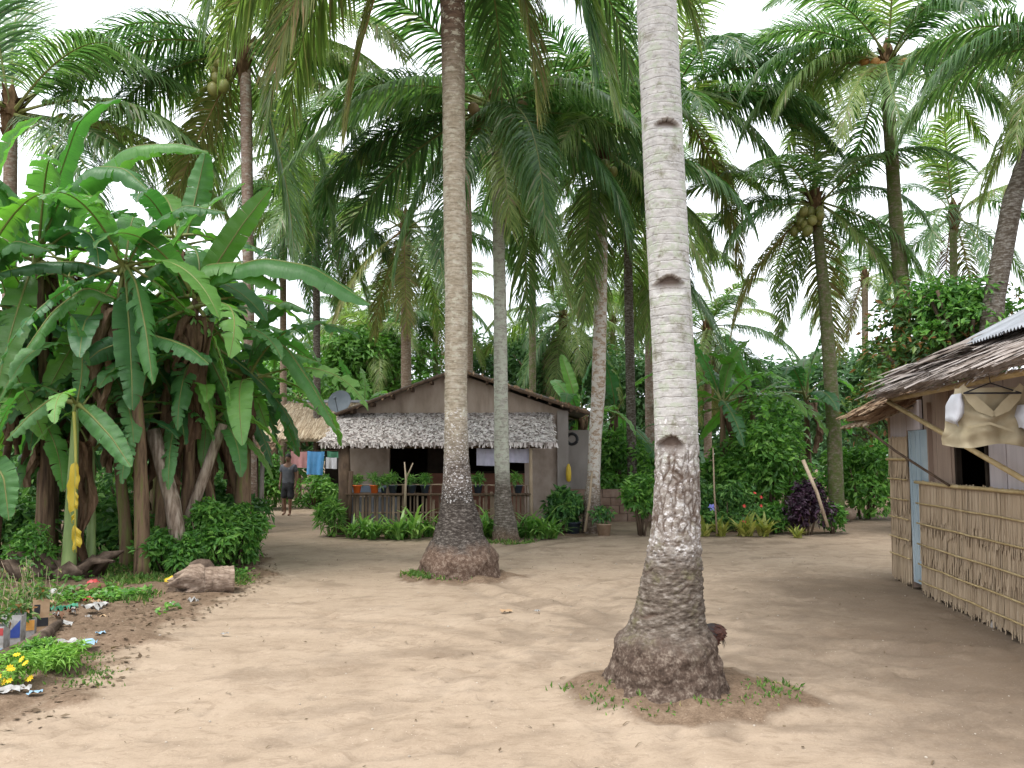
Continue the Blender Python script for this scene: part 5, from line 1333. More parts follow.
pkL, pkR, pk = (at(334, 413, Ff), at(590, 411, Ff), at(458, 367, Ff))
roof = P('roof', slab(MB(), (pkL[0], Ff, pkL[2]), (pk[0], Ff, pk[2]), (pk[0], Bb, pk[2]), (pkL[0], Bb, pkL[2]), .05), m['rooftin'])
mb = slab(MB(), (pk[0], Ff, pk[2]), (pkR[0], Ff, pkR[2]), (pkR[0], Bb, pkR[2]), (pk[0], Bb, pk[2]), .05)
P('roof', mb, m['rooftin'])
mb = MB()
for (a, b) in ((pkL, pk), (pk, pkR)):
    dv = nrm(b - a)
    thatch(mb, a + np.array([0, -.03, -.0]), np.array([0, 1, 0]), dv if b is pkR else -dv, .3, .01, 1, 1, .1, .02, 5, slab=False)
    n = 70 if b is pkR else 14
    g = np.random.default_rng(8)
    for i in range(n):
        p = a + (b - a) * g.random() + np.array([0, g.uniform(-.04, .02), g.uniform(-.05, .02)])
        ribbon(mb, [p, p + np.array([g.uniform(-.1, .12), -.03, g.uniform(-.09, -.02)])], [np.array([.02, 0, .02])] * 2)
P('thatch_edge', mb, m['thatch_brown'])
for t in (.14, .3, .46, .62, .78, .93):
    for (a, b) in ((pkL, pk), (pkR, pk)):
        p = a + (b - a) * t + np.array([0, 0, -.10])
        mb = MB(); box(mb, p[0] - .03, p[0] + .03, Ff + .02, GY + .3, p[2] - .05, p[2] + .03); P('rafter', mb, m['pole_dark'])
mb = MB(); q = nrm(pk - pkL); a = pkL + np.array([0, -.02, -.055]); b = pk + np.array([0, -.02, -.055]); tube(mb, [a, b], .035, 6); tube(mb, [pk + np.array([0, -.02, -.07]), pkR + np.array([0, -.02, -.07])], .04, 6); P('fascia', mb, m['pole_dark'])
# awning
mb = MB()
fl, fr = at(321, 443, 17.25), at(556, 443, 17.25)
top0, top1 = at(326, 414, 19.35), at(557, 411, 19.35)
e_ = fr - fl
o_ = np.array([fl[0], 19.42, top0[2]]); dn = np.array([0, fl[1] - 19.42, fl[2] - top0[2]])
thatch(mb, o_, (1, 0, .004), dn, fr[0] - fl[0], np.linalg.norm(dn), 24, 46, .15, .017, 77, .010, .06, jit=.7)
for i in range(330):                                         # ragged front edge
    g = np.random.default_rng(1000 + i); x_ = fl[0] + (fr[0] - fl[0]) * g.random()
    p = np.array([x_, 17.24 + g.normal(0, .01), fl[2] + .01]); ribbon(mb, [p, p + np.array([g.normal(0, .02), -.03, -g.uniform(.05, .13)])], [np.array([.022, 0, 0]), np.array([.012, 0, 0])])
P('awning', mb, m['thatch_white'])
mb = MB(); zb = fl[2] - .10
tube(mb, [(fl[0] + .1, 17.42, zb + .02), (fr[0] - .05, 17.42, zb + .03)], .035, 8)
for k in range(9):
    x_ = fl[0] + .25 + k * (fr[0] - fl[0] - .5) / 8
    tube(mb, [(x_, 17.3, fl[2] - .06), (x_, 19.4, top0[2] - .1)], .025, 6)
P('awning_frame', mb, m['pole_dark'])
mb = MB(); p = at(341, 535, 17.1); tube(mb, [(p[0], 17.35, -.1), (p[0] + .02, 17.35, .9), (p[0] - .03, 17.4, 1.85)], [.15, .13, .12], 12, rough=.03); tube(mb, [(p[0] + .13, 17.25, .3), (p[0] + .15, 17.27, 1.32)], [.045, .05], 8); P('post', mb, m['pole_dark'], True)
mb = MB(); p = at(532, 529, 17.2); tube(mb, [(p[0], 17.3, -.05), (p[0] - .02, 17.3, 1.0), (p[0] - .02, 17.36, 1.8)], [.04, .042, .036], 10); P('post', mb, m['bamboo_grey'], True)
mb = MB(); box(mb, hx1 + .002, hx1 + .75, GY + 2.0, GY + 2.1, 0, 2.3); P('side_room', mb, m['concrete'])
# porch floor
mb = MB(); box(mb, fl[0] + .2, fr[0] - .1, 17.6, GY - .002, -.05, .10); P('porch_floor', mb, m['stump'])

# porch fence
fx0, fx1 = at(346, 500, 17.3)[0], at(531, 500, 17.3)[0]
root = thing('picket_fence', 'rough fence of thin upright sticks across the house porch', 'fence', ((fx0 + fx1) / 2, 17.3, 0))
g = np.random.default_rng(19)
for z_ in (.14, .45, .82, 1.03):
    mb = MB(); tube(mb, [(fx0, 17.33, z_), ((fx0 + fx1) / 2, 17.34, z_ + .01), (fx1, 17.33, z_ - .01)], .018 if z_ < 1 else .014, 6); P('rail', mb, m['bamboo_grey'])
n = 46
for i in range(n):
    x_ = fx0 + (fx1 - fx0) * (i + g.uniform(-.25, .25)) / n
    if i % 7 == 0 or i % 7 == 3: ht = 1.04
    else: ht = g.uniform(.72, .9)
    if x_ > .0 and g.random() < .5: ht = 1.02
    mb = MB(); w_ = g.uniform(.014, .034)
    box(mb, x_ - w_, x_ + w_, 17.285, 17.31, .02, ht); P('picket', mb, m['picket'])
mb = MB()
G = [[(fx0 + .1 + 1.0 * j / 60, 17.345 + .012 * math.sin(j * .9), z_) for j in range(61)] for z_ in (.2, .78)]
sheet(mb, G); P('metal_sheet', mb, simple('grey_sheet', [(0, (.13, .13, .145)), (1, (.24, .24, .265))], 4, rough=.6))
mb = MB(); box(mb, fx0, fx1, 17.2, 17.45, .835, .86); P('shelf', mb, m['pole_dark'])

# flower pots on the fence shelf
def pot(px, mk, label, h=.17, r=.095, D=17.32, leaf='lily', z0=.862):
    x_ = at(px, 490, D)[0]
    rt = thing('flower_pot', label, 'flower pot', (x_, D, z0), 'flower pots on the porch fence')
    b = MB(); lathe(b, (0, 0, 0), [(r * .7, 0), (r * .97, h * .86), (r * 1.1, h * .87), (r * 1.1, h), (r * .98, h), (r * .93, h * .8)], 16); link('pot', b.mesh('pot', m[mk], True), rt)
    b = MB(); lathe(b, (0, 0, h * .78), [(r * .93, 0), (r * .2, .02)], 12); link('soil', b.mesh('soil', m['soil']), rt)
    b = MB(); leaf_cloud(b, (0, 0, h + .10), (.13, .13, .13), 150, .13, int(px), 6, .2); link('plant', b.mesh('plant', m[leaf]), rt)
pot(357, 'orange_pot', 'orange plastic flower pot nearest the porch log post'); pot(374.5, 'orange_pot', 'orange plastic flower pot second from the porch log post')
pot(393, 'dark_pot', 'dark blue pot just left of the forked branch'); pot(412, 'dark_pot', 'dark blue pot just right of the forked branch')
pot(425, 'dark_pot', 'dark blue pot with tall leaves beside the mid clearing palm', leaf='shrub_bright'); pot(478, 'dark_pot', 'dark pot with grassy leaves between the two middle palms', leaf='lily')
pot(518, 'dark_pot', 'dark blue square looking pot beside the bamboo awning post'); pot(384, 'dark_pot', 'small dark pot beside the second orange pot', .12, .07)
def single(name, label, cat, mb, mats, loc, smooth=False, group=None, rz=0):
    o = mb.build(name, mats, None, smooth); 
    for v in o.data.vertices: v.co -= Vector(loc)
    o.location = loc
    return tag(o, label, cat, group)
p = at(404, 522, 17.1)
mb = MB(); b = at(404.5, 462, 17.1); c = at(406, 479, 17.1); d = at(413, 463, 17.1)
tube(mb, [p, c, b], [.03, .024, .012], 7); tube(mb, [c, d], [.02, .012], 7)
single('forked_branch', 'pale forked branch standing upright before the porch fence', 'branch', mb, m['pole_pale'], (p[0], p[1], 0), True)
mb = MB(); p = at(585, 532, 17.2); b = at(592, 472, 17.5); tube(mb, [p, (p + b) / 2 + np.array([.02, 0, 0]), b], [.035, .03, .022], 8)
single('leaning_stick', 'pale stick leaning on the speckled palm', 'stick', mb, m['bamboo_grey'], (p[0], p[1], 0), True)
mb = MB(); p = at(828, 527, 16.6); b = at(803, 460, 16.9); tube(mb, [p, (p + b) / 2 + np.array([.03, 0, .02]), b], [.032, .035, .04], 8)
single('leaning_stick', 'pale stick leaning over the purple shrub', 'stick', mb, m['pole_pale'], (p[0], p[1], 0), True)
mb = MB(); p = at(717, 534, 16.7); b = at(713, 448, 16.7); tube(mb, [p, (p + b) / 2 + np.array([-.015, 0, 0]), b], [.018, .018, .013], 7)
single('garden_stake', 'thin upright stake behind the pale variegated plants', 'stake', mb, m['bamboo_grey'], (p[0], p[1], 0), True)

def cloth_mesh(a, b, c, d, nx=14, nz=12, amp=.02, seed=0, thick=.008):
    """hanging cloth: a-b top edge, d-c bottom edge"""
    g = np.random.default_rng(seed); ph = g.uniform(0, 6, 3)
    a, b, c, d = (np.asarray(q, float) for q in (a, b, c, d))
    G = []
    for i in range(nz):
        v = i / (nz - 1); row = []
        for j in range(nx):
            u = j / (nx - 1)
            p = (a * (1 - u) + b * u) * (1 - v) + (d * (1 - u) + c * u) * v
            p = p + np.array([0, amp * (math.sin(u * 9 + ph[0]) + .5 * math.sin(u * 19 + ph[1])) * (.3 + v), -.015 * math.sin(math.pi * u) * (1 - v)])
            row.append(p)
        G.append(row)
    mb = MB(); sheet(mb, G); G2 = [[p + np.array([0, thick, 0]) for p in r] for r in G]; sheet(mb, G2)
    return mb
def hung(name, label, cat, px0, px1, py0, py1, D, mk, seed, group, skew=0):
    a, b, c, d = at(px0, py0, D), at(px1, py0 + .5, D), at(px1 + skew, py1, D), at(px0 + skew * .5, py1 - .6, D)
    o = single(name, label, cat, cloth_mesh(a, b, c, d, seed=seed), m[mk], tuple((a + b) / 2), True, group)
    return o
hung('hanging_cloth', 'pale lavender cloth drying under the awning between the two middle palms', 'cloth', 476.5, 496, 448, 466, 17.5, 'lav_cloth', 3, 'cloths drying under the awning')
hung('hanging_cloth', 'pale lavender cloth drying under the awning right of the lichen spotted palm', 'cloth', 509, 529, 448, 463, 17.5, 'lav_cloth', 4, 'cloths drying under the awning')
TW = 'towels on the line behind the house'
hung('towel', 'pink towel hanging just right of the man', 'towel', 291, 307, 451, 468, 24, 'pink_cloth', 5, TW)
hung('towel', 'bright blue towel hanging on the line', 'towel', 307.5, 324.5, 451, 475, 24, 'blue_cloth', 6, TW, -2)
hung('towel', 'white cloth hanging on the line behind the porch log post', 'towel', 326, 337, 457, 469, 24, 'white_cloth', 7, TW)
hung('towel', 'small green cloth above the white one on the line', 'towel', 327, 340, 451, 458, 24.1, 'green_cloth', 8, TW)
mb = MB(); a, b = at(284, 449.5, 24.03), at(348, 450, 24.03); mid_ = (a + b) / 2 - np.array([0, 0, .03]); tube(mb, [a, mid_, b], .006, 5)
for q in (a, b): tube(mb, [(q[0], q[1], -.05), q + np.array([0, 0, .1])], .03, 7)
single('clothes_line', 'thin clothes line strung behind the house corner', 'clothes line', mb, m['pole_dark'], (mid_[0], mid_[1], 0))
mb = MB(); a, b = at(568.5, 464, 19.25), at(569.5, 482, 19.25); lathe(mb, (a[0], 19.25, b[2]), [(.015, 0), (.055, .04), (.065, .2), (.05, .34), (.02, a[2] - b[2])], 10, sx=1.0, sy=.6)
single('plastic_bag', 'yellow plastic bag hung on the grey corner pillar', 'bag', mb, m['yellow'], (a[0], 19.25, b[2]), True)
mb = MB(); a = at(572, 439, 20.6); ballM = []
for i in range(28):
    th = i / 28 * 2 * math.pi; ballM.append(a + np.array([.13 * math.cos(th), .02 * math.sin(3 * th), .13 * math.sin(th)]))
tube(mb, ballM + [ballM[0]], .04, 8, caps=False)
single('rubber_tyre', 'dark round tyre hung under the right eave', 'tyre', mb, m['black'], tuple(a), True)
# satellite dish
rt = thing('satellite_dish', 'round grey satellite dish beside the left roof slope', 'satellite dish', at(341, 412, 23.0))
mb = MB(); c = at(340, 402, 22.8); n_ = nrm(np.array([-.15, -1, .35])); a_ = nrm(np.cross([0, 0, 1], n_)); b_ = np.cross(n_, a_)
G = []
for i in range(7):
    r = .33 * i / 6
    G.append([c + a_ * r * math.cos(t) + b_ * r * math.sin(t) + n_ * (.55 * r * r) for t in np.linspace(0, 2 * math.pi, 25)])
sheet(mb, G); sheet(mb, [[p - n_ * .015 for p in r_] for r_ in G]); mb.build('dish', m['dish'], rt, True)
mb = MB(); tube(mb, [c + b_ * -.34, c + n_ * .4 - b_ * .05], .012, 6); ball(mb, c + n_ * .4 - b_ * .05, .045, 8, 6); mb.build('feed_arm', m['dish'], rt)
mb = MB(); tube(mb, [c - n_ * .02, c + np.array([0, .2, -.1]), (c[0], 23.05, 2.2)], .025, 8); tube(mb, [(c[0], 23.05, 2.2), (c[0], 23.05, 0)], .025, 8); mb.build('mast', m['pole_dark'], rt)

# straw hut beyond
rt = thing('straw_hut', 'small hut with pale straw roof behind the left side of the house', 'hut', (-6.3, 27, 0))
a, b = at(262, 438, 25.6), at(352, 438, 25.6); t0, t1 = at(282, 402, 28.2), at(352, 402, 28.2)
mb = MB(); dn = np.array([0, 25.6 - 28.2, a[2] - t0[2]])
thatch(mb, (a[0], 28.2, t0[2]), (1, 0, 0), dn, b[0] - a[0], np.linalg.norm(dn), 12, 55, .5, .015, 55, .02, .12, jit=.10)
mb.build('roof', m['straw'], rt)
mb = MB(); box(mb, a[0] + .3, b[0], 28.05, 28.35, t0[2] - .02, t0[2] + .06); mb.build('ridge_cap', m['tin'], rt)
mb = MB(); box(mb, a[0] + 1.75, b[0] - .2, 26.6, 29.8, 0, a[2] + .1); mb.build('wall', m['darkwood'], rt)
for x_ in (a[0] + .35, a[0] + 1.6, b[0] - .3):
    mb = MB(); tube(mb, [(x_, 26.0, -.05), (x_, 26.0, a[2] + .05)], .05, 8); mb.build('post', m['pole_dark'], rt)
# gate post with little roof
p = at(254, 500, 19.0)
rt = thing('gate_shelter', 'short post carrying a scrap of thatch at the path entrance', 'gate', (p[0], 19.0, 0))
mb = MB(); tube(mb, [(p[0] - .03, 19, -.05), (p[0], 19, .9), (p[0] - .02, 19, 1.72)], [.12, .10, .09], 10); mb.build('post', m['pole_dark'], rt, True)
mb = MB(); tube(mb, [(p[0] + .16, 19.05, -.05), (p[0] + .15, 19.05, 1.7)], [.06, .05], 8); mb.build('post', m['concrete'], rt, True)
mb = MB(); thatch(mb, (p[0] - 1.2, 19.5, 2.0), (1, 0, 0), (0, -1, -.42), 1.65, .95, 4, 30, .3, .03, 12, .04, .05); mb.build('roof', m['thatch_brown'], rt)
# low block wall
xw0, xw1 = at(560, 500, 20.6)[0], at(652, 500, 20.6)[0]
mb = MB(); g = np.random.default_rng(4)
for r_ in range(4):
    x_ = xw0 - (.2 if r_ % 2 else 0)
    while x_ < xw1:
        l = .42; y0 = 20.6 + g.normal(0, .01)
        box(mb, x_ + .006, x_ + l - .006, y0, y0 + .18, r_ * .2 + .004, r_ * .2 + .196); x_ += l
single('block_wall', 'low brown block wall running right from the house corner', 'wall', mb, m['brick'], ((xw0 + xw1) / 2, 20.6, 0))
def potted(px, py, D, label, mk, r, h, leaf, n, lsz, sz):
    q = at(px, py, D); rt = thing('potted_plant', label, 'potted plant', (q[0], D, 0))
    b = MB(); lathe(b, (0, 0, 0), [(r * .8, 0), (r, h * .9), (r * 1.1, h * .92), (r * 1.1, h), (r * .9, h), (r * .9, h * .85)], 16); link('pot', b.mesh('pot', m[mk], True), rt)
    b = MB(); leaf_cloud(b, (0, 0, h + sz * .7), (sz, sz, sz), n, lsz, int(px * 3), 8); link('plant', b.mesh('plant', m[leaf]), rt)
potted(604, 530, 17.0, 'clay pot with a small green plant at the foot of the speckled palm', 'clay_pot', .15, .26, 'shrub', 260, .12, .22)
potted(573, 530, 17.6, 'dark pot of leafy stems between the house corner and the speckled palm', 'dark_pot', .16, .24, 'shrub', 420, .13, .34)
mb = MB(); a, b = at(832, 507, 20.5), at(852, 505, 20.7); a[2] = b[2] = .17; tube(mb, [a, (a + b) / 2 + np.array([0, 0, .02]), b], [.16, .17, .15], 10, rough=.04)
single('cut_log', 'short brown log lying right of the purple shrub', 'log', mb, m['log'], (a[0], a[1], 0), True)
mb = MB(); q = gnd(846, 514); tube(mb, [q + np.array([-.22, 0, .02]), q + np.array([.2, -.1, .03])], [.12, .03], 6); 
single('palm_spathe', 'pale tan fallen palm spathe on the ground before the short log', 'palm spathe', mb, m['card'], (q[0], q[1], 0), True)

# ------------------------------------------------------------------ reed walled hut on the right
A_, B_ = gnd(1024, 643), gnd(893, 580)
dv = nrm((A_ - B_)[:2].tolist() + [0])
ang = math.atan2(dv[1], dv[0])
hut = thing('reed_hut', 'reed walled hut with shaggy thatch roof at the right edge', 'hut', (B_[0], B_[1], 0), None, ang)
M3 = np.array([[dv[0], -dv[1], 0], [dv[1], dv[0], 0], [0, 0, 1]])    # local -> world
def H(name, mb, mats, smooth=False, parent=None): return link(name, mb.mesh(name, mats if isinstance(mats, list) else [mats], smooth), parent or hut)
def hs(px, y=0.0):
    """distance s along the wall seen at column px (wall offset y)"""
    k = (px - 512) / F
    bx, by = B_[0] - dv[1] * y, B_[1] + dv[0] * y
    return (k * by - bx) / (dv[0] - k * dv[1])
LEN = 6.2
def reedwall(s0, s1, z1, rails, seed, y0=0.0):
    g = np.random.default_rng(seed); mb = MB()
    box(mb, s0, s1, y0 + .012, y0 + .05, .09, z1 - .03)
    tiers = [z1 - .4 * q for q in range(int((z1 - .5) / .4) + 1)]
    for zt in tiers:
        n = int((s1 - s0) * 120)
        for i in range(n):
            s_ = s0 + (s1 - s0) * (i + g.uniform(-.6, .6)) / n
            s_ = min(max(s_, s0), s1)
            l = (zt - .045 + g.normal(0, .03) - (.10 * g.random() if g.random() < .15 else 0)) if zt == tiers[-1] else g.uniform(.4, .62)
            zz0 = zt + g.normal(0, .012)
            w_ = g.uniform(.010, .024); lean = g.normal(0, .010)
            yy = y0 + .006 - .004 * (len(tiers) - tiers.index(zt)) - g.random() * .006
            tw = np.array([w_, g.normal(0, .08) * w_, 0])
            if g.random() < .03 and zt == tiers[-1]: l *= g.uniform(.72, .95)
            Pp = [(s_, yy, zz0), (s_ + lean * .5, yy - .006, zz0 - l * .5), (s_ + lean, yy - .010 - .010 * g.random(), zz0 - l)]
            ribbon(mb, Pp, [tw, tw, tw * .6])
    o = H('reed_wall', mb, m['reed'])
    for k, z_ in enumerate(rails):
        r = MB(); ss = np.linspace(s0 - .03, s1, 14)
        tube(r, np.c_[ss, np.full(14, y0 - .042), z_ + g.normal(0, .003, 14)], .020 if k == 0 else .010, 7)
        H('rail', r, m['bamboo'], True, o)
    return o
sP = hs(917)
RL = (1.345, 1.10, .855, .605, .365, .17)
reedwall(sP, LEN, 1.35, RL, 5)
reedwall(0.0, hs(905), 1.9, (1.62, 1.36, 1.10, .86, .60, .37), 6, .03)
# end wall reeds
mb = MB(); g = np.random.default_rng(2); box(mb, .0, .03, .06, 3.2, .1, 2.3)
for i in range(150):
    y_ = .03 + 3.1 * i / 150; ribbon(mb, [(-.02, y_, 2.3), (-.03, y_ + g.normal(0, .02), 1.2), (-.03 - .02 * g.random(), y_ + g.normal(0, .03), .05 + .05 * g.random())], [np.array([0, .016, 0])] * 3)
H('end_wall', mb, m['reed'])
for z_ in (.33, .47, .62):
    mb = MB(); tube(mb, [(-.11, .09, z_), (.06, .09, z_ + .01)], .028, 8); H('beam_end', mb, m['pole_dark'], True)
# door
mb = MB(); box(mb, hs(905.5), sP + .25, .022, .05, .10, 1.98)
for k in range(3):
    s_ = hs(905.5) + .08 + k * .17; box(mb, s_, s_ + .012, .016, .023, .12, 1.96)
dr = H('door', mb, m['doorblue'])
mb = MB(); box(mb, hs(904.5) - .05, hs(904.5), .03, .13, .02, 2.3); H('door_post', mb, m['board_brown'])
mb = MB(); box(mb, sP + .26, sP + .3, .015, .13, .02, 2.3); H('door_post', mb, m['board_brown'])
mb = MB(); box(mb, -.02, hs(904.5) - .051, .045, .075, 1.80, 2.46); H('wall_boards', mb, m['board'])
mb = MB(); box(mb, hs(904.5), sP + .016, .02, .055, 1.985, 2.35); H('door_head', mb, m['board'])
# upper boards with window opening
w0, w1 = hs(949), hs(979)
g = np.random.default_rng(77)
for (a, b, mk) in ((sP + .017, w0, 'board_brown'), (w1, LEN, 'board')):
    mb = MB(); s_ = a
    while s_ < b - .01:
        e = min(b, s_ + g.uniform(.17, .24)); y_ = .06 + g.uniform(0, .012); box(mb, s_ + .004, e - .003, y_, y_ + .025, 1.25, 2.42); s_ = e
    H('wall_boards', mb, m[mk])
mb = MB(); box(mb, w0, w1, .064, .09, 2.2, 2.42); H('wall_boards', mb, m['board'])
mb = MB(); box(mb, w0 - .02, w0 + .03, .045, .1, 1.3, 2.2); box(mb, w1 - .03, w1 + .02, .045, .1, 1.3, 2.2); H('window_frame', mb, m['darkwood'])
mb = MB(); box(mb, .1, LEN, 3.1, 3.16, .1, 2.8); box(mb, LEN, LEN + .05, .1, 3.1, .1, 2.8); box(mb, .1, LEN, .1, 3.1, .1, .14); box(mb, .04, .08, .1, 3.1, .14, 2.6); box(mb, .08, LEN, .13, 3.1, 2.45, 2.48); H('dark_inner_shell', mb, m['darkwood'])  # includes a dark lining and ceiling added so the window opening looks shaded
mb = MB()
for s_ in (0.06, sP + .05, 2.4, 4.0, 5.8):
    tube(mb, [(s_, .10, -.1), (s_, .10, .16)], .055, 8)
H('footing', mb, m['pole_dark'])
mb = MB(); g = np.random.default_rng(9)
for i in range(34):
    s_ = g.uniform(sP, LEN); ball(mb, (s_, .12 + g.uniform(-.1, .1), .02), (g.uniform(.03, .09), .06, g.uniform(.03, .07)), 7, 5)
H('footing_stones', mb, m['concrete'], True)
# roofs, in hut coordinates: s toward the viewer, y inward
SLP = .42
mb = MB(); s0 = 1.46
thatch(mb, (s0, 2.6, 2.42 + SLP * 3.15), (1, 0, 0), (0, -1, -SLP), LEN - s0 + .3, 3.42, 20, 42, .50, .018, 31, .025, .06, jit=.14)
thatch(mb, (s0 - .05, 2.6, 2.42 + SLP * 3.15 + .03), (1, 0, 0), (0, -1, -SLP), .8, 3.35, 10, 26, .6, .032, 33, .09, .05, jit=.22, slab=False)
thatch(mb, (s0 - .05, 2.6, 2.42 + SLP * 3.15 + .10), (1, 0, 0), (0, -1, -SLP), .45, 3.2, 9, 40, .62, .032, 35, .06, .04, jit=.16)
for i in range(420):                                         # shaggy eave
    g = np.random.default_rng(4000 + i); s_ = s0 + g.random() * (LEN - s0); p = np.array([s_, -.52 + g.normal(0, .03), 2.375 + g.normal(0, .02)])
    ribbon(mb, [p + np.array([0, .1, .05]), p + np.array([g.normal(0, .02), -.04, -.02]), p + np.array([g.normal(0, .04), -g.uniform(.08, .13), -g.uniform(.04, .07)])], [np.array([.009, .004, .004])] * 3)
H('roof_thatch', mb, m['thatch_gray'])
mb = MB(); thatch(mb, (s0 - .6, 2.6, 2.42 + SLP * 3.15), (1, 0, 0), (0, 1, -SLP), LEN, 3.2, 5, 10, .9, .04, 34, .05, .06); H('back_thatch', mb, m['thatch_gray'])
mb = MB()
aw = (-.32, .12, 2.47); n_dn = np.array([0, -1.0, -.50])
thatch(mb, aw, (1, 0, 0), n_dn, 1.42, .64, 6, 34, .28, .026, 41, .05, .05, jit=.10)
g = np.random.default_rng(3)
for i in range(260):                                         # cut ends along the near rake
    t = g.random(); p = np.array(aw) + np.array([1.42, 0, 0]) + nrm(n_dn) * .58 * t + np.array([g.normal(0, .02), 0, g.uniform(-.09, .03)])
    ribbon(mb, [p, p + nrm(n_dn) * g.uniform(.08, .22) + np.array([g.normal(0, .02), 0, g.normal(0, .012)])], [np.array([.012, 0, .012]), np.array([.006, 0, .006])])
H('awning', mb, m['thatch_brown'])
mb = MB()
for k in range(5):
    s_ = -.2 + k * .28; tube(mb, [(s_, .1, 2.30), (s_, -.56, 2.04)], .016, 6)
for k in range(7):
    t = .1 + .085 * k; tube(mb, [(-.3, .1 - t, 2.30 - .37 * t), (1.05, .1 - t, 2.30 - .37 * t)], .012, 5)
H('awning_frame', mb, m['bamboo_grey'])
mb = MB(); tube(mb, [(s0 + .1, -.42, 2.33), (LEN, -.40, 2.34)], .032, 9); H('eave_pole', mb, m['bamboo'], True)
mb = MB()
for s_ in np.arange(s0 + .3, LEN, .6): tube(mb, [(s_, -.5, 2.40), (s_, 2.5, 2.42 + SLP * 2.95)], .025, 6)
H('rafter', mb, m['bamboo_grey'])
mb = MB(); a = np.array([s0 + .18, -.46, 2.30]); b = np.array([4.35, -.045, 1.37]); tube(mb, [a, b], .026, 9); H('brace', mb, m['bamboo'], True)
mb = MB(); tube(mb, [(.95, -.55, 2.02), (1.4, -.34, 1.73), (hs(953), -.07, 1.35)], [.018, .016, .014], 7); H('strut', mb, m['pole_dark'], True)
# corrugated sheets lifted over the thatch
s_c = hs(958, .5)
for k in range(5):
    mb = MB(); x0 = s_c - .02 + k * .80
    G = []
    for q in range(6):
        y_ = .36 + q * .44
        G.append([(x0 + .86 * j / 66, y_, 2.42 + SLP * .95 + .14 + .53 * (y_ - .40) + .004 * k + .017 * math.sin(j / 66 * 2 * math.pi * 11.3)) for j in range(67)])
    sheet(mb, G); sheet(mb, [[(x, y, z - .004) for x, y, z in r_] for r_ in G]); H('roof_sheet', mb, m['tin'], True)

# shirt on a hanger under the eave
def hw(s, y, z):
    v = M3 @ np.array([s, y, z]); return np.array([B_[0] + v[0], B_[1] + v[1], z])
SC = at(985, 388, hw(hs(985, -.5), -.5, 0)[1])
rt = thing('hanging_shirt', 'beige collared garment with pale sleeves hung under the hut eave', 'shirt', tuple(SC))
px2m = SC[1] / F
tilt = np.array([.93, -.36, 0])                              # the cloth's own width direction
def S(u, v, y=0.0): return SC + tilt * u * px2m + np.array([0, 0, -v * px2m]) + np.array([-.36, -.93, 0]) * y
def panel(L_, R_, nz=18, nx=16, amp=.018, seed=0, bulge=.05, neck=0):
    g = np.random.default_rng(seed); ph = g.uniform(0, 6, 4); G = []
    vs_ = np.linspace(L_[0][1], L_[-1][1], nz)
    for v in vs_:
        l = np.interp(v, [q[1] for q in L_], [q[0] for q in L_]); r = np.interp(v, [q[1] for q in R_], [q[0] for q in R_])
        t = (v - vs_[0]) / (vs_[-1] - vs_[0]); row = []
        for j in range(nx):
            u = j / (nx - 1)
            crease = .030 * mn.noise(Vector((u * 3.5 + v * .03, v * .05, seed + bulge * 20))) + .016 * mn.noise(Vector((u * 9 - v * .05, v * .10, seed + 7)))
            row.append(S(l + (r - l) * u + 2.5 * mn.noise(Vector((v * .09, u, 3.0))), v + neck * max(0, 1 - abs(u - .5) / .40) ** .8 * (1 - t) ** 1.5 + 2.2 * math.sin(u * 8 + ph[3]) * t, bulge * math.sin(math.pi * u) + amp * (.3 + t) * (math.sin(u * 10 + ph[0] + 2 * t) + .7 * math.sin(u * 21 + ph[1] - 3 * t) + .5 * math.sin(v * .28 + u * 6 + ph[2])) + crease * (.4 + t)))
        G.append(row)
    return G
SL, SR = [(-27, 0), (-33, 15), (-36, 30), (-41, 58)], [(33, 0), (36, 20), (38, 40), (36, 66)]
mb = MB(); sheet(mb, panel(SL, SR, seed=1, nz=26, nx=30)); sheet(mb, panel(SL, SR, seed=1, bulge=.11, neck=27, nz=26, nx=30, amp=.030)); mb.build('body', m['beige'], rt, True)
for lr in (([(-31, 6), (-36, 18), (-37, 33), (-28, 37)], [(-20, 6), (-18, 18), (-18, 28), (-26, 37)]), ([(27, 18), (22, 30), (25, 42)], [(36, 12), (38, 30), (36, 46)])):
    mb = MB(); sheet(mb, panel(lr[0], lr[1], 9, 7, .01, 3, .13)); sheet(mb, panel(lr[0], lr[1], 9, 7, .01, 3, .15)); mb.build('sleeve', m['white_cloth'], rt, True)
mb = MB()
for path in ([(-23, -1), (-15, 11), (-7, 20), (4, 28)], [(29, -1), (23, 10), (14, 20), (4, 28)]):
    k = len(path); sg_ = 1 if path[0][0] < 0 else -1; ribbon(mb, [S(u, v, .145) for u, v in path], [(tilt * -.028 * sg_ + np.array([0, 0, -.030])) * w for w in (.5, 1, 1.1, .5)])
mb.build('collar', m['beige'], rt, True)
mb = MB(); ribbon(mb, [S(-20, 40, .14), S(0, 36, .165), S(20, 44, .14)], [np.array([0, 0, .010])] * 3); mb.build('seam', m['beige'], rt, True)
mb = MB(); tube(mb, [S(-22, 6, .17), S(28, 7, .15)], .008, 6); tube(mb, [S(-22, 6, .17), S(3, -4, .1), S(28, 7, .15)], .006, 6); tube(mb, [S(3, -4, .1), S(3, -14, .04)], .004, 6); mb.build('hanger', m['black'], rt)

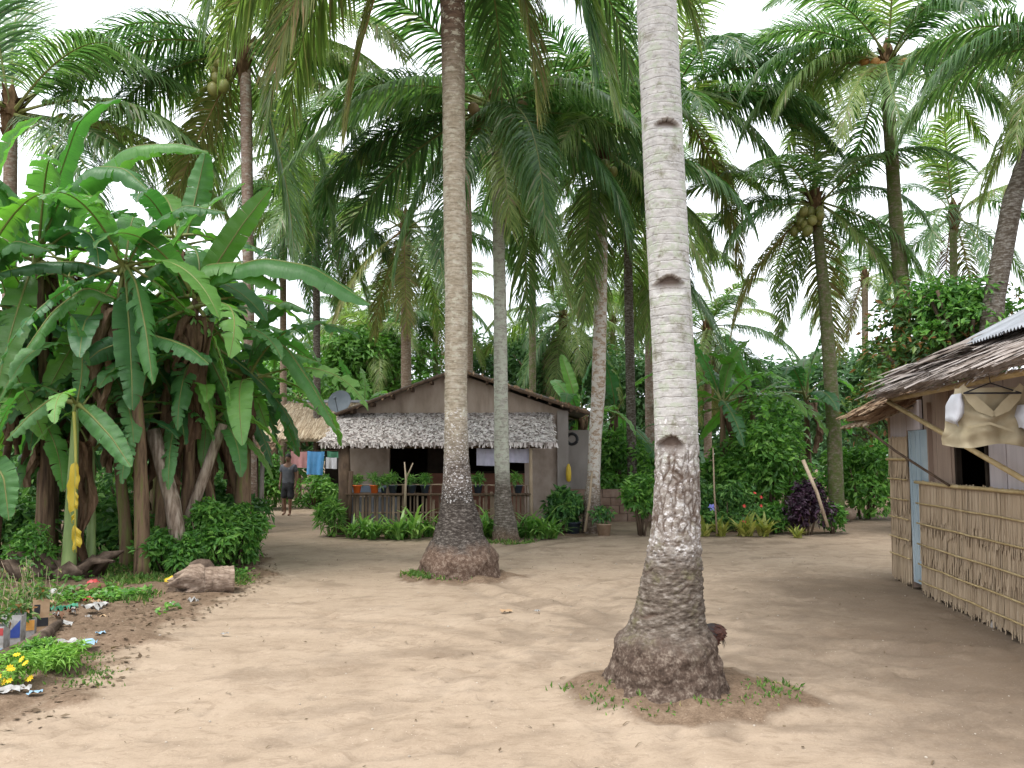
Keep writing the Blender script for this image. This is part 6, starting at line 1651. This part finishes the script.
# ------------------------------------------------------------------ things on the left verge
a, b = gnd(196, 598, .16), gnd(226, 583, .17)
a, b = gnd(204, 583, .15), gnd(229, 574, .15)
rt = thing('fallen_log', 'short barkless log with a split broad end lying on the sand edge', 'log', (a[0], a[1], 0))
dl = nrm(np.array([.93, .37, 0])); sd = np.array([-dl[1], dl[0], 0]); c0 = np.array([a[0] - .02, a[1] + .05, .155])
n_ = 26; mb = MB(); G = []
g = np.random.default_rng(8)
for i in range(n_):
    t_ = i / (n_ - 1); row = []
    for th in np.linspace(0, 2 * math.pi, 25):
        r = .172 + .002 * math.sin(t_ * 34) + .018 * mn.noise(Vector((t_ * 6, math.cos(th) * 2, math.sin(th) * 2)))
        row.append(c0 + dl * (.34 * t_) + sd * r * math.cos(th) + np.array([0, 0, r * math.sin(th)]))
    G.append(row)
sheet(mb, G); e_ = G[-1][:-1]; mb.add(e_, [tuple(range(len(e_)))]); mb.build('log_body', m['logbark'], rt, True)
mb = MB(); G = []
for i in range(18):                                          # flared, split root end tapering to the ground on the left
    t_ = i / 17; row = []
    for th in np.linspace(0, 2 * math.pi, 31):
        split = .05 * t_ * math.sin(th * 5 + 1) + .06 * t_ * mn.noise(Vector((math.cos(th) * 3, math.sin(th) * 3, t_ * 3)))
        ry = .172 + .02 * math.sin(t_ * 2.6) + split; rz = (.178 + .03 * math.sin(t_ * 2.8)) * (1 - .42 * t_ ** 2) + split * .4
        z_ = .155 + (rz - .155) * .55 + rz * math.sin(th) * 1.0
        row.append(c0 * np.array([1, 1, 0]) - dl * (.30 * t_ + .10 * t_ * math.sin(th * 3) + .06 * t_ * math.sin(th * 7)) + sd * ry * math.cos(th) + np.array([0, 0, max(z_, .0)]))
    G.append(row)
sheet(mb, G); e_ = G[-1][:-1]; mb.add(e_[::-1], [tuple(range(len(e_)))]); mb.build('split_end', m['logbark'], rt, True)
mb = MB(); c = gnd(194, 578, .1) + np.array([0, .25, .06]); ball(mb, c, (.20, .13, .15), 12, 8); v = mb.v[-1]; v += .03 * np.array([[mn.noise(Vector(q * 9)), mn.noise(Vector(q * 9 + 5)), mn.noise(Vector(q * 9 + 9))] for q in v])
single('rotten_chunk', 'dark rotten wood chunk behind the barkless log', 'wood chunk', mb, m['stump'], (c[0], c[1], 0), True)
mb = MB(); a = at(184, 560, 11.55); a[2] = 0; b = at(153, 430, 11.65); tube(mb, [a, (a * .5 + b * .5) + np.array([.06, 0, 0]), b], [.115, .108, .095], 14, rough=.04); 
for k in range(0):
    g = np.random.default_rng(k); t = g.uniform(.1, .9); p = a + (b - a) * t; th = g.uniform(3.4, 6); q = p + np.array([math.cos(th) * .13, math.sin(th) * .1, 0]); ribbon(mb, [q, q + (b - a) * g.uniform(.08, .2)], [np.array([.02, 0, 0])] * 2)
single('dead_banana_stem', 'bare broken grey stem leaning left in front of the grove', 'dead stem', mb, m['deadstem'], (a[0], a[1], 0), True)
mb = MB(); a = at(172, 545, 11.9); a[2] = 0; b = at(223, 424, 12.1); tube(mb, [a, (a + b) / 2 + np.array([0, 0, .04]), b], [.085, .08, .07], 12, rough=.03)
single('dead_banana_stem', 'bare grey stem slanting up to the right among the bananas', 'dead stem', mb, m['deadstem'], (a[0], a[1], 0), True)
mb = MB(); g = np.random.default_rng(14)
c = gnd(62, 582)
for k in range(15):
    a_ = g.uniform(-.5, .5) + (0 if k % 2 else math.pi); l = g.uniform(.25, .62)
    p0 = c + np.array([g.normal(0, .22), g.normal(0, .1), .05]); p1 = p0 + np.array([math.cos(a_) * l, math.sin(a_) * l * .5, g.uniform(.02, .36)]); tube(mb, [p0, (p0 + p1) / 2 + np.array([0, 0, .10]), p1], [.12, .07, .012], 12, rough=.22, seed=k)
v = np.concatenate(mb.v); mb.v = [v + .05 * np.array([[mn.noise(Vector(q * 7)), mn.noise(Vector(q * 7 + 5)), mn.noise(Vector(q * 7 + 9))] for q in v]) + .03 * np.array([[mn.noise(Vector(q * 25)), mn.noise(Vector(q * 25 + 5)), mn.noise(Vector(q * 25 + 9))] for q in v])]
single('rotten_stump', 'dark tangled rotten stump with roots on the verge', 'stump', mb, m['stump'], (c[0], c[1], 0), True)
mb = MB(); a, b = gnd(88, 562, .07), gnd(140, 558, .08); tube(mb, [a, (a + b) / 2 + np.array([0, 0, .03]), b], [.09, .085, .06], 10, rough=.06)
single('fallen_log', 'reddish brown trunk piece lying behind the coconut husk', 'log', mb, m['stump'], (a[0], a[1], 0), True)
c = gnd(97, 590, .08)
mb = MB(); ball(mb, c, (.13, .105, .095), 14, 10); single('coconut_husk', 'round brown coconut husk on the verge under a red rag', 'coconut', mb, m['husk'], (c[0], c[1], 0), True)
mb = MB(); g = np.random.default_rng(5)
c2 = c + np.array([-.06, .02, .10]); G = [[c2 + np.array([.12 * (i / 8 - .5), .10 * (j / 7 - .5), .03 * mn.noise(Vector((i * .6, j * .6, 2))) - .10 * ((i / 8 - .5) ** 2 + (j / 7 - .5) ** 2) + .02]) for i in range(9)] for j in range(8)]
sheet(mb, G); single('red_rag', 'crumpled red rag draped on the coconut husk', 'rag', mb, m['redplastic'], tuple(c2), True)
mb = MB(); c = gnd(172, 581, .06); ball(mb, c, (.10, .07, .06), 12, 8); v = mb.v[-1]; v[:, 2] += .012 * np.sin(v[:, 0] * 60); single('yellow_bag', 'crumpled yellow plastic bag left of the barkless log', 'bag', mb, m['yellow'], (c[0], c[1], 0), True)
# planter edge with cartons
ed = [gnd(-30, 668, .10), gnd(2, 657, .13), gnd(30, 646, .15), gnd(48, 632, .13), gnd(60, 622, .09)]
mb = MB(); tube(mb, ed, [.055, .06, .06, .05, .03], 9, rough=.08); single('edging_branch', 'bent grey branch edging the littered flower bed', 'branch', mb, m['stump'], tuple(ed[2]), True)
def carton(px, py, w_, h, dp, rz, label, mk, patch=None):
    q = gnd(px, py, .04); rt = thing('carton', label, 'carton', (q[0], q[1], .04), 'cartons reused as planters', R(rz))
    mb = MB()
    t = .008
    box(mb, -w_ / 2, w_ / 2, -dp / 2, -dp / 2 + t, 0, h); box(mb, -w_ / 2, w_ / 2, dp / 2 - t, dp / 2, 0, h); box(mb, -w_ / 2, -w_ / 2 + t, -dp / 2 + t, dp / 2 - t, 0, h * .95); box(mb, w_ / 2 - t, w_ / 2, -dp / 2 + t, dp / 2 - t, 0, h * .97); box(mb, -w_ / 2 + t, w_ / 2 - t, -dp / 2 + t, dp / 2 - t, 0, .02)
    link('carton_body', mb.mesh('carton_body', m[mk]), rt)
    mb = MB(); box(mb, -w_ / 2 + t, w_ / 2 - t, -dp / 2 + t, dp / 2 - t, .02, h * .8); link('soil', mb.mesh('soil', m['soil']), rt)
    if patch:
        for kind, u0, u1, v0, v1, pm in patch:
            mb = MB(); y_ = -dp / 2 - .002
            X = lambda u: -w_ / 2 + w_ * u
            if kind == 'tri': mb.add([(X(u0), y_, h * v0), (X(u1), y_, h * v0), (X(u1 if v1 > 0 else u0), y_, h * abs(v1)), (X(u0), y_ - .001, h * v0), (X(u1), y_ - .001, h * v0), (X(u1), y_ - .001, h * abs(v1))], [(0, 2, 1), (3, 4, 5)])
            else: box(mb, X(u0), X(u1), y_ - .001, y_, h * v0, h * v1)
            link('print', mb.mesh('print', m[pm]), rt)
    mb = MB(); leaf_cloud(mb, (0, 0, h + .03), (w_ * .6, dp * .6, .09), 60, .07, int(px * 7 + py), 5); link('plant', mb.mesh('plant', m['shrub_red']), rt)
carton(13, 646, .15, .27, .13, 14, 'white carton printed with a blue triangle', 'paper', [('tri', .1, .95, .30, .85, 'blueprint')])
carton(-4, 655, .15, .24, .13, 10, 'white carton with blue foot at the left picture edge', 'paper', [('box', 0.02, .98, .02, .28, 'cyan'), ('box', .02, .98, .7, .95, 'redplastic')])
carton(27, 638, .13, .17, .12, 22, 'carton with an orange upper band beside the white one', 'paper', [('box', .02, .98, .45, .98, 'orangeprint')])
carton(40, 630, .14, .29, .12, 30, 'tall pale brown carton at the back of the row', 'card', [('box', .1, .45, .55, .85, 'black'), ('box', .3, .95, .15, .42, 'black')])
# plants on the bed
m['fern'] = leafmat('fern_leaf', (.09, .20, .03), (.17, .34, .05), (.30, .48, .10), .5, .35, .3, .6, .1)
def tuft(px, py, label, name, cat, mk, n, sz, lsz, asp, flowers=None, up=.8, hz=None):
    q = gnd(px, py); rt = thing(name, label, cat, (q[0], q[1], 0))
    mb = MB(); hz = hz or sz * .6
    leaf_cloud(mb, (0, 0, hz * .9), (sz, sz * .7, hz), n, lsz, int(px * 11 + py), 10, asp, up=up, low=-.2); v = mb.v[0]; v[:, 2] = np.maximum(v[:, 2], .012)
    link('foliage', mb.mesh('foliage', m[mk]), rt)
    st = MB(); g = np.random.default_rng(int(px))
    for i in range(8): tube(st, [(0, 0, -.02), (g.normal(0, sz * .3), g.normal(0, sz * .3), hz * 1.2)], [.006, .003], 5)
    link('stem', st.mesh('stem', m['lily']), rt)
    if flowers:
        fb = MB()
        for k in range(8):
            a = k * math.pi / 4; kites(fb, np.zeros((1, 3)), np.array([[math.cos(a), math.sin(a), .3]]), np.array([[0, 0, 1.]]), [.028], [.009])
        fm = fb.mesh('flower', m[flowers[0]])
        for i in range(flowers[1]):
            o = link('flower', fm, rt); d = rdir(1, g)[0]; d[1] = -abs(d[1]); o.location = (d[0] * sz * .95, d[1] * sz * .75, hz * (1.0 + .85 * d[2] * (1 if d[2] > 0 else .6))); o.rotation_euler = (g.uniform(.3, 1.2), 0, g.uniform(-.6, .6))
tuft(14, 690, 'yellow flowered low plant at the bottom left corner', 'flower_plant', 'flower', 'fern', 700, .24, .055, .3, ('flower_yellow', 15))
tuft(62, 676, 'bright feathery fern spilling over the bed edge', 'fern', 'fern', 'fern', 900, .20, .075, .2, hz=.14)
tuft(30, 668, 'yellow green leafy plant between the cartons and the fern', 'low_plant', 'plant', 'lily', 500, .2, .08, .3)
# dry weed stalks
for (px, py, lb, sd) in ((8, 628, 'tall pale weed stalks at the left edge behind the cartons', 1), (26, 618, 'tall pale weed stalks right of the edge ones', 2)):
    q = gnd(px, py); mb = MB(); g = np.random.default_rng(sd); pos = []
    for i in range(30):
        x_, y_ = g.normal(0, .12), g.normal(0, .1); hgt = g.uniform(.25, .62); tp = np.array([x_ + g.normal(0, .14), y_ + g.normal(0, .06), hgt]); tube(mb, [(x_, y_, -.02), tp], [.0035, .002], 5)
        for k in range(9): pos.append(np.array([x_, y_, 0]) + (tp - np.array([x_, y_, 0])) * g.uniform(.2, 1))
    pos = np.array(pos); ax_ = rdir(len(pos), g); rt = thing('weed', lb, 'weed', (q[0], q[1], .02)); link('stalk', mb.mesh('stalk', m['straw']), rt)
    mb = MB(); kites(mb, pos, ax_, rdir(len(pos), g), g.uniform(.05, .11, len(pos)), g.uniform(.008, .016, len(pos))); link('foliage', mb.mesh('foliage', m['grass']), rt)
# litter
g = np.random.default_rng(21)
def scrap(px, py, w_, l, mk, label, name='paper_scrap', rz=0, bend=.03, cat='litter', z=.055):
    q = gnd(px, py, z); z = max(z - .03, GH(q[0], q[1])[0] + .012 + (z - .055 if z > .06 else 0)); q = gnd(px, py, z); w_, l = w_ * 1.15, l * 1.15; mb = MB(); k = g.uniform(0, 6)
    G = [[(w_ * (i / 6 - .5), l * (j / 5 - .5), .012 + bend * mn.noise(Vector((i * .7 + k, j * .7, k))) + .3 * bend * abs(math.sin(i + k))) for i in range(7)] for j in range(6)]
    sheet(mb, G); o = link(name, mb.mesh(name, m[mk], True)); o.location = q; o.rotation_euler = (g.uniform(-.1, .2), g.uniform(-.15, .15), rz); tag(o, label, cat, 'litter on the verge')
scrap(46, 596, .34, .16, 'paper', 'large pale crumpled sheet behind the littered bed', rz=.2, bend=.07)
scrap(59, 594, .18, .12, 'paper', 'pale crumpled scrap touching the large sheet', rz=.9, bend=.06)
scrap(90, 609, .15, .13, 'paper', 'white scrap on bare soil right of the green plastic', rz=.4, bend=.05)
scrap(101, 606, .14, .10, 'paper', 'white scrap beside the other on bare soil', rz=-.3, bend=.05)
scrap(95, 610, .12, .06, 'black', 'black strip lying over the white scraps', rz=.2, z=.075)
scrap(71, 609, .12, .13, 'greenplastic', 'bright green plastic scrap at the bed end', 'plastic_scrap', .5, .06)
scrap(58, 611, .09, .12, 'greenplastic', 'smaller green plastic scrap by the tall carton', 'plastic_scrap', -.4, .06)
scrap(88, 600, .13, .07, 'redplastic', 'small red plastic scrap below the coconut husk', 'plastic_scrap', .1, .04)
scrap(103, 617, .10, .08, 'card', 'tan scrap below the white scraps', rz=.3)
scrap(62, 626, .16, .11, 'paper', 'white lid beside the red leaved planters', 'paper_scrap', .2, .04)
scrap(69, 644, .14, .08, 'paper', 'white scrap over the fern', 'paper_scrap', .2, .04, z=.18)
scrap(87, 645, .13, .11, 'cyan', 'pale blue wrapper at the right end of the fern', 'plastic_scrap', .2, .05, z=.09)
scrap(101, 634, .07, .05, 'cyan', 'tiny pale blue scrap right of the bed', 'plastic_scrap', .8, .02, z=.03)
scrap(35, 694, .08, .06, 'cyan', 'pale blue scrap on the sand below the fern', 'plastic_scrap', .2, .02, z=.03)
scrap(22, 690, .10, .05, 'paper', 'pale scrap under the yellow flowers', 'paper_scrap', .2, .03, z=.03)
scrap(7, 692, .13, .07, 'paper', 'pale scrap at the bottom left corner', 'paper_scrap', .6, .03, z=.03)
scrap(193, 602, .10, .08, 'paper', 'crumpled white paper under the barkless log end', 'paper_scrap', .2, .06, z=.03)
scrap(171, 605, .05, .05, 'paper', 'tiny white scrap left of the log end', 'paper_scrap', .2, .03, z=.05)
scrap(46, 563, .16, .10, 'paper', 'white scrap on top of the rotten stump', 'paper_scrap', .2, .05, z=.16)
scrap(225, 635, .06, .03, 'paper', 'small white scrap alone on the open sand', 'paper_scrap', .2, .02, z=.02)
scrap(506, 612, .11, .05, 'card', 'pale flat scrap on the sand beyond the mid clearing', 'paper_scrap', .2, .02, z=.02)
scrap(537, 612, .05, .04, 'paper', 'small white scrap right of the pale flat one', 'paper_scrap', .6, .02, z=.02)

for i in range(18):
    k_ = ('card', 'paper', 'husk', 'husk', 'paper', 'husk', 'card')[i % 7]
    scrap(g.uniform(38, 104), g.uniform(592, 622), g.uniform(.03, .10), g.uniform(.03, .09), k_, 'small dirty scrap among the rubbish behind the cartons', 'litter_scrap', g.uniform(0, 3), .05, z=.055)

# ------------------------------------------------------------------ the man on the path
def skin_body(name, V, E, rad, mat, parent, sub=2, rootv=0):
    bm = bmesh.new(); lay = bm.verts.layers.skin.verify()
    vs_ = [bm.verts.new(v) for v in V]
    for i, v in enumerate(vs_):
        r = rad[i]; v[lay].radius = (r, r) if np.isscalar(r) else r; v[lay].use_root = (i == rootv)
    for a, b in E: bm.edges.new((vs_[a], vs_[b]))
    me = bpy.data.meshes.new(name); bm.to_mesh(me); bm.free(); me.materials.append(mat)
    o = link(name, me, parent)
    s_ = o.modifiers.new('Skin', 'SKIN'); s_.use_smooth_shade = True
    ss = o.modifiers.new('Sub', 'SUBSURF'); ss.levels = sub; ss.render_levels = sub
    return o
q = gnd(287.5, 515.5)
man = thing('person', 'man in charcoal t shirt and black shorts walking along the path', 'person', (q[0], q[1], 0), None, R(-8))
# body: faces -Y; image left is his right side (-X)
V = [(0, 0, .88), (0, .005, 1.02), (0, -.005, 1.20), (0, -.01, 1.34), (0, -.015, 1.43), (0, -.03, 1.49), (0, -.045, 1.56),
     (-.085, 0, .84), (-.10, -.02, .50), (-.105, .07, .13), (-.105, .035, .06), (-.11, -.09, .025),
     (.085, 0, .84), (.085, -.05, .47), (.075, -.02, .10), (.075, -.02, .045), (.08, -.15, .022),
     (-.165, -.005, 1.34), (-.215, .02, 1.08), (-.225, -.03, .85),
     (.165, -.005, 1.34), (.215, .01, 1.08), (.225, -.04, .85)]
E = [(0, 1), (1, 2), (2, 3), (3, 4), (4, 5), (5, 6), (0, 7), (7, 8), (8, 9), (9, 10), (10, 11), (0, 12), (12, 13), (13, 14), (14, 15), (15, 16), (3, 17), (17, 18), (18, 19), (3, 20), (20, 21), (21, 22)]
Rd = [(.14, .10), (.13, .09), (.14, .10), (.13, .09), .058, .055, .05, (.085, .085), .058, .036, .035, .028, (.085, .085), .058, .036, .035, .028, .055, .04, .027, .055, .04, .027]
# hands: palm and five curled fingers each
for sgn, wr in ((-1, 19), (1, 22)):
    w_ = np.array(V[wr]); pm_ = len(V); V.append(tuple(w_ + np.array([0, -.02, -.06]))); Rd.append((.02, .03)); E.append((wr, pm_))
    for k, (dy, l) in enumerate(((-.030, .062), (-.010, .072), (.010, .068), (.028, .054))):
        i0 = len(V); V.append(tuple(w_ + np.array([0, -.02 + dy, -.09]))); V.append(tuple(w_ + np.array([-sgn * .008, -.022 + dy, -.09 - l * .55]))); V.append(tuple(w_ + np.array([-sgn * .026, -.022 + dy, -.09 - l])))
        Rd += [.010, .009, .008]; E += [(pm_, i0), (i0, i0 + 1), (i0 + 1, i0 + 2)]
    i0 = len(V); V.append(tuple(w_ + np.array([-sgn * .01, -.05, -.055]))); V.append(tuple(w_ + np.array([-sgn * .018, -.062, -.09]))); Rd += [.011, .009]; E += [(pm_, i0), (i0, i0 + 1)]
skin_body('body', V, E, Rd, m['skin'], man)
mb = MB(); hc = np.array([0, -.045, 1.565])
nlat, nlon = 18, 22; Vh = []
for i in range(nlat):
    ph = math.pi * (i + .001) / (nlat - 1 + .002)
    for j in range(nlon):
        th = 2 * math.pi * j / nlon
        x, y, z = math.sin(ph) * math.cos(th), math.sin(ph) * math.sin(th), math.cos(ph)
        wd = .074 * (1 - .25 * max(0, -z) ** 1.5); dp = .095
        p = np.array([x * wd, y * dp, z * .113])
        if y < -.3 and abs(x) < .25 and -.35 < z < .2: p[1] -= .022 * (1 - abs(x) / .25) * (1 - abs(z + .15) / .35 if abs(z + .15) < .35 else 0)      # nose
        if y < -.4 and .05 < z < .3 and .2 < abs(x) < .6: p[1] += .008                                   # eye sockets
        if y < -.5 and -.62 < z < -.48: p[1] -= .006                                                    # lips
        Vh.append(hc + p)
mb.add(Vh, [(i * nlon + j, (i + 1) * nlon + j, (i + 1) * nlon + (j + 1) % nlon, i * nlon + (j + 1) % nlon) for i in range(nlat - 1) for j in range(nlon)])
for sg in (-1, 1): ball(mb, hc + np.array([sg * .077, .01, -.01]), (.013, .022, .032), 8, 6)
link('head', mb.mesh('head', m['skin'], True), man)
mb = MB()
for sg in (-1, 1): ball(mb, hc + np.array([sg * .03, -.083, .018]), (.011, .008, .007), 8, 6)
link('eyes', mb.mesh('eyes', m['black'], True), man)
mb = MB(); Vh = []
for i in range(10):
    ph = math.pi * .56 * i / 9
    for j in range(nlon):
        th = 2 * math.pi * j / nlon; y = math.sin(th); ph2 = ph * (1 - .30 * max(0, -y))
        Vh.append(hc + np.array([math.sin(ph2) * math.cos(th) * .083, math.sin(ph2) * y * .104 + .006, math.cos(ph2) * .122]))
mb.add(Vh, [(i * nlon + j, (i + 1) * nlon + j, (i + 1) * nlon + (j + 1) % nlon, i * nlon + (j + 1) % nlon) for i in range(9) for j in range(nlon)]); link('hair', mb.mesh('hair', m['hair'], True), man)
skin_body('shirt', [(0, 0, .76), (0, 0, .95), (0, 0, 1.15), (0, -.01, 1.33), (0, -.012, 1.40), (-.17, -.005, 1.335), (-.208, .012, 1.17), (.17, -.005, 1.335), (.208, .008, 1.17)], [(0, 1), (1, 2), (2, 3), (3, 4), (3, 5), (5, 6), (3, 7), (7, 8)], [(.185, .135), (.175, .125), (.18, .13), (.165, .115), (.075, .07), .078, .075, .078, .075], m['shirt'], man)
skin_body('shorts', [(0, 0, .97), (0, 0, .84), (-.088, -.005, .76), (-.105, -.02, .44), (.088, -.015, .76), (.098, -.05, .42)], [(0, 1), (1, 2), (2, 3), (1, 4), (4, 5)], [(.165, .12), (.15, .12), .105, .098, .105, .098], m['shorts'], man)
mb = MB(); box(mb, .05, .085, -.128, -.122, 1.26, 1.30); link('chest_print', mb.mesh('chest_print', m['paper']), man)

# ------------------------------------------------------------------ hen behind the nearest palm
q = np.array([at(703, 640, 6.25)[0], 6.25, .0])
hen = thing('hen', 'dark russet hen half hidden behind the nearest palm foot', 'chicken', (q[0], q[1], .03), None, 0)
def bodyball(mb, c, r, rot, n=16, k=12):
    cr, sr = math.cos(rot), math.sin(rot); Mx = np.array([[cr, 0, sr], [0, 1, 0], [-sr, 0, cr]]); ball(mb, c, r, n, k, M=Mx)
mb = MB(); prof_ = [(-.20, .10, .02), (-.14, .155, .055), (-.06, .21, .088), (.03, .245, .095), (.11, .285, .075), (.16, .32, .045)]
# body runs from breast (-x, hidden) to rump (+x, seen)
rings = [(-.27, .475, .03), (-.24, .42, .034), (-.215, .36, .045), (-.17, .30, .072), (-.09, .275, .098), (0, .285, .105), (.07, .315, .09), (.12, .335, .06), (.15, .34, .02)]
G = [[(x, r * .82 * math.cos(t), z + r * math.sin(t)) for t in np.linspace(0, 2 * math.pi, 19)] for x, z, r in rings]
sheet(mb, G); link('body', mb.mesh('body', m['hen_dark'], True), hen)
mb = MB(); g = np.random.default_rng(6)
for k in range(16):
    a = g.uniform(-.3, .9); s_ = g.uniform(-.05, .05); P0 = np.array([.09, s_, .34 + .03 * g.random()]); l = g.uniform(.05, .09)
    d = np.array([math.cos(a), s_ * 2, math.sin(a)]); Pp = []
    for t in (0, .25, .5, .75, 1): Pp.append(P0 + d * l * t + np.array([0, 0, -.13 * t * t]))
    ribbon(mb, Pp, [np.array([.0, .6, .8]) * .014] * 4 + [np.array([0, .6, .8]) * .004])
link('tail', mb.mesh('tail', m['hen_dark']), hen)
mb = MB(); pos = np.c_[g.uniform(-.24, .14, 420), g.normal(0, .075, 420), np.zeros(420)]
xs_ = [r[0] for r in rings]; zc = np.interp(pos[:, 0], xs_, [r[1] for r in rings]); rr = np.interp(pos[:, 0], xs_, [r[2] for r in rings])
th = g.uniform(-.6, 3.74, 420); pos[:, 1] = rr * .84 * np.cos(th); pos[:, 2] = zc + rr * 1.01 * np.sin(th)
nr = np.c_[np.zeros(420), np.cos(th), np.sin(th)]; kites(mb, pos, np.tile([[1., 0, -.35]], (420, 1)) + .15 * rdir(420, g), nr, np.full(420, .042), np.full(420, .012), curl=0)
link('feathers', mb.mesh('feathers', m['hen_red']), hen)
mb = MB(); ball(mb, (-.285, 0, .50), (.032, .024, .03), 12, 8); link('head', mb.mesh('head', m['hen_red'], True), hen)
mb = MB(); box(mb, -.30, -.265, -.004, .004, .525, .55); box(mb, -.32, -.30, -.004, .004, .45, .475); link('comb', mb.mesh('comb', m['comb']), hen)
mb = MB(); tube(mb, [(-.31, 0, .498), (-.345, 0, .49)], [.010, .002], 6); link('beak', mb.mesh('beak', m['beak']), hen)
for sg in (-1, 1):
    mb = MB(); tube(mb, [(0, sg * .045, .22), (.015, sg * .045, .12), (0, sg * .045, .0)], [.025, .010, .008], 7)
    for a in (-.5, 0, .5): tube(mb, [(0, sg * .045, .008), (-.055 * math.cos(a), sg * .045 + .055 * math.sin(a), .004)], [.007, .004], 5)
    link('leg', mb.mesh('leg', m['beak'], True), hen)
